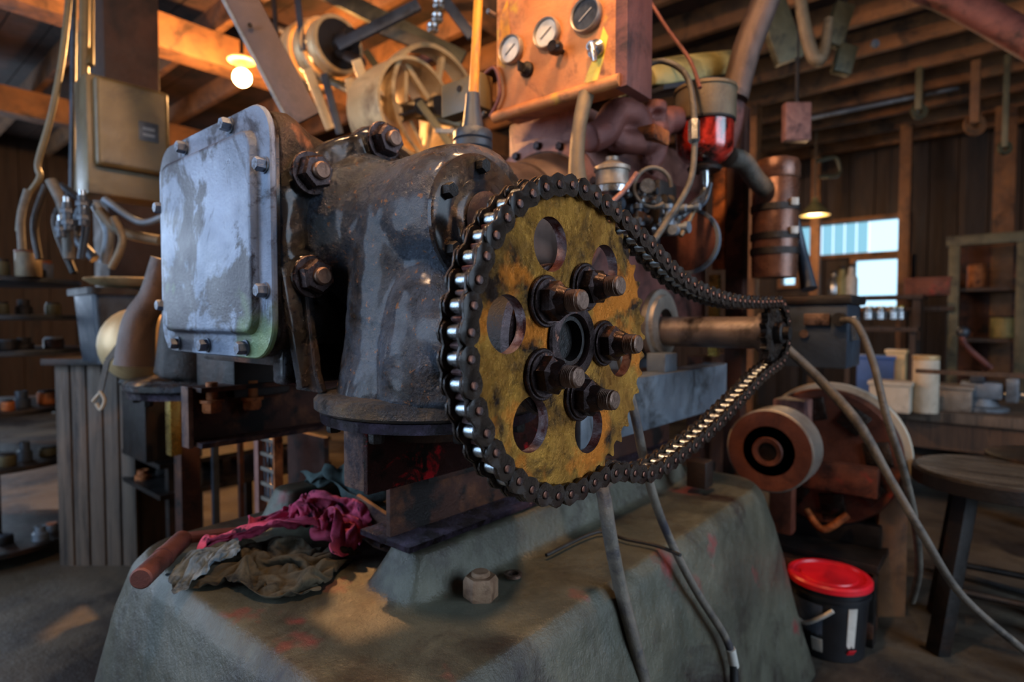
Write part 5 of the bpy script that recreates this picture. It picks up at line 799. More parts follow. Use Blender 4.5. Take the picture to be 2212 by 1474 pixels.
17,6,1,14,-2,-2,19,12,10,20,3,3,19,4,-4,18,4,0,18,1,-4,15,0,-3,16,-2,1,13,-6,-7,13,-9,-8,12,-14,-4,7,-16,-10,19,3,8,17,-9,0,14,-11,-2,9,-12,-7,4,-10,-13,17,0,1,14,-8,-5,15,-5,-9,15,-1,-11,
-527,81,-11,16,-3,5,-1,11,13,17,0,3,17,2,3,13,9,-8,12,11,-8,18,4,1,13,6,-1,1,8,12,18,0,13,14,12,7,-1,-4,-33,5,-9,9,12,0,22,-6,21,-11,20,-9,-8,0,-30,19,14,35,-33,8,-16,1,10,-16,23,-7,11,21,4,
-10,14,4,14,18,-4,-42,8,5,-2,13,-7,-3,8,4,0,-32,18,0,-6,-2,0,19,14,5,-1,19,-16,-1,20,1,-9,19,5,-1,19,4,3,17,1,0,16,1,-3,16,-3,-2,13,-6,-6,15,-8,-3,5,-14,-11,17,-5,6,19,3,8,16,-12,0,4,-14,
-10,9,-13,-7,8,-11,-9,7,6,-15,13,-7,-6,13,-4,-10,18,-6,-2,-506,92,-26,4,11,12,12,7,9,18,2,3,8,9,14,16,6,-1,18,1,-1,0,13,-14,12,5,4,20,0,-8,-3,1,30,8,-2,12,13,19,-17,-1,6,-26,13,-14,14,12,-7,
-11,2,24,8,18,-6,21,-4,-20,-12,1,-12,-22,4,-12,14,5,14,30,0,-15,11,3,12,13,0,-18,8,23,-3,14,-2,-14,-1,-2,8,-17,12,-2,0,-5,0,22,19,-10,11,18,-6,-7,17,-10,-4,19,-3,-5,18,-2,-7,17,2,-4,16,0,-4,
15,-3,-1,15,-5,-2,16,-5,0,14,11,-6,10,-13,14,15,-12,-1,15,-12,-1,16,-7,-5,8,-14,-6,11,-2,-13,5,9,-11,5,-16,-2,10,-7,-13,10,-9,-13,-485,96,-28,1,18,2,12,13,9,13,9,9,14,7,11,14,10,9,15,-2,3,
11,-6,-6,9,9,8,-2,9,-16,17,4,8,-12,-2,28,18,1,-17,0,25,-21,15,-3,-8,14,-23,-14,9,24,14,19,0,23,-3,-24,5,9,-7,-20,-4,-15,9,-9,15,25,8,-15,11,-8,-2,15,8,-12,11,25,1,-6,-5,-16,0,6,11,-9,2,-15,
11,5,12,15,15,-7,13,16,-12,2,18,-6,-9,20,-4,-5,18,-1,-5,17,-3,-2,16,-3,-3,15,-3,-1,15,-5,-2,17,-1,-4,16,11,-7,15,-13,2,10,-13,12,14,-14,1,14,-12,-4,13,-8,-11,11,-2,-12,3,12,-12,6,-18,-1,8,
-12,-10,11,-5,-15,-484,90,-27,6,16,-9,11,18,5,12,13,9,16,1,10,13,16,7,12,6,15,-1,-22,4,7,14,7,3,15,-17,19,6,-14,-6,4,29,20,-6,4,-3,17,-10,12,3,-12,7,-3,-38,23,-9,4,17,4,24,-7,-20,3,16,5,5,
-4,-8,17,2,-12,3,-4,4,16,-15,-3,13,2,-15,17,23,2,-2,4,-12,-10,13,2,-5,8,-12,13,5,11,11,9,-6,15,15,-12,2,17,-12,-2,18,3,-8,16,0,-7,17,-3,-3,16,-3,-3,15,-2,-2,16,-7,1,15,-8,1,13,12,-7,17,-7,
-3,13,-13,8,14,-13,2,14,-12,-3,14,-11,-6,12,-4,-12,4,10,-13,7,-13,-7,7,-18,-5,11,-6,-14,-482,84,-26,2,13,-16,11,18,3,10,21,4,16,1,11,10,8,15,12,14,3,-3,-10,16,15,-4,4,-4,18,-4,18,10,-15,-20,
2,10,25,6,8,27,4,3,8,3,-12,2,12,-33,2,-29,-20,11,-4,22,12,17,13,-5,-16,0,4,-17,6,8,12,14,-11,-4,14,17,-7,13,-10,-1,18,8,-8,18,14,-4,-19,15,-1,-5,13,-12,9,9,2,11,2,-15,3,18,0,7,16,-6,7,17,-7,
-2,15,6,-10,14,0,-8,16,-5,4,14,-1,-7,14,-5,-3,15,-6,6,13,-13,-2,14,13,-2,17,-9,-1,14,-14,3,14,-12,-2,14,-11,-4,14,-7,-7,10,1,-13,8,-12,-8,5,-7,-16,13,-14,0,])
def rag(key, m, label, off, sc_=(1, 1, 1), lift=0):
    """draped cloth; local x runs along the base front, y away from the camera"""
    nx, ny, data = RAGS[key]
    og = P(612, 1195, z=.632); fy = V((FWD.x, FWD.y, 0)).normalized(); mb = MB(); bv = []; a = b = c = 0
    for i in range(0, len(data), 3):
        a += data[i]; b += data[i+1]; c += data[i+2]
        bv.append(mb.bm.verts.new(og+RGT*(a/2000*sc_[0]+off[0])+fy*(b/2000*sc_[1]+off[1])+Z*(max(c/2000-.002, 0)*sc_[2]+(lift if lift < .05 else lift*max(0, 1-((a/2000-.06)/.15)**2-((b/2000-.13)/.12)**2)))))
    for j in range(ny):
        for i in range(nx):
            k = j*(nx+1)+i; mb.bm.faces.new((bv[k], bv[k+1], bv[k+nx+2], bv[k+nx+1]))
    return one(mb, 'shop_rag', m, label, 'rag', 'crumpled rags on the base', solid=.0022, sub=2)
rag('teal', M['teal'], 'teal grey rag heaped behind the pink one under the beam end', (.03, .03), (1.5, 1.25, 1.2), .105)
rag('olive', M['olive'], 'olive brown cloth lying lowest, spread in front of the pink rag', (.06, -.015), (1.12, 1.35, 1.3))
rag('denim', M['denim'], 'pale worn denim scrap at the front left of the rag pile', (.035, -.02), (1, 1.1, 1.2), .006)
rag('pink', M['pink'], 'pink cotton rag crumpled on top of the darker cloths', (.005, -.065), (1.1, 1.2, 1.35), .012)
hb = T('crank_bar', 'brown round bar handle lying over the left corner of the base beside the rags', 'bar', P(385, 1160, z=.67))
B(MB().cyl(P(303, 1252, z=.672), P(395, 1165, z=.672), .020, .020, 24, bev=.003), 'grip', M['maroon'], hb)
B(MB().beam(P(380, 1165, z=.672), P(520, 1150, z=.668), .03, .02, Z, bev=.006), 'arm', M['maroon'], hb)
B(MB().cyl(P(350, 1208, z=.672), P(357, 1201, z=.672), .0215, n=24), 'collar', M['maroon'], hb)

# ================================================================ GEAR LEVER and TRANSMISSION
tr = T('transmission', 'brown transmission and bell housing behind the gearbox', 'transmission', (-1.17, 1.3, 1.2))
mb = MB().cyl((-1.15, 1.05, 1.44), (-1.15, 1.42, 1.45), .14, .17, 32).box(-1.29, -1.01, 1.08, 1.38, 1.3, 1.52, bev=.03).cyl((-1.15, 1.18, 1.5), (-1.15, 1.18, 1.60), .085, .06, 28)
B(mb, 'case', M['bell'], tr, remesh=.012, smooth=4)
bc = V((-1.13, 1.46, 1.46))
B(MB().lathe([(.15, -.12), (.185, -.05), (.20, -.01), (.225, 0), (.228, .02), (.20, .03)], bc, Y, 48), 'bell_housing', M['bell'], tr)
B(MB().lathe([(.205, 0), (.24, 0), (.24, .018), (.205, .018)], bc-Y*.012, Y, 56, close=True), 'rim', M['pinkrust'], tr)
bb = MB().hex((0,0,0), Z, .013, .014).mesh('bolt', M['nut'])
for k in range(16):
    a = 2*PI*k/16; inst('rim_bolt', bb, axM(bc+V((.222*math.cos(a), -.012, .222*math.sin(a))), -Y), tr)
gl = T('gear_lever', 'upright steel gear lever with chipped orange paint and black boot', 'lever', (-1.15, 1.18, 1.6))
B(MB().lathe([(.02, .13), (.026, .10), (.03, .075), (.05, .068), (.054, .06), (.054, .044), (.050, .04), (.054, .036), (.054, .02), (.050, .016), (.058, .01), (.06, 0)], (-1.15, 1.18, 1.60), Z, 30), 'boot', M['steelblue'], gl)
p0 = V((-1.15, 1.18, 1.71)); p1 = P(1036, -60, d=1.63)
B(MB().tube([p0, p0.lerp(p1, .5), p1], [.0135, .013, .0125], 14), 'rod', M['yellow'], gl)
B(MB().lathe([(.026, 0), (.022, .03), (.018, .07)], p0-Z*.01, Z, 20), 'collar', M['steelblue'], gl)

# second lever
tubeobj('clutch_lever', [P(1248, 400, d=1.55), P(1246, 340, d=1.55), P(1252, 270, d=1.56), P(1266, 205, d=1.58)], [.026, .02, .019, .022], M['lever'], 'olive grey hand lever standing below the gauge panel', 'lever')

# ================================================================ GAUGE PANEL
gp = T('gauge_panel', 'rusty orange steel box with three round gauges, key switch and knobs', 'control panel', (-1.0, 1.4, 1.75))
x0, x1, zb, zt, py = -1.215, -.80, 1.765, 2.22, 1.35
B(MB().box(x0, x1, py, py+.10, zb, zt, bev=.006), 'box', M['panel'], gp)
B(MB().cyl((x0-.005, py-.004, zb-.002), (x1+.015, py-.004, zb-.002), .017, n=20), 'bottom_roll', M['panel'], gp)
B(MB().box(x1, x1+.035, py-.005, py+.13, zb-.02, zt, bev=.003), 'side_flange', M['maroon'], gp)
for (u, v, r, dk) in ((1108, 110, .042, 0), (1185, 75, .043, 0), (1270, 36, .046, 1)):
    c = P(u, v, y=py)
    g = B(MB().lathe([(r*.86, 0), (r, 0), (r*1.03, .012), (r*.95, .02), (r*.86, .017)], c, -Y, 40, close=True), 'gauge', M['pulleyg'], gp)
    B(MB().cyl(c, c-Y*.012, r*.88, n=36), 'dial', M['darkface' if dk else 'glassface'], g)
    B(MB().obox(c-Y*.014, (X*.8+Z*.5).normalized()*r*.5, Y*.0008, (X*-.5+Z*.8).normalized()*.0009), 'needle', M['white' if dk else 'black'], g)
c = P(1140, 152, y=py)
k_ = B(MB().lathe([(.022, 0), (.022, .01), (.016, .016), (.012, .022)], c, -Y, 24), 'key_switch', M['dark'], gp)
B(MB().obox(c-Y*.03, X*.003, Y*.014, Z*.014, bev=.001), 'key', M['dark'], k_)
c = P(1215, 112, y=py); B(MB().lathe([(.008, 0), (.008, .02), (.019, .022), (.021, .04), (.015, .05)], c, -Y, 20), 'pull_knob', M['black'], gp)
c = P(1290, 108, y=py); k_ = B(MB().lathe([(.024, 0), (.024, .012), (.012, .02), (.012, .035)], c, -Y, 20), 'chrome_switch', M['chrome'], gp)
B(MB().tube([c-Y*.03, c-Y*.035+V((.01, 0, -.02)), c-Y*.035+V((.016, 0, -.045))], [.010, .008, .006], 10), 'switch_lever', M['chrome'], k_)
B(MB().plate([[(1.18, 0), (1.21, .02), (1.2, .16), (1.17, .2), (1.16, .1)]], lambda a, b, c: V((-a+.0, py-.001+c, 1.9+b)), .0015), 'yellow_patch', M['yellow'], gp)
pb = P(1282, 140, y=py); B(MB().plate([[(-.03, -.04), (.01, -.05), (.03, .0), (.045, .06), (.03, .09), (.015, .04), (-.01, .0)]], lambda a, b, c: V((pb.x+a, py-.001+c, pb.z+b)), .0015), 'yellow_patch', mat('bright_yellow_chip', '#d8b020', '#e8c83c', '#a8682c', 20, 16, .6, (.3, .5), 0, .1, 80), gp)
c = P(1063, 35, y=py); B(MB().cyl(c+X*.01, c-Y*.03+X*.01, .008, n=12), 'screw', M['chrome'], gp)
B(MB().sphere(P(1348, 120, d=1.60), .030, 16, (1, 1, 1.3)), 'brass_bell', M['brass'], gp)
B(MB().cyl(P(1262, 205, y=1.42), P(1240, 400, y=1.46), .012, n=12), 'support_post', M['maroon'], gp)
# small box left of the lever
jb = T('junction_box', 'small tan switch box fixed left of the orange lever', 'box', P(1010, 245, d=1.8))
c = P(1008, 212, d=1.85); B(MB().obox(c, X*.085, Y*.03, Z*.052, bev=.006), 'box', M['beige'], jb)
B(MB().cyl(c+V((.0, -.03, .02)), c+V((0, -.034, .02)), .010, n=14), 'hole', M['black'], jb)
B(MB().tube([c+V((.07, 0, .05)), c+V((.12, 0, .06)), c+V((.14, 0, -.02)), c+V((.10, 0, -.08))], .006, 10), 'conduit', M['maroon'], jb)
B(MB().tube([c+V((.08, 0, -.06)), c+V((.03, 0, -.09)), c+V((-.05, 0, -.09))], .007, 10), 'linkage', M['cable'], jb)

# ================================================================ ENGINE
en = T('engine', 'rusty maroon engine block with manifold and carburettor behind the chain', 'engine', (-1.1, 1.9, 1.0))
B(MB().box(-1.32, -.98, 1.52, 2.4, 1.1, 1.66, bev=.02), 'block', M['maroon'], en)
B(MB().box(-1.30, -1.0, 1.50, 2.4, 1.66, 1.80, bev=.02), 'head', M['pinkrust'], en)
B(MB().box(-1.27, -.97, 1.47, 1.60, 1.54, 1.72, bev=.015), 'front_plate', M['pinkrust'], en)
# manifold: stepped runners
mb = MB()
ctr = [P(1270, 300, d=1.62), P(1305, 285, d=1.66), P(1330, 245, d=1.70), P(1370, 250, d=1.75), P(1400, 300, d=1.8), P(1440, 260, d=1.85), P(1480, 265, d=1.9)]
mb.tube(ctr, .042, 14); mb.tube([P(1420, 260, d=1.8), P(1420, 330, d=1.8), P(1395, 365, d=1.8)], .030, 12).cyl(P(1415, 220, d=1.78), P(1415, 245, d=1.78), .036)
mb.tube([P(1320, 300, d=1.72), P(1380, 310, d=1.75), P(1430, 300, d=1.8)], .035, 12)
B(mb, 'manifold', M['maroon'], en, remesh=.008, smooth=5)
B(MB().obox(P(1365, 305, d=1.8), X*.10, Y*.05, Z*.022, bev=.006), 'manifold_flange', M['orange'], en)
c = P(1322, 372, d=1.62)
B(MB().lathe([(.03, -.04), (.045, -.038), (.045, .0), (.05, .002), (.05, .012), (.035, .02), (.018, .03), (.018, .04)], c, Z, 26), 'fuel_bowl', M['pulleyg'], en)
B(MB().lathe([(.044, 0), (.048, .001), (.048, .018), (.044, .019)], c-Z*.06, Z, 26), 'bowl_ring', M['chrome'], en)
c = P(1410, 405, d=1.65)
ring = [c+(RGT*math.cos(a)+Z*math.sin(a)*1.05)*.052 for a in [2*PI*i/20 for i in range(18)]]
B(MB().tube(ring, .006, 10), 'loop_pipe', M['cable'], en)
B(MB().cyl(c+V((-.02, 0, 0)), c+V((.0, -.03, 0)), .02, n=18), 'valve', M['chrome'], en)
for i in range(16):     # carburettor and linkage clutter as small turned fittings
    u = random.uniform(1320, 1470); v = random.uniform(410, 500); c = P(u, v, d=random.uniform(1.62, 1.8)); r = random.uniform(.012, .026)
    ax = random.choice([X, Y, Z, -Y]); m_ = random.choice(['dark', 'steelblue', 'nut', 'chrome', 'dark', 'grey'])
    B(MB().lathe([(r, 0), (r, .02), (r*.6, .024), (r*.6, .045), (r*.8, .047), (r*.8, .06)], c, ax, 16), 'fitting', M[m_], en)
B(MB().obox(P(1400, 455, d=1.85), X*.07, Y*.06, Z*.08, bev=.012), 'carburettor_body', M['dark'], en)
B(MB().tube([P(1318, 440, d=1.5), P(1350, 410, d=1.52), P(1375, 375, d=1.55)], .007, 10), 'copper_pipe', M['pinkrust'], en)
c = P(1497, 525, d=1.95); B(MB().lathe([(.02, 0), (.085, .01), (.10, .02), (.10, .045), (.09, .05)], c, -Y, 40), 'flywheel_pulley', M['motor'], en)
B(MB().lathe([(.096, 0), (.106, 0), (.106, .02), (.096, .02)], c-Y*.05, Y, 40, close=True), 'pulley_edge', M['grey'], en)
for yy in (1.9, 1.55): B(MB().box(-1.05, -.95, yy, yy+.1, 1.0, 1.12, bev=.01), 'engine_mount', M['dark'], en)
c1, c2_ = P(1375, 175, d=1.95), P(1565, 145, d=2.3)
fu = T('green_rocker_tank', 'weathered green and ochre rounded tank on top of the engine', 'tank', (c1+c2_)/2)
u_, v_, a_ = frame(c2_-c1, Z)
prof2 = [(-.10, -.045), (-.105, -.02), (-.09, .02), (-.06, .05), (-.02, .062), (.02, .062), (.06, .05), (.09, .02), (.105, -.02), (.10, -.045)]
L_ = (c2_-c1).length
B(MB().loft([[c1+a_*t*L_+u_*a*s+Z*b*s for a, b in prof2] for t, s in ((0, .75), (.06, .97), (.5, 1), (.94, .97), (1, .75))]), 'shell', M['green'], fu, bevel=.004)
B(MB().loft([[c1+a_*t*L_+u_*a+Z*b for a, b in ((-.115, -.06), (-.115, -.045), (.115, -.045), (.115, -.06))] for t in (-.02, 1.02)]), 'skirt', M['steelblue'], fu)
B(MB().cyl(c1.lerp(c2_, .5)-Z*.25, c1.lerp(c2_, .5)-Z*.05, .03), 'neck', M['dark'], fu)
# oil bath filter
c = P(1522, 350, d=1.9)
ob = T('oil_bath_filter', 'round air filter with tan metal top and red glass bowl', 'filter', c)
def scy(a, b): return [(r, h) for r, h in zip(a, b)]
z_ = lambda v: (P(1522, v, d=1.9)-c).z
B(MB().lathe([(.088, z_(272)), (.092, z_(268)), (.095, z_(262)), (.095, z_(205)), (.099, z_(203)), (.097, z_(196)), (.06, z_(192)), (.02, z_(190))], c, Z, 40), 'metal_top', M['lever'], ob)
B(MB().lathe([(.035, z_(356)), (.065, z_(348)), (.085, z_(332)), (.088, z_(318)), (.089, z_(270))], c, Z, 40), 'glass_bowl', M['redglass'], ob)
B(MB().lathe([(.091, z_(272)), (.094, z_(270)), (.094, z_(266)), (.091, z_(264))], c, Z, 40, close=True), 'rim', M['dark'], ob)
B(MB().cyl(c+Z*z_(192), c+Z*z_(180), .018, .014, 14), 'wing_nut', M['orange'], ob)
B(MB().lathe([(.05, -.03), (.055, -.02), (.045, -.01), (.035, .0)], c, Z, 28), 'clamp', M['dark'], ob)
B(MB().tube([c-Z*.02, c-Z*.1+X*.0, P(1500, 440, d=1.8), P(1470, 470, d=1.75)], [.016, .014, .012, .012], 12), 'drain_pipe', M['chrome'], ob)
# cables
tubeobj('control_cable', [P(1380, 175, d=1.75), P(1385, 150, d=1.72), P(1430, 132, d=1.7), P(1480, 160, d=1.68), P(1498, 230, d=1.66), P(1500, 330, d=1.64), P(1488, 400, d=1.6), P(1440, 480, d=1.55), P(1405, 530, d=1.5)], .0085, M['cable'], 'grey hose arching over the filter and down past its red bowl', 'hose')
tubeobj('control_cable', [P(1390, -20, d=1.9), P(1440, 60, d=1.85), P(1490, 130, d=1.8), P(1512, 190, d=1.75)], .006, M['maroon'], 'thin brown cable running from the top of the picture to the filter', 'cable')
tubeobj('control_cable', [P(1535, 395, d=1.8), P(1520, 440, d=1.8), P(1470, 460, d=1.72), P(1420, 490, d=1.65)], .007, M['steelblue'], 'dark blue grey hose curving under the red bowl', 'hose')
tubeobj('control_cable', [P(1505, 440, d=1.7), P(1488, 480, d=1.68), P(1470, 510, d=1.66)], .006, M['lever'], 'short tan pipe below the filter hoses', 'pipe')
B(MB().cyl(P(1499, 262, d=1.655), P(1499, 305, d=1.64), .016, n=6), 'hose_coupling', M['chrome'], ob)
# ribbed hose
pts = spline([P(1575, 340, d=2.0), P(1605, 350, d=2.05), P(1630, 385, d=2.1), P(1655, 410, d=2.13)], 14)[0]
one(MB().tube(pts, [.034 if i % 2 else .029 for i in range(len(pts))], 18, smooth=False), 'ribbed_hose', M['cable'], 'grey ribbed flexible hose between the filter and the canister', 'hose')
# canister
c = P(1672, 600, d=2.2); ca = T('air_canister', 'upright brown metal canister with bands and a domed cap', 'canister', c)
z_ = lambda v: (P(1672, v, d=2.2)-c).z
B(MB().lathe([(.078, z_(600)), (.080, z_(560)), (.080, z_(395)), (.074, z_(388))], c, Z, 36), 'body', M['canister'], ca)
B(MB().lathe([(.080, z_(392)), (.084, z_(388)), (.084, z_(362)), (.078, z_(352)), (.05, z_(346)), (.01, z_(344))], c, Z, 36), 'cap', M['canister'], ca)
for v in (460, 520, 552): B(MB().lathe([(.080, 0), (.0855, .001), (.0855, .024), (.080, .025)], c+Z*z_(v), Z, 36, close=True), 'band', M['dark'], ca)
for v in (448, 507): B(MB().obox(c+Z*z_(v)-FWD*.083+RGT*.03, RGT*.014, FWD*.01, Z*.014, bev=.003), 'clasp', M['pulleyg'], ca)
tubeobj('slanted_pipe', [P(1715, 470, d=2.3), P(1730, 540, d=2.3), P(1748, 625, d=2.25)], [.02, .022, .03], M['steelblue'], 'grey conical spout leaning right of the canister', 'pipe')
# post and exhaust
po = T('iron_post', 'rust brown upright post between the engine and the canister', 'post', P(1600, 1000, d=2.35))
pc = P(1590, 690, d=2.35)
B(MB().box(pc.x-.035, pc.x+.035, pc.y-.03, pc.y+.03, .4, 1.98, bev=.004), 'column', M['redbrown'], po)
B(MB().box(pc.x-.09, pc.x-.04, pc.y-.03, pc.y+.0, 1.35, 1.75, bev=.004), 'side_plate', M['orange'], po)
B(MB().box(pc.x-.10, pc.x-.06, pc.y-.035, pc.y, 1.0, 1.33, bev=.003), 'gauge_tube', M['brass'], po)
B(MB().cyl((pc.x, pc.y-.03, 1.85), (pc.x, pc.y-.036, 1.85), .012), 'hole', M['black'], po)
ex = T('exhaust_pipe', 'mauve brown exhaust pipe slanting up to the right beside the filter', 'pipe', P(1590, 215, d=2.05))
B(MB().tube([P(1585, 215, d=2.02), P(1612, 110, d=2.02), P(1650, 10, d=2.02), P(1700, -120, d=2.0)], .047, 24), 'pipe', M['bell'], ex)
B(MB().tube([P(1585, 190, d=2.05), P(1580, 260, d=2.05), P(1560, 330, d=2.1)], .04, 18), 'elbow', M['maroon'], ex)
# engine sub-frame seen below
tag(B(MB().box(-1.30, -1.24, 1.3, 2.6, .85, 1.0).box(-1.02, -.96, 2.3, 2.6, 0, 1.0), 'steel_subframe', M['redbrown']), 'dark red brown frame rails under the engine', 'frame')

# ================================================================ RIGHT: switch box, generator, pulley
c = P(1830, 715, d=1.95)
sw = T('black_switch_box', 'black painted steel switch box with a lipped lid right of the chain', 'switch box', (c.x, c.y, .98))
x1 = c.x; y0 = c.y
B(MB().box(x1-.26, x1, y0, y0+.22, .985, 1.20, bev=.006), 'box', M['steelblue'], sw)
B(MB().box(x1-.275, x1+.015, y0-.012, y0+.235, 1.20, 1.232, bev=.010), 'lid', M['dark'], sw)
B(MB().box(x1, x1+.02, y0+.04, y0+.09, 1.08, 1.16, bev=.003), 'latch', M['chrome'], sw)
B(MB().cyl((x1-.02, y0-.03, 1.15), (x1-.02, y0+.0, 1.15), .022), 'gland', M['dark'], sw)
B(MB().cyl((x1-.13, y0-.012, 1.10), (x1-.13, y0, 1.10), .014), 'screw', M['nutrust'], sw)
B(MB().cyl((x1-.19, y0-.012, 1.14), (x1-.19, y0, 1.14), .01), 'screw', M['nutrust'], sw)
B(MB().box(x1-.13, x1-.05, y0-.018, y0, 1.13, 1.17, bev=.004), 'bracket', M['nutrust'], sw)
gc = P(1795, 975, d=2.45)
ge = T('electric_generator', 'large round rust red generator with slotted frame behind the grey pulley', 'generator', (gc.x, gc.y, .45))
B(MB().lathe([(.17, 0), (.235, .02), (.25, .05), (.25, .34), (.22, .37)], gc-Y*.12, Y, 56), 'drum', M['pulleyg'], ge)
B(MB().lathe([(.18, 0), (.262, 0), (.27, .015), (.27, .05), (.262, .06)], gc-Y*.13, Y, 56), 'end_bell', M['motor'], ge)
B(MB().lathe([(.262, 0), (.285, .0), (.288, .02), (.285, .04), (.262, .04)], gc-Y*.02, Y, 56, close=True), 'rim', M['whitebox'], ge)
for k in range(8):
    a = 2*PI*k/8+.2; d_ = V((math.cos(a), 0, math.sin(a)))
    t_ = V((-math.sin(a), 0, math.cos(a)))
    B(MB().obox(gc-Y*.135+d_*.19, d_*.045, t_*.045, Y*.006, bev=.004), 'vent_slot', M['black'], ge)
B(MB().obox(gc-Y*.19+V((-.10, 0, .18)), X*.06, Y*.06, Z*.05, bev=.008), 'terminal_block', M['pinkrust'], ge)
B(MB().obox(gc-Y*.18+V((.07, 0, -.06)), X*.13, Y*.03, Z*.055, bev=.006), 'brush_bracket', M['motor'], ge)
B(MB().box(gc.x-.2, gc.x+.2, gc.y-.12, gc.y+.25, gc.z-.33, gc.z-.24, bev=.01), 'foot', M['dark'], ge)
B(MB().tube([gc-Y*.16+V((-.05, 0, -.22)), gc-Y*.2+V((.02, 0, -.27)), gc-Y*.18+V((.10, 0, -.2))], .014, 10), 'lead', M['orange'], ge)
pc2 = P(1660, 975, d=2.0)
pu = T('flat_belt_pulley', 'wide grey flat-belt pulley with a rust brown hollow face', 'pulley', (pc2.x, pc2.y, pc2.z-.14))
B(MB().lathe([(.135, .0), (.142, .004), (.142, .12), (.135, .125), (.05, .12)], pc2, Y, 52), 'rim', M['pulleyg'], pu)
B(MB().lathe([(.136, -.002), (.136, .002), (.085, .002), (.085, -.001)], pc2, -Y, 52, close=True), 'face', M['motor'], pu)
B(MB().lathe([(.0, .0), (.088, .0)], pc2-Y*.001, -Y, 40), 'dark_web', M['dark'], pu)
B(MB().lathe([(.032, 0), (.047, 0), (.05, .012), (.047, .018), (.032, .016)], pc2, -Y, 36, close=True), 'hub', M['motor'], pu)
B(MB().cyl(pc2-Y*.003, pc2-Y*.008, .031, n=24), 'bore', M['black'], pu)
B(MB().cyl(pc2+Y*.1, (pc2.x, gc.y-.1, pc2.z), .03), 'shaft', M['dark'], pu)
B(MB().box(pc2.x-.04, pc2.x+.04, pc2.y+.14, pc2.y+.2, .38, pc2.z, bev=.01), 'bearing_stand', M['motor'], pu)
sk = T('generator_skid', 'rusty timber and steel skid stacked under the generator', 'skid', (gc.x-.1, gc.y, 0))
GZ = gc.z-.33
for zz, rr_, m_ in ((GZ-.06, .04, 'redbrown'), (GZ*.5, .045, 'dark'), (.06, .06, 'redbrown')):
    B(MB().beam((gc.x-.5, gc.y-.32, zz), (gc.x+.22, gc.y-.32, zz), .06, rr_*1.5, Y, bev=.01), 'rail', M[m_], sk)
    B(MB().beam((gc.x-.5, gc.y+.2, zz), (gc.x+.22, gc.y+.2, zz), .06, rr_*1.5, Y, bev=.01), 'rail', M[m_], sk)
B(MB().box(gc.x+.16, gc.x+.22, gc.y-.36, gc.y-.30, 0, GZ-.03, bev=.004), 'post', M['dark'], sk)
B(MB().box(gc.x-.5, gc.x+.22, gc.y-.3, gc.y+.2, GZ-.03, GZ, bev=.004), 'deck', M['dark'], sk)
# cables on the right
tubeobj('power_cable', [P(1690, 745, d=1.75), P(1760, 810, d=1.7), P(1850, 910, d=1.6), P(1920, 1030, d=1.55), P(1990, 1150, d=1.5), P(2080, 1290, d=1.5), P(2230, 1420, d=1.5)], [.014, .014, .014, .011, .011, .01, .01], M['cable'], 'long grey cable sagging from the chain end down to the lower right', 'cable')
tubeobj('power_cable', [P(1818, 693, d=1.9), P(1850, 700, d=1.85), P(1885, 780, d=1.8), P(1915, 900, d=1.75), P(1950, 1010, d=1.75), P(1975, 1120, d=1.8), P(1985, 1230, d=1.9), P(1970, 1300, d=2.0)], .011, M['cable'], 'dark cable dropping from the front of the black switch box', 'cable')
tubeobj('floor_cable', [P(u, v, z=.02) for u, v in ((2000, 1225), (2060, 1240), (2130, 1258), (2240, 1290))], .012, M['rubber'], 'black cable lying on the floor under the round stool', 'cable')
# paint pail
pl_ = P(1788, 1395, z=0); pl_.z = 0
pa = T('paint_pail', 'small black pail with a bright red lid and white handle on the floor', 'pail', pl_)
B(MB().lathe([(.108, 0), (.112, .004), (.124, .235), (.124, .24)], pl_, Z, 44), 'body', M['blackp'], pa)
B(MB().lathe([(.124, 0), (.130, .002), (.130, .012), (.124, .014)], pl_+Z*.205, Z, 44, close=True), 'rim_band', M['blackp'], pa)
B(MB().lathe([(.130, 0), (.134, .002), (.134, .018), (.128, .024), (.115, .024), (.112, .017), (.09, .016), (.088, .02), (.02, .02)], pl_+Z*.236, Z, 48), 'lid', M['red'], pa)
def wrap(a0, a1, z0, z1, r, m, nm):
    k = 10; mb = MB(); inner = []; outer = []
    cols = []
    for i in range(k+1):
        a = a0+(a1-a0)*i/k; d_ = V((math.cos(a), math.sin(a), 0)); cols.append([pl_+d_*(r+.0)+Z*z0, pl_+d_*(r+.0125)+Z*z1, pl_+d_*(r+.010)+Z*z1, pl_+d_*(r-.003)+Z*z0])
    B(mb.loft(cols), nm, m, pa)
va = math.atan2(-pl_.y, -pl_.x)      # towards the camera
wrap(va-1.05, va-.15, .07, .19, .1145, M['label'], 'label')
wrap(va-.42, va-.14, .02, .075, .1115, M['white'], 'small_label')
wrap(va+.5, va+.75, .03, .19, .1125, M['white'], 'side_label')
wrap(va+.52, va+.73, .03, .05, .1135, M['red'], 'red_mark')
hp = [pl_+V((math.cos(a), math.sin(a), 0))*.133+Z*h_ for a, h_ in ((va-1.3, .19), (va-1.0, .135), (va-.6, .115), (va-.2, .15), (va+.1, .185))]
B(MB().tube(hp, .007, 10), 'handle', M['white'], pa)
# leaning board next to pail
lb = P(1920, 1330, z=0)
one(MB().obox((lb.x, lb.y, .24), RGT*.055, FWD.cross(Z).cross(Z).normalized()*.015, Z*.24, bev=.004), 'short_board', M['woodl'], 'short brown board standing upright right of the red-lidded pail', 'board')
one(MB().lathe([(.06, 0), (.06, .42), (.052, .43), (.052, .45), (.05, .455)], (lb.x-.11, lb.y+.12, 0), Z, 28), 'black_cylinder', M['blackp'], 'tall black cylinder with a pale top between pail and board', 'cylinder')
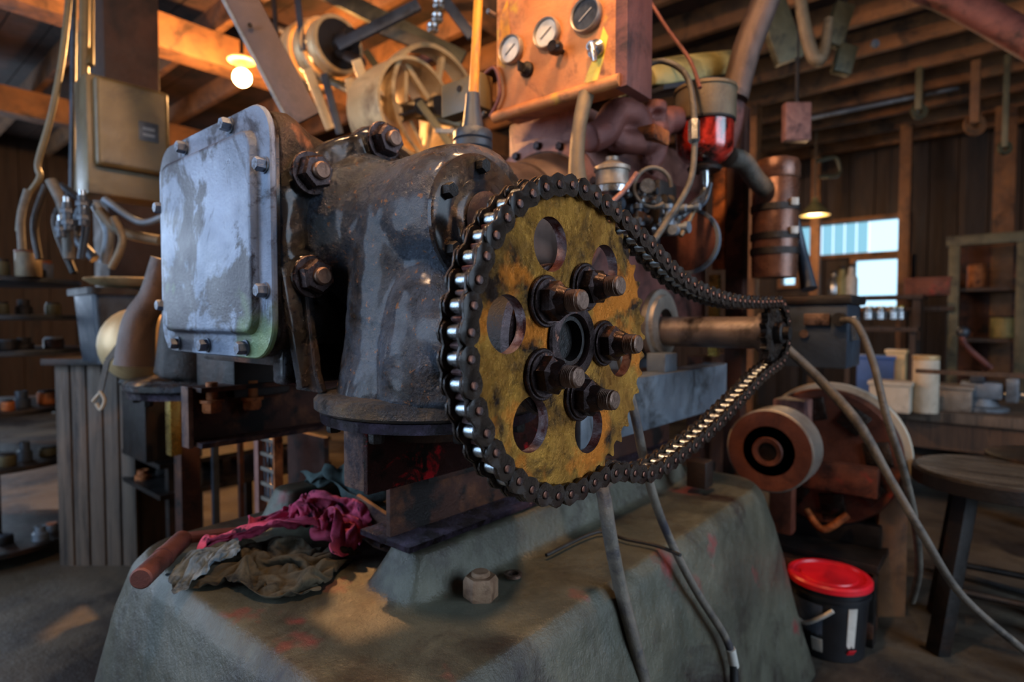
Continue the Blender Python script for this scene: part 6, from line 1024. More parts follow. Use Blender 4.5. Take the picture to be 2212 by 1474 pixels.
# stool
c = P(2165, 1020, d=2.05); zt = c.z
st = T('round_stool', 'round black topped stool with splayed timber legs at the right edge', 'stool', (c.x, c.y, 0))
B(MB().lathe([(.25, -.055), (.262, -.05), (.262, -.006), (.256, 0)], (c.x, c.y, zt), Z, 56), 'rim', M['dark'], st)
B(MB().lathe([(.25, 0), (.25, .004)], (c.x, c.y, zt), Z, 56), 'top', mat('worn_stool_top', '#4a443c', '#6b655a', '#2a2622', 4, 3, .55, (.2, .4), .1, .2, 60, stretch=(1, 5, 1)), st)
for a in (40, 130, 220, 310):
    a = math.radians(a+10); d_ = V((math.cos(a), math.sin(a), 0))
    B(MB().beam(V((c.x, c.y, zt-.05))+d_*.14, V((c.x, c.y, 0))+d_*.24, .055, .05, d_, bev=.005), 'leg', M['dark'], st)
for a in (85, 175, 265, 355):
    a0, a1 = math.radians(a-45+10), math.radians(a+45+10)
    B(MB().cyl(V((c.x, c.y, .22))+V((math.cos(a0), math.sin(a0), 0))*.2, V((c.x, c.y, .22))+V((math.cos(a1), math.sin(a1), 0))*.2, .012), 'rung', M['dark'], st)
one(MB().lathe([(.20, 0), (.21, .01), (.21, .03), (.20, .035)], (c.x+.15, c.y+.35, zt-.02), Z, 48), 'round_tray', M['dark'], 'dark round disc lying behind the stool top', 'disc')
one(MB().cyl((c.x+.15, c.y+.35, 0), (c.x+.15, c.y+.35, zt-.02), .04), 'tray_stand', M['dark'], 'dark pedestal holding the disc behind the stool', 'stand')

# ================================================================ WORKBENCH, VISE, far right clutter
c = P(2090, 880, d=3.6); bz = c.z
wbn = T('workbench', 'heavy wooden workbench with a steel vise near the right wall', 'workbench', (c.x, c.y, 0))
bx0, bx1, by0, by1 = c.x-.75, c.x+.42, c.y-.35, c.y+.5
for i in range(4):
    yy = by0+(by1-by0)*i/4; B(MB().box(bx0, bx1, yy, yy+(by1-by0)/4-.006, bz-.06, bz, bev=.004), 'plank', M['woodg'], wbn)
for xx in (bx0+.05, bx1-.1):
    for yy in (by0+.05, by1-.1): B(MB().box(xx, xx+.09, yy, yy+.09, 0, bz-.06), 'leg', M['wood'], wbn)
B(MB().box(bx0, bx1, by0+.03, by0+.06, bz-.22, bz-.06), 'apron', M['wood'], wbn)
for zz in (.3,): B(MB().box(bx0+.05, bx1-.05, by0+.05, by1-.05, zz, zz+.03), 'shelf', M['wood'], wbn)
v0 = P(2120, 850, d=3.5); v0.z = bz
vi = T('bench_vise', 'grey steel bench vise with a long crank handle on the workbench', 'vise', v0)
B(MB().lathe([(.13, 0), (.13, .02), (.09, .03), (.07, .07)], v0, Z, 28), 'swivel_base', M['grey'], vi)
B(MB().obox(v0+Z*.12, X*.10, Y*.07, Z*.05, bev=.02), 'body', M['grey'], vi)
B(MB().obox(v0+V((.14, 0, .13)), X*.03, Y*.08, Z*.07, bev=.012), 'jaw', M['grey'], vi)
B(MB().obox(v0+V((-.02, 0, .19)), X*.035, Y*.08, Z*.03, bev=.01), 'fixed_jaw', M['steelblue'], vi)
B(MB().cyl(v0+V((.1, 0, .1)), v0+V((.24, 0, .1)), .025), 'screw', M['chrome'], vi)
B(MB().tube([P(2140, 795, d=3.5), P(2085, 745, d=3.5), P(2080, 715, d=3.5)], [.018, .016, .022], 10), 'handle', M['maroon'], vi)
B(MB().sphere(P(2080, 718, d=3.5), .035, 14), 'knob', M['steelblue'], vi)
def boxthing(name, u, v, d, w, h, dp, m, label, cat, z0=None, rz=0, group=None, lid=None):
    c = P(u, v, d=d); zb = c.z if z0 is None else z0
    t = T(name, label, cat, (c.x, c.y, zb), group, rz)
    R_ = Matrix.Rotation(rz, 3, 'Z')
    B(MB().obox(V((c.x, c.y, zb+h/2)), R_@(X*w/2), R_@(Y*dp/2), Z*h/2, bev=min(w, h, dp)*.06), 'body', M[m], t)
    B(MB().obox(V((c.x, c.y, zb+h-.004)), R_@(X*(w/2+.008)), R_@(Y*(dp/2+.008)), Z*.012, bev=.003), 'lid', M[lid or m], t)
    return t
def canthing(name, u, v, d, r, h, m, label, cat, z0=None, group=None, capm='dark'):
    c = P(u, v, d=d); zb = c.z if z0 is None else z0; o_ = V((c.x, c.y, zb))
    t = T(name, label, cat, o_, group)
    B(MB().lathe([(r*.96, 0), (r, .01), (r, h*.9), (r*.95, h*.93)], o_, Z, 24), 'body', M[m], t)
    B(MB().lathe([(r*.97, h*.92), (r*1.02, h*.94), (r*1.02, h*.99), (r*.9, h)], o_, Z, 24), 'lid', M[capm], t)
    return t
canthing('tin_can', 1998, 880, 3.4, .065, .33, 'whitebox', 'tall pale tin cylinder standing on the workbench left of the vise', 'can', z0=bz, capm='cream')
boxthing('cream_box', 1925, 860, 3.45, .20, .17, .16, 'whitebox', 'low cream box on the workbench left of the tall tin', 'box', z0=bz)
boxthing('tan_carton', 1937, 785, 3.7, .10, .34, .10, 'cream', 'upright tan carton behind the cream box', 'box', z0=bz)
boxthing('blue_toolbox', 1895, 735, 3.75, .20, .30, .14, 'blue', 'blue tool box behind the cream box', 'box', z0=bz)
B(MB().box(-.35, .4, 3.3, 3.31, .9, .92), 'trim_1', M['wood'])['kind'] = 'structure'
boxthing('wooden_crate', 2065, 835, 3.5, .16, .14, .2, 'pulleyg', 'grey metal crate on the bench just left of the vise', 'crate', z0=bz)
# shelf under the windows with bottles
c = P(1860, 640, d=5.6)
sh1 = T('window_shelf', 'dark plank shelf under the bright windows holding bottles', 'shelf', (c.x, c.y, 0))
B(MB().box(c.x-.6, c.x+.5, c.y-.15, c.y+.2, c.z-.04, c.z, bev=.004), 'board', M['wood'], sh1)
for dx in (-.55, .45): B(MB().box(c.x+dx-.03, c.x+dx+.03, c.y-.1, c.y+.1, 0, c.z-.04), 'upright', M['wood'], sh1)
for k, (u, m_, lb_, hh) in enumerate(((1797, 'green', 'green bottle at the left end of the window shelf', .26), (1822, 'white', 'white mug shaped jug beside the green bottle', .28), (1775, 'chrome', 'shiny bottle catching daylight at the shelf end', .22))):
    q = P(u, 640, d=5.4); o_ = V((q.x, c.y, c.z)); t = T('bottle', lb_, 'bottle', o_)
    B(MB().lathe([(.05, 0), (.055, .01), (.055, hh*.6), (.03, hh*.8), (.025, hh)], o_, Z, 20), 'body', M[m_], t); B(MB().cyl(o_+Z*hh, o_+Z*(hh+.03), .028), 'cap', M['dark'], t)
for k, u in enumerate((1876, 1902, 1930, 1945)):
    q = P(u, 678, d=5.0); t = T('glass_jar', f'clear glass jar in the row under the tall window, {["leftmost", "second from the left", "third from the left", "rightmost"][k]}', 'jar', q-Z*.05, 'jars under the tall window')
    B(MB().lathe([(.038, -.05), (.042, -.045), (.042, .02), (.03, .035), (.03, .05)], q, Z, 18), 'body', M['chrome'], t); B(MB().cyl(q+Z*.05, q+Z*.065, .033), 'lid', M['brass'], t)
q = P(1910, 690, d=5.0)
one(MB().box(q.x-.3, q.x+.25, q.y-.12, q.y+.12, q.z-.10, q.z-.065).box(q.x-.28, q.x-.24, q.y-.05, q.y+.05, 0, q.z-.1).box(q.x+.19, q.x+.23, q.y-.05, q.y+.05, 0, q.z-.1), 'jar_shelf', M['wood'], 'small dark shelf carrying a row of glass jars below the window', 'shelf')
# cabinet / door frame on the right
c = P(2125, 900, d=5.2)
cbx = T('dark_cupboard', 'tall dark doorway-like cupboard frame with olive posts near the right edge', 'cupboard', (c.x, c.y, 0))
a0 = P(2055, 700, d=5.2); a1 = P(2205, 700, d=5.0); zt_ = P(2055, 520, d=5.2).z
for q in (a0, a1): B(MB().box(q.x-.04, q.x+.04, c.y-.04, c.y+.04, 0, zt_, bev=.005), 'post', M['olived'], cbx)
B(MB().box(a0.x-.06, a1.x+.08, c.y-.05, c.y+.05, zt_-.04, zt_+.05, bev=.005), 'lintel', M['olived'], cbx)
for k in range(3): B(MB().box(a0.x+.04, a1.x-.04, c.y+.02, c.y+.5, .5+k*.45, .53+k*.45), 'shelf', M['wood'], cbx)
B(MB().box(a0.x-.02, a1.x+.04, c.y+.5, c.y+.53, 0, zt_), 'back', M['redbrown'], cbx)
canthing('storage_can', 2110, 590, 5.4, .07, .22, 'orange', 'orange can on the top shelf inside the dark cupboard', 'can', z0=1.43, capm='orange')
canthing('storage_can', 2165, 740, 5.4, .09, .2, 'green', 'olive can on the lower shelf of the dark cupboard', 'can', z0=.98)
t = boxthing('red_crate', 2005, 640, 5.5, .35, .16, .25, 'motor', 'dull red rounded crate on the shelf left of the cupboard', 'crate')
q = P(2005, 668, d=5.5)
one(MB().box(q.x-.22, q.x+.2, q.y-.2, q.y+.1, q.z-.02, q.z+.02).box(q.x-.2, q.x-.16, q.y-.1, q.y+.1, 0, q.z).box(q.x+.14, q.x+.18, q.y-.1, q.y+.1, 0, q.z), 'side_shelf', M['wood'], 'dark shelf table holding the dull red crate', 'shelf')
# timber posts along the right side
for (u, v0_, d, w_) in ((1955, 450, 6.0, .10), (1620, 500, 5.5, .14), (1760, 600, 6.9, .1), (2170, 400, 5.5, .16)):
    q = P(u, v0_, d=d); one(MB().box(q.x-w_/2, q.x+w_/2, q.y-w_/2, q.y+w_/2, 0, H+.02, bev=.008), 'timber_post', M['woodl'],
        {1955: 'brown timber post right of the windows', 1620: 'timber post behind the canister', 1760: 'slim timber post behind the pendant lamp', 2170: 'thick dark timber post at the far right'}[u], 'post')
# pendant lamp
c = P(1760, 466, d=6.3)
pn = T('pendant_lamp', 'green enamel pendant lamp glowing warm on a long cord by the window', 'lamp', c)
B(MB().lathe([(.145, 0), (.15, .005), (.10, .07), (.05, .12), (.03, .16), (.03, .19)], c, Z, 32), 'shade', M['green'], pn)
B(MB().cyl(c+Z*.004, c+Z*.012, .135, n=32), 'glowing_bowl', lampm, pn)
B(MB().cyl(c+Z*.19, (c.x, c.y, H+.21), .009, n=8), 'cord', M['lever'], pn)
point('pendant_light', c-Z*.06, 14, (1, .62, .3), .1)
tubeobj('ceiling_conduit', [P(1765, 348, d=5.8), P(1800, 340, d=5.8), P(1812, 355, d=5.8), P(1810, 378, d=5.8), P(1770, 382, d=5.8)], .02, M['olived'], 'looped pipe just above and right of the pendant lamp', 'pipe')
tubeobj('ceiling_conduit', [P(1740, 258, d=5.5), P(1900, 225, d=5.2), P(2070, 190, d=5.0)], .018, M['grey'], 'long straight pipe crossing under the right-hand ceiling boards', 'pipe')
tubeobj('brown_flue', [P(1960, -40, d=3.2), P(2080, 10, d=3.0), P(2260, 110, d=2.8)], .075, M['maroon'], 'fat red brown pipe crossing the top right corner', 'pipe')
for (u, v1, w_, m_, d, lb_) in ((1890, 95, 14, 'grey', 4.2, 'slim grey rod hanging left of centre in the right-hand ceiling area'), (2105, 270, 40, 'woodl', 4.5, 'brown hanging strap with a hooked end, right ceiling'), (2170, 320, 26, 'olived', 4.4, 'olive hanging bracket with a loop at its end, far right'), (1985, 240, 30, 'olived', 4.6, 'wedge shaped olive hanger between two brown straps')):
    a, b = P(u, v1-200, d=d), P(u, v1, d=d); s_w = w_/FPX*d
    t = T('ceiling_hanger', lb_, 'hanger', b)
    B(MB().beam((b.x, b.y, b.z), (b.x, b.y, H), s_w, s_w*.4, bev=.002), 'strap', M[m_], t)
    B(MB().lathe([(s_w*.25, -.01), (s_w*.6, -.01), (s_w*.6, .01), (s_w*.25, .01)], b, FWD, 16, close=True), 'loop', M[m_], t)
hk = T('hanging_hook', 'big forked iron hook hanging from the ceiling right of the exhaust pipe', 'hook', P(1765, 140, d=3.2))
B(MB().tube([P(1722, -60, d=3.2), P(1735, 40, d=3.2), P(1752, 110, d=3.2), P(1768, 128, d=3.2), P(1782, 100, d=3.2), P(1790, 40, d=3.2)], [.03, .032, .035, .04, .03, .022], 14), 'hook', M['lever'], hk)
for (u, v, w_, h_, an, lb_) in ((1685, 70, 60, 130, .35, 'slanted grey belt guard plate left of the forked hook'), (1810, 55, 40, 90, -.3, 'tan belt guard plate right of the forked hook'), (1720, 265, 55, 80, 0, 'lit tan hanging pan below the forked hook'), (1823, 130, 38, 60, -.25, 'small tan block below the right guard plate')):
    q = P(u, v, d=3.6); s = 3.6/FPX; ux = RGT*math.cos(an)+Z*math.sin(an); uz = -RGT*math.sin(an)+Z*math.cos(an)
    t = T('guard_plate', lb_, 'plate', q); B(MB().obox(q, ux*w_*s/2, FWD*.03, uz*h_*s/2, bev=.006), 'plate', M['olived' if u != 1720 else 'pinkrust'], t)
    B(MB().cyl(q, (q.x, q.y, H), .012), 'hanger_rod', M['dark'], t)

# ================================================================ LINE SHAFT, pulleys and belts (top middle)
def pulley(name, c, r, w_, axis, m, label, spokes=5, group=None):
    u, v, a = frame(axis); t = T(name, label, 'pulley', c-Z*r, group)
    B(MB().lathe([(r*.93, -w_/2), (r, -w_/2), (r*1.015, 0), (r, w_/2), (r*.93, w_/2), (r*.95, 0)], c, axis, 48, close=True), 'rim', M[m], t)
    B(MB().cyl(c-a*w_*.6, c+a*w_*.6, r*.18, n=20), 'hub', M['dark'], t)
    for k in range(spokes):
        an = 2*PI*k/spokes+.3; d_ = u*math.cos(an)+v*math.sin(an)
        B(MB().beam(c+d_*r*.15, c+d_*r*.95, r*.09, w_*.3, a, bev=.002), 'spoke', M[m], t)
    return t
pulley('drum_pulley', P(868, 245, d=2.9), .235, .24, X, 'cream', 'bright cream flat pulley glowing behind the gearbox barrel', 5)
pulley('drum_pulley', P(935, 235, d=3.0), .30, .10, X, 'cream', 'larger dull pulley wheel right of the bright cream one', 6)
c = P(715, 105, d=3.2)
cp = T('cone_pulley', 'three-step grooved cone pulley high on the line shaft', 'pulley', c-Z*.3)
for k, (dx, r) in enumerate(((-.16, .19), (-.06, .17), (.04, .15))):
    B(MB().lathe([(r*.85, -.04), (r, -.04), (r, -.025), (r*.93, 0), (r, .025), (r, .04), (r*.85, .04)], c+X*dx, X, 44, close=True), 'step', M['cream'], cp)
B(MB().cyl(c-X*.25, c+X*.2, .05), 'hub', M['dark'], cp)
B(MB().cyl(c+X*.075, c+X*.08, .13, n=40), 'web', M['dark'], cp)
tubeobj('line_shaft', [P(560, 40, d=3.9), P(715, 105, d=3.2), P(780, 135, d=2.95)], .028, M['dark'], 'dark steel line shaft through the cone pulley', 'shaft')
tubeobj('line_shaft', [P(640, 140, d=3.3), P(840, 230, d=3.0), P(1000, 270, d=2.8)], .022, M['olived'], 'olive line shaft passing in front of the drum pulleys', 'shaft')
rods = [((770, 130), (830, 300), 2.8, .030, 'cream', 'pale belt strip slanting left of the bright drum pulley'),
        ((700, 160), (735, 290), 2.9, .022, 'steelblue', 'blue grey rod slanting down to the gearbox top'),
        ((665, 150), (715, 280), 3.0, .030, 'cream', 'tan belt strip just right of the dark steel bar'),
        ((755, 170), (775, 300), 2.85, .028, 'cream', 'orange lit belt strip between two slanted belts'),
        ((790, 110), (855, 205), 3.1, .022, 'olived', 'thin olive brace above the drum pulleys'),
        ((730, 100), (905, 10), 3.0, .035, 'steelblue', 'grey steel rod rising to the right across the rafters'),
        ((700, -20), (1000, 130), 3.4, .06, 'olived', 'broad olive brace running down right under the roof'),
        ((820, 60), (940, 110), 3.2, .04, 'lever', 'short tan brace in the middle of the rafters'),
        ((640, -30), (655, 110), 3.1, .02, 'steelblue', 'thin blue grey hanger rod above the cone pulley'),
        ((590, -30), (600, 120), 3.2, .016, 'dark', 'thin dark hanger wire right of the bulb'),
        ((830, 165), (960, 110), 3.1, .03, 'maroon', 'brown diagonal strut above the bright pulley'),
        ((960, 0), (1020, 80), 2.9, .03, 'steelblue', 'short blue grey pipe left of the gear lever'),
        ((905, 220), (985, 330), 2.6, .02, 'olived', 'thin strut running down right of the drum pulleys'),
        ((940, 282), (1000, 285), 2.4, .012, 'grey', 'short horizontal grey rod left of the lever boot')]
for (a, b, d, w_, m_, lb_) in rods:
    one(MB().beam(P(*a, d=d), P(*b, d=d), w_*1.6, w_*.7, FWD, bev=.003), 'brace_rod', M[m_], lb_, 'rod', origin=P(*b, d=d))
bar = T('steel_flat_bar', 'long dark flat steel bar slanting down behind the gearbox cover', 'bar', P(640, 240, d=2.0))
p0, p1 = P(475, -90, d=2.0), P(660, 260, d=2.0)
B(MB().beam(p0, p1, .012, .105, FWD.cross(p1-p0), bev=.002), 'bar', M['bell'], bar)
B(MB().beam(p0-RGT*.062, p1-RGT*.062, .016, .012, FWD.cross(p1-p0), bev=.002), 'edge', M['grey'], bar)
B(MB().cyl(P(540, 55, d=1.985), P(540, 55, d=1.97), .008), 'hole', M['black'], bar)
for i, (u, v, d) in enumerate(((945, 38, 2.6), (948, 8, 2.6), (935, 60, 2.6))):
    q = P(u, v, d=d); t = T('glass_insulator', ['blue glass insulator, middle of the cluster at the top left of the lever', 'topmost blue glass insulator of the cluster', 'lowest and smallest blue glass insulator of the cluster'][i], 'insulator', q)
    B(MB().lathe([(.02, -.02), (.026, -.01), (.022, 0), (.026, .01), (.016, .025)], q, Z, 18), 'glass', M['chrome'], t); B(MB().cyl(q+Z*.02, q+Z*.05, .006), 'pin', M['dark'], t)
# bulbs
def bulb(u, v, d, r, power, label):
    c = P(u, v, d=d); t = T('light_bulb', label, 'lamp', c)
    B(MB().sphere(c, r, 18), 'glass', bulbm, t)
    B(MB().cyl(c+Z*r*.8, c+Z*r*1.9, r*.45, n=14), 'socket', M['whitebox'], t)
    B(MB().lathe([(r*1.5, 0), (r*1.55, .01), (r*.6, r*.6), (r*.5, r*.7)], c+Z*r*1.8, Z, 24), 'ceiling_rose', M['cream'], t)
    B(MB().cyl(c+Z*r*2.4, (c.x, c.y, H+.02), .012), 'stem', M['dark'], t)
    point('bulb_light', c-Z*(r+.02)-FWD*.02, power, (1, .5, .18), r); return c
bulb(523, 168, 3.7, .055, 150, 'bare warm bulb glowing under a round ceiling rose, upper left')
bulb(614, 100, 5.0, .05, 210, 'small far bulb right of the slanted steel bar')
# unseen lamp added to throw warm light on panel and gearbox, above the frame
c = V((-.95, .15, 2.7)); t = T('added_lamp', 'added tin shaded lamp hanging unseen in front of the gearbox', 'lamp', c)
B(MB().lathe([(.14, 0), (.145, .004), (.05, .10), (.03, .15)], c, Z, 28), 'shade', M['green'], t); B(MB().sphere(c+Z*.02, .035, 14), 'glass', bulbm, t); B(MB().cyl(c+Z*.15, (c.x, c.y, H+.02), .006), 'cord', M['dark'], t)
point('added_lamp_light', c-Z*.06, 34, (1, .62, .36), .12)

c = V((-.55, 1.0, 2.8)); t = T('added_lamp', 'added tin shaded lamp hanging unseen over the engine', 'lamp', c)  # second unseen lamp, added to bring warm light back to engine and canister
B(MB().lathe([(.14, 0), (.145, .004), (.05, .10), (.03, .15)], c, Z, 28), 'shade', M['green'], t); B(MB().sphere(c+Z*.02, .035, 14), 'glass', bulbm, t); B(MB().cyl(c+Z*.15, (c.x, c.y, H+.21), .006), 'cord', M['dark'], t)
point('added_engine_light', c-Z*.06, 42, (1, .56, .28), .08)
# ================================================================ LEFT SIDE
# post and electric cabinet
q = P(268, 100, d=3.2)
one(MB().box(q.x-.13, q.x+.13, q.y-.13, q.y+.13, 0, H-.2, bev=.01), 'timber_post', M['roof'], 'thick dark timber post behind the tan electric box', 'post')
c = P(205, 150, d=2.35); zt_ = c.z; zb_ = P(205, 412, d=2.35).z; zd = P(205, 352, d=2.35).z
eb = T('electric_box', 'tan painted electric fuse box with a rounded door and small dark plate', 'electric box', (c.x-.1, c.y+.14, zb_))
B(MB().box(c.x-.22, c.x-.05, c.y-.02, c.y+.29, zb_, zt_, bev=.012), 'cabinet', M['beige'], eb)
dr = B(MB().box(c.x-.05, c.x+.0, c.y, c.y+.27, zd, zt_-.015, bev=.022, seg=4), 'door', M['beige'], eb)
B(MB().box(c.x-.001, c.x+.003, c.y+.15, c.y+.225, zd+.13, zd+.21, bev=.001), 'name_plate', M['steelblue'], dr)
for k in range(2): B(MB().box(c.x+.003, c.x+.0042, c.y+.165, c.y+.21, zd+.15+.025*k, zd+.162+.025*k), 'plate_mark', M['grey'], dr)
tubeobj('electric_conduit', [P(183, -40, d=2.7), P(180, 200, d=2.7), P(172, 425, d=2.7)], .022, M['beige'], 'vertical tan conduit left of the electric box', 'pipe')
tubeobj('electric_conduit', [P(196, -40, d=2.75), P(195, 60, d=2.75), P(195, 140, d=2.7)], .016, M['beige'], 'short tan conduit entering the top of the electric box', 'pipe')
tubeobj('dark_conduit', [P(160, -40, d=2.72), P(158, 200, d=2.72), P(155, 430, d=2.7)], .013, M['steelblue'], 'thin dark pipe beside the tan conduit', 'pipe')
tubeobj('rope', [P(152, -40, d=2.4), P(135, 120, d=2.4), P(110, 250, d=2.4), P(82, 350, d=2.4), P(85, 385, d=2.4), P(50, 440, d=2.4), P(40, 500, d=2.4)], .012, M['beige'], 'tan rope hanging loosely on the left', 'rope')
# hose and pipe bundle
hl = [((110, 390), (140, 460), (150, 560)), ((130, 400), (185, 450), (175, 560)), ((150, 420), (120, 480), (160, 590)), ((205, 440), (235, 500), (225, 570)), ((245, 470), (265, 520), (240, 580)), ((60, 410), (45, 470), (48, 540)), ((190, 430), (160, 500), (205, 560)), ((100, 400), (75, 480), (85, 560)), ((225, 430), (300, 480), (350, 470)), ((215, 455), (260, 500), (345, 520))]
for i, tr_ in enumerate(hl):
    tubeobj('bundle_hose', [P(u, v, d=2.3+.05*(i % 4)) for u, v in tr_], .014 if i % 3 else .02, M[['cable', 'steelblue', 'dark', 'grey', 'lever'][i % 5]],
        ['looping hose nearest the rope end', 'blue grey hose in the middle of the bundle', 'dark hose crossing low in the bundle', 'grey hose under the electric box', 'tan bent pipe under the electric box', 'hose at the far left of the bundle', 'blue grey pipe under the tan conduit', 'dark hose left of the bundle', 'grey hose sagging right to the gearbox', 'lower tan hose reaching the gearbox cover'][i], 'hose', 'hoses bundled at the left')
for i, (u, v) in enumerate(((145, 455), (147, 480), (180, 470), (133, 495), (178, 440))):
    q = P(u, v, d=2.2); t = T('valve_fitting', ['shiny brass valve highest in the hose bundle', 'steel valve fitting below the highest one', 'steel fitting right of the other valves', 'lowest valve fitting in the bundle', 'small fitting just under the tan conduit'][i], 'valve', q)
    B(MB().cyl(q-Z*.03, q+Z*.03, .016, n=16).hex(q-Z*.01, Z, .022, .02), 'body', M['steelblue'], t); B(MB().cyl(q+Z*.03, q+Z*.05, .012), 'stem', M['chrome'], t)
# round shelves (carousel)
c = P(30, 1260, d=2.9); cx_, cy_ = c.x-.09, c.y-.06
sf = T('round_shelf_rack', 'dark round rack of stacked shelves crowded with parts at the far left', 'rack', (cx_, cy_, 0))
zs = [P(90, v, d=2.7).z for v in (610, 692, 770, 900, 1020, 1200)]
for k, z_k in enumerate(zs):
    B(MB().lathe([(.36, 0), (.38, .004), (.38, .022), (.37, .026), (.02, .026)], (cx_, cy_, z_k), Z, 48), 'shelf', M['steelblue' if k < 3 else 'dark'], sf)
B(MB().cyl((cx_, cy_, 0), (cx_, cy_, zs[0]+.05), .035), 'column', M['dark'], sf)
kinds = ['rusty', 'dark', 'grey', 'steel', 'orange', 'olive']; mk = ['nut', 'dark', 'grey', 'steelblue', 'orange', 'olived']
pos_word = ['left front', 'front', 'right front', 'far right', 'far left', 'middle']
shelf_word = ['top', 'second', 'third', 'fourth', 'fifth', 'lowest']
for k, z_k in enumerate(zs):
    for j in range(7):
        a = -1.35+j*.36+random.uniform(-.05, .05); r_ = random.uniform(.22, .32)
        q = V((cx_+r_*math.cos(a), cy_+r_*math.sin(a), z_k+.026)); i = random.randrange(6); rad = random.uniform(.025, .045); hh = random.uniform(.04, .09)
        t = T('machine_part', f'{kinds[i]} {"turned bushing" if j%2 else "bolt jar"}, {["first","second","third","fourth","fifth","sixth","last"][j]} from the left on the {shelf_word[k]} round shelf', 'machine part', q, 'small parts on the round rack')
        if j % 2: B(MB().lathe([(rad*.5, 0), (rad, 0), (rad, hh*.5), (rad*.7, hh*.55), (rad*.7, hh), (rad*.5, hh)], q, Z, 18, close=True), 'body', M[mk[i]], t)
        else:
            B(MB().lathe([(rad*.9, 0), (rad, .005), (rad, hh*.8), (rad*.8, hh*.85)], q, Z, 18), 'body', M[mk[i]], t); B(MB().cyl(q+Z*hh*.84, q+Z*hh, rad*.85, n=18), 'cap', M[mk[(i+2) % 6]], t)
canthing('oil_can', 62, 590, 2.72, .05, .12, 'lever', 'pale tin on the top round shelf at far left', 'can', z0=zs[0]+.026, capm='motor')
# blue grey bin
c = P(255, 700, d=2.6)
bn = T('grey_blue_bin', 'grey blue plastic bin with a black lip on the board bench', 'bin', (c.x, c.y, P(255, 780, d=2.6).z))
zb0, zb1 = P(255, 780, d=2.6).z, P(255, 635, d=2.6).z
B(MB().loft([rr(c.x-.13, c.x+.14, c.y-.11, c.y+.11, .03, zb0), rr(c.x-.15, c.x+.16, c.y-.13, c.y+.13, .03, zb1)]), 'body', M['steelblue'], bn)
B(MB().loft([rr(c.x-.17, c.x+.18, c.y-.15, c.y+.15, .03, zb1-.01), rr(c.x-.17, c.x+.18, c.y-.15, c.y+.15, .03, zb1+.018)]), 'lip', M['dark'], bn)
q = V((c.x+.0, c.y, zb1+.03)); one(MB().lathe([(.08, 0), (.16, .02), (.19, .04), (.185, .045), (.10, .02)], q-Z*.012+RGT*.08, Z, 36), 'tin_dish', M['cream'], 'shallow tan dish lying on the lid of the grey blue bin', 'dish')
# board crate
c = P(212, 1030, d=2.75); pw = T('slatted_cabinet', 'tall cabinet of dark vertical boards left of the gearbox', 'cabinet', (c.x, c.y, 0))
zt_ = P(212, 785, d=2.75).z; zb_ = P(212, 1255, d=2.75).z
wv_ = RGT; n_ = 5; tot = .37
for k in range(n_):
    cc_ = V((c.x, c.y, 0))+wv_*((k+.5)/n_-.5)*tot
    B(MB().obox((cc_.x, cc_.y, (zt_+zb_)/2), wv_*(tot/n_/2-.005), V((-wv_.y, wv_.x, 0))*.012, Z*(zt_-zb_)/2, bev=.003), 'board', M['woodg'], pw)
dpv = V((-wv_.y, wv_.x, 0))
B(MB().obox(V((c.x, c.y, (zt_+zb_)/2-.02))+dpv*.19, wv_*tot/2, dpv*.17, Z*((zt_-zb_)/2-.02)), 'carcass', M['wood'], pw)
B(MB().obox(V((c.x, c.y, zt_+.01))+dpv*.15, wv_*(tot/2+.03), dpv*.2, Z*.015, bev=.003), 'top', M['dark'], pw)
B(MB().obox(V((c.x, c.y, zb_/2))+dpv*.15, wv_*(tot/2-.02), dpv*.14, Z*zb_/2), 'plinth', M['dark'], pw)
# brass tank with strap and hook
c = P(300, 745, d=2.1)
bt = T('brass_tank', 'round tan and brass coloured tank behind the left foot of the gearbox', 'tank', c-Z*.14)
B(MB().sphere(c, .125, 28, (1, 1, 1.05)), 'shell', M['cream'], bt)
B(MB().lathe([(.06, 0), (.065, .01), (.06, .02)], c-Z*.14, Z, 28), 'foot_ring', M['dark'], bt)
stp = T('leather_strap', 'worn strap with a bent hook hanging over the round tank', 'strap', P(215, 880, d=1.95))
B(MB().beam(P(300, 690, d=1.93), P(232, 780, d=1.95), .018, .006, FWD).beam(P(232, 780, d=1.95), P(216, 850, d=1.95), .018, .006, FWD), 'strap', M['cable'], stp)
B(MB().tube([P(216, 845, d=1.95), P(226, 865, d=1.95), P(218, 885, d=1.95), P(208, 872, d=1.95)], .006, 8).tube([P(216, 850, d=1.95), P(205, 862, d=1.95), P(201, 868, d=1.95)], .006, 8), 'hook', M['whitebox'], stp)
tubeobj('slanted_tube', [P(352, 560, d=1.9), P(330, 640, d=1.9), P(300, 700, d=1.9), P(290, 790, d=1.9)], [.035, .04, .05, .06], M['bell'], 'brown tube sloping from behind the cover to the left foot', 'tube')
# behind / below the gearbox
c = P(578, 1015, d=1.95)
gr = T('metal_grille', 'small grey wire grille panel framed by a pink edged strip', 'grille', (c.x, c.y, c.z-.1))
for k in range(5):
    z_k = c.z-.10+k*.05; B(MB().beam(V((c.x-.04, c.y, z_k)), V((c.x+.055, c.y, z_k)), .008, .012), 'bar', M['pulleyg'], gr)
for k in range(7):
    xk = c.x-.035+k*.013; B(MB().beam((xk, c.y+.01, c.z-.11), (xk+.012*(1 if k % 2 else -1), c.y+.01, c.z+.11), .004, .004), 'wire', M['grey'], gr)
B(MB().box(c.x-.075, c.x-.045, c.y-.01, c.y+.02, 0, c.z+.13, bev=.003), 'strip', M['pinkrust'], gr)
B(MB().box(c.x+.055, c.x+.065, c.y-.01, c.y+.02, c.z-.12, c.z+.13, bev=.002), 'edge_strip', M['orange'], gr)
q = P(665, 1010, d=2.05)
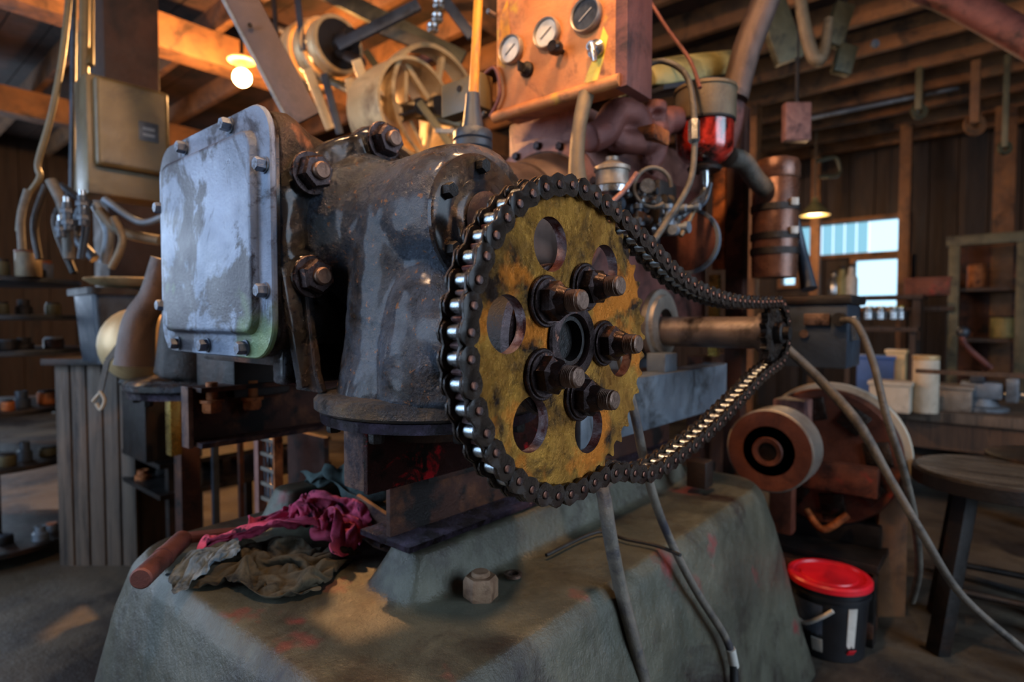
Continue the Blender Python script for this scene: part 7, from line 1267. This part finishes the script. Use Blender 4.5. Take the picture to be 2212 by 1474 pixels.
one(MB().box(q.x-.12, q.x+.12, q.y-.01, q.y+.01, 0, q.z+.12, bev=.004), 'steel_sheet', M['redbrown'], 'dark red brown sheet panel right of the wire grille', 'panel')
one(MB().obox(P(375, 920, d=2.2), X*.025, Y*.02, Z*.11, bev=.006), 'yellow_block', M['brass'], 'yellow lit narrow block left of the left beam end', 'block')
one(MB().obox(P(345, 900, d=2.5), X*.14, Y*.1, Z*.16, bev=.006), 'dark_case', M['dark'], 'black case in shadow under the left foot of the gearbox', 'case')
for i, (u, v, w_, m_) in enumerate(((405, 1040, .035, 'redbrown'), (465, 1030, .012, 'steelblue'), (520, 1020, .010, 'redbrown'), (425, 1090, .02, 'steelblue'))):
    q = P(u, v, d=2.3+.1*i); one(MB().box(q.x-w_, q.x+w_, q.y-w_, q.y+w_, 0, .90, bev=.003), 'stand_leg', M[m_], ['thick brown upright under the left beam', 'thin blue grey upright left of the grille', 'thin brown upright beside the grille', 'blue grey upright left of the thick brown one'][i], 'upright')
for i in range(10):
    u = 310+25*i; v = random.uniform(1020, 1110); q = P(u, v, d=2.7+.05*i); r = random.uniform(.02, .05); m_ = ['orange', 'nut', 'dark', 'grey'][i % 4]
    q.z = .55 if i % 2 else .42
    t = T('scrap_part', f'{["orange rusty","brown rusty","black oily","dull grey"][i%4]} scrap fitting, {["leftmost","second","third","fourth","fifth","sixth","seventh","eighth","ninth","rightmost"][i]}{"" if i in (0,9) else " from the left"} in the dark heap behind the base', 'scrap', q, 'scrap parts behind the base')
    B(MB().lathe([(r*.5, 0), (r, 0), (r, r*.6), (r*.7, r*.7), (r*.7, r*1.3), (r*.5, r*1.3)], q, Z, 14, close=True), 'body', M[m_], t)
q = P(440, 1080, d=3.0)
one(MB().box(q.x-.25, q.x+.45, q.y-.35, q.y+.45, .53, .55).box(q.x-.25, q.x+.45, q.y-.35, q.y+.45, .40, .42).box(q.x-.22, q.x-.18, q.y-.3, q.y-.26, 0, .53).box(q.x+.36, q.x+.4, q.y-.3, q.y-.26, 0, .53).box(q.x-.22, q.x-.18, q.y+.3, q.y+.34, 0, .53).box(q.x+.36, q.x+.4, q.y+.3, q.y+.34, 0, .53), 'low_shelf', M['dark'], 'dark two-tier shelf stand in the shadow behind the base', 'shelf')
# far machinery silhouettes along the left/back
q = P(90, 1000, d=3.9)
for i, (u, v, d, w_, h_, m_, lb_) in enumerate(((440, 640, 4.6, .9, 1.5, 'wood', 'tall dark workshop cupboard behind the gearbox'), (1290, 600, 5.5, .8, 1.9, 'wood', 'tall brown cupboard far behind the engine'))):
    q = P(u, v, d=d); t = T('machine_cabinet', lb_, 'cabinet', (q.x, q.y, 0))
    B(MB().box(q.x-w_/2, q.x+w_/2, q.y-w_/3, q.y+w_/3, 0, h_, bev=.02), 'body', M[m_], t); B(MB().box(q.x-w_/2+.03, q.x-.01, q.y-w_/3-.015, q.y-w_/3, .08, h_-.06, bev=.006), 'door', M[m_], t); B(MB().box(q.x+.01, q.x+w_/2-.03, q.y-w_/3-.015, q.y-w_/3, .08, h_-.06, bev=.006), 'door', M[m_], t)
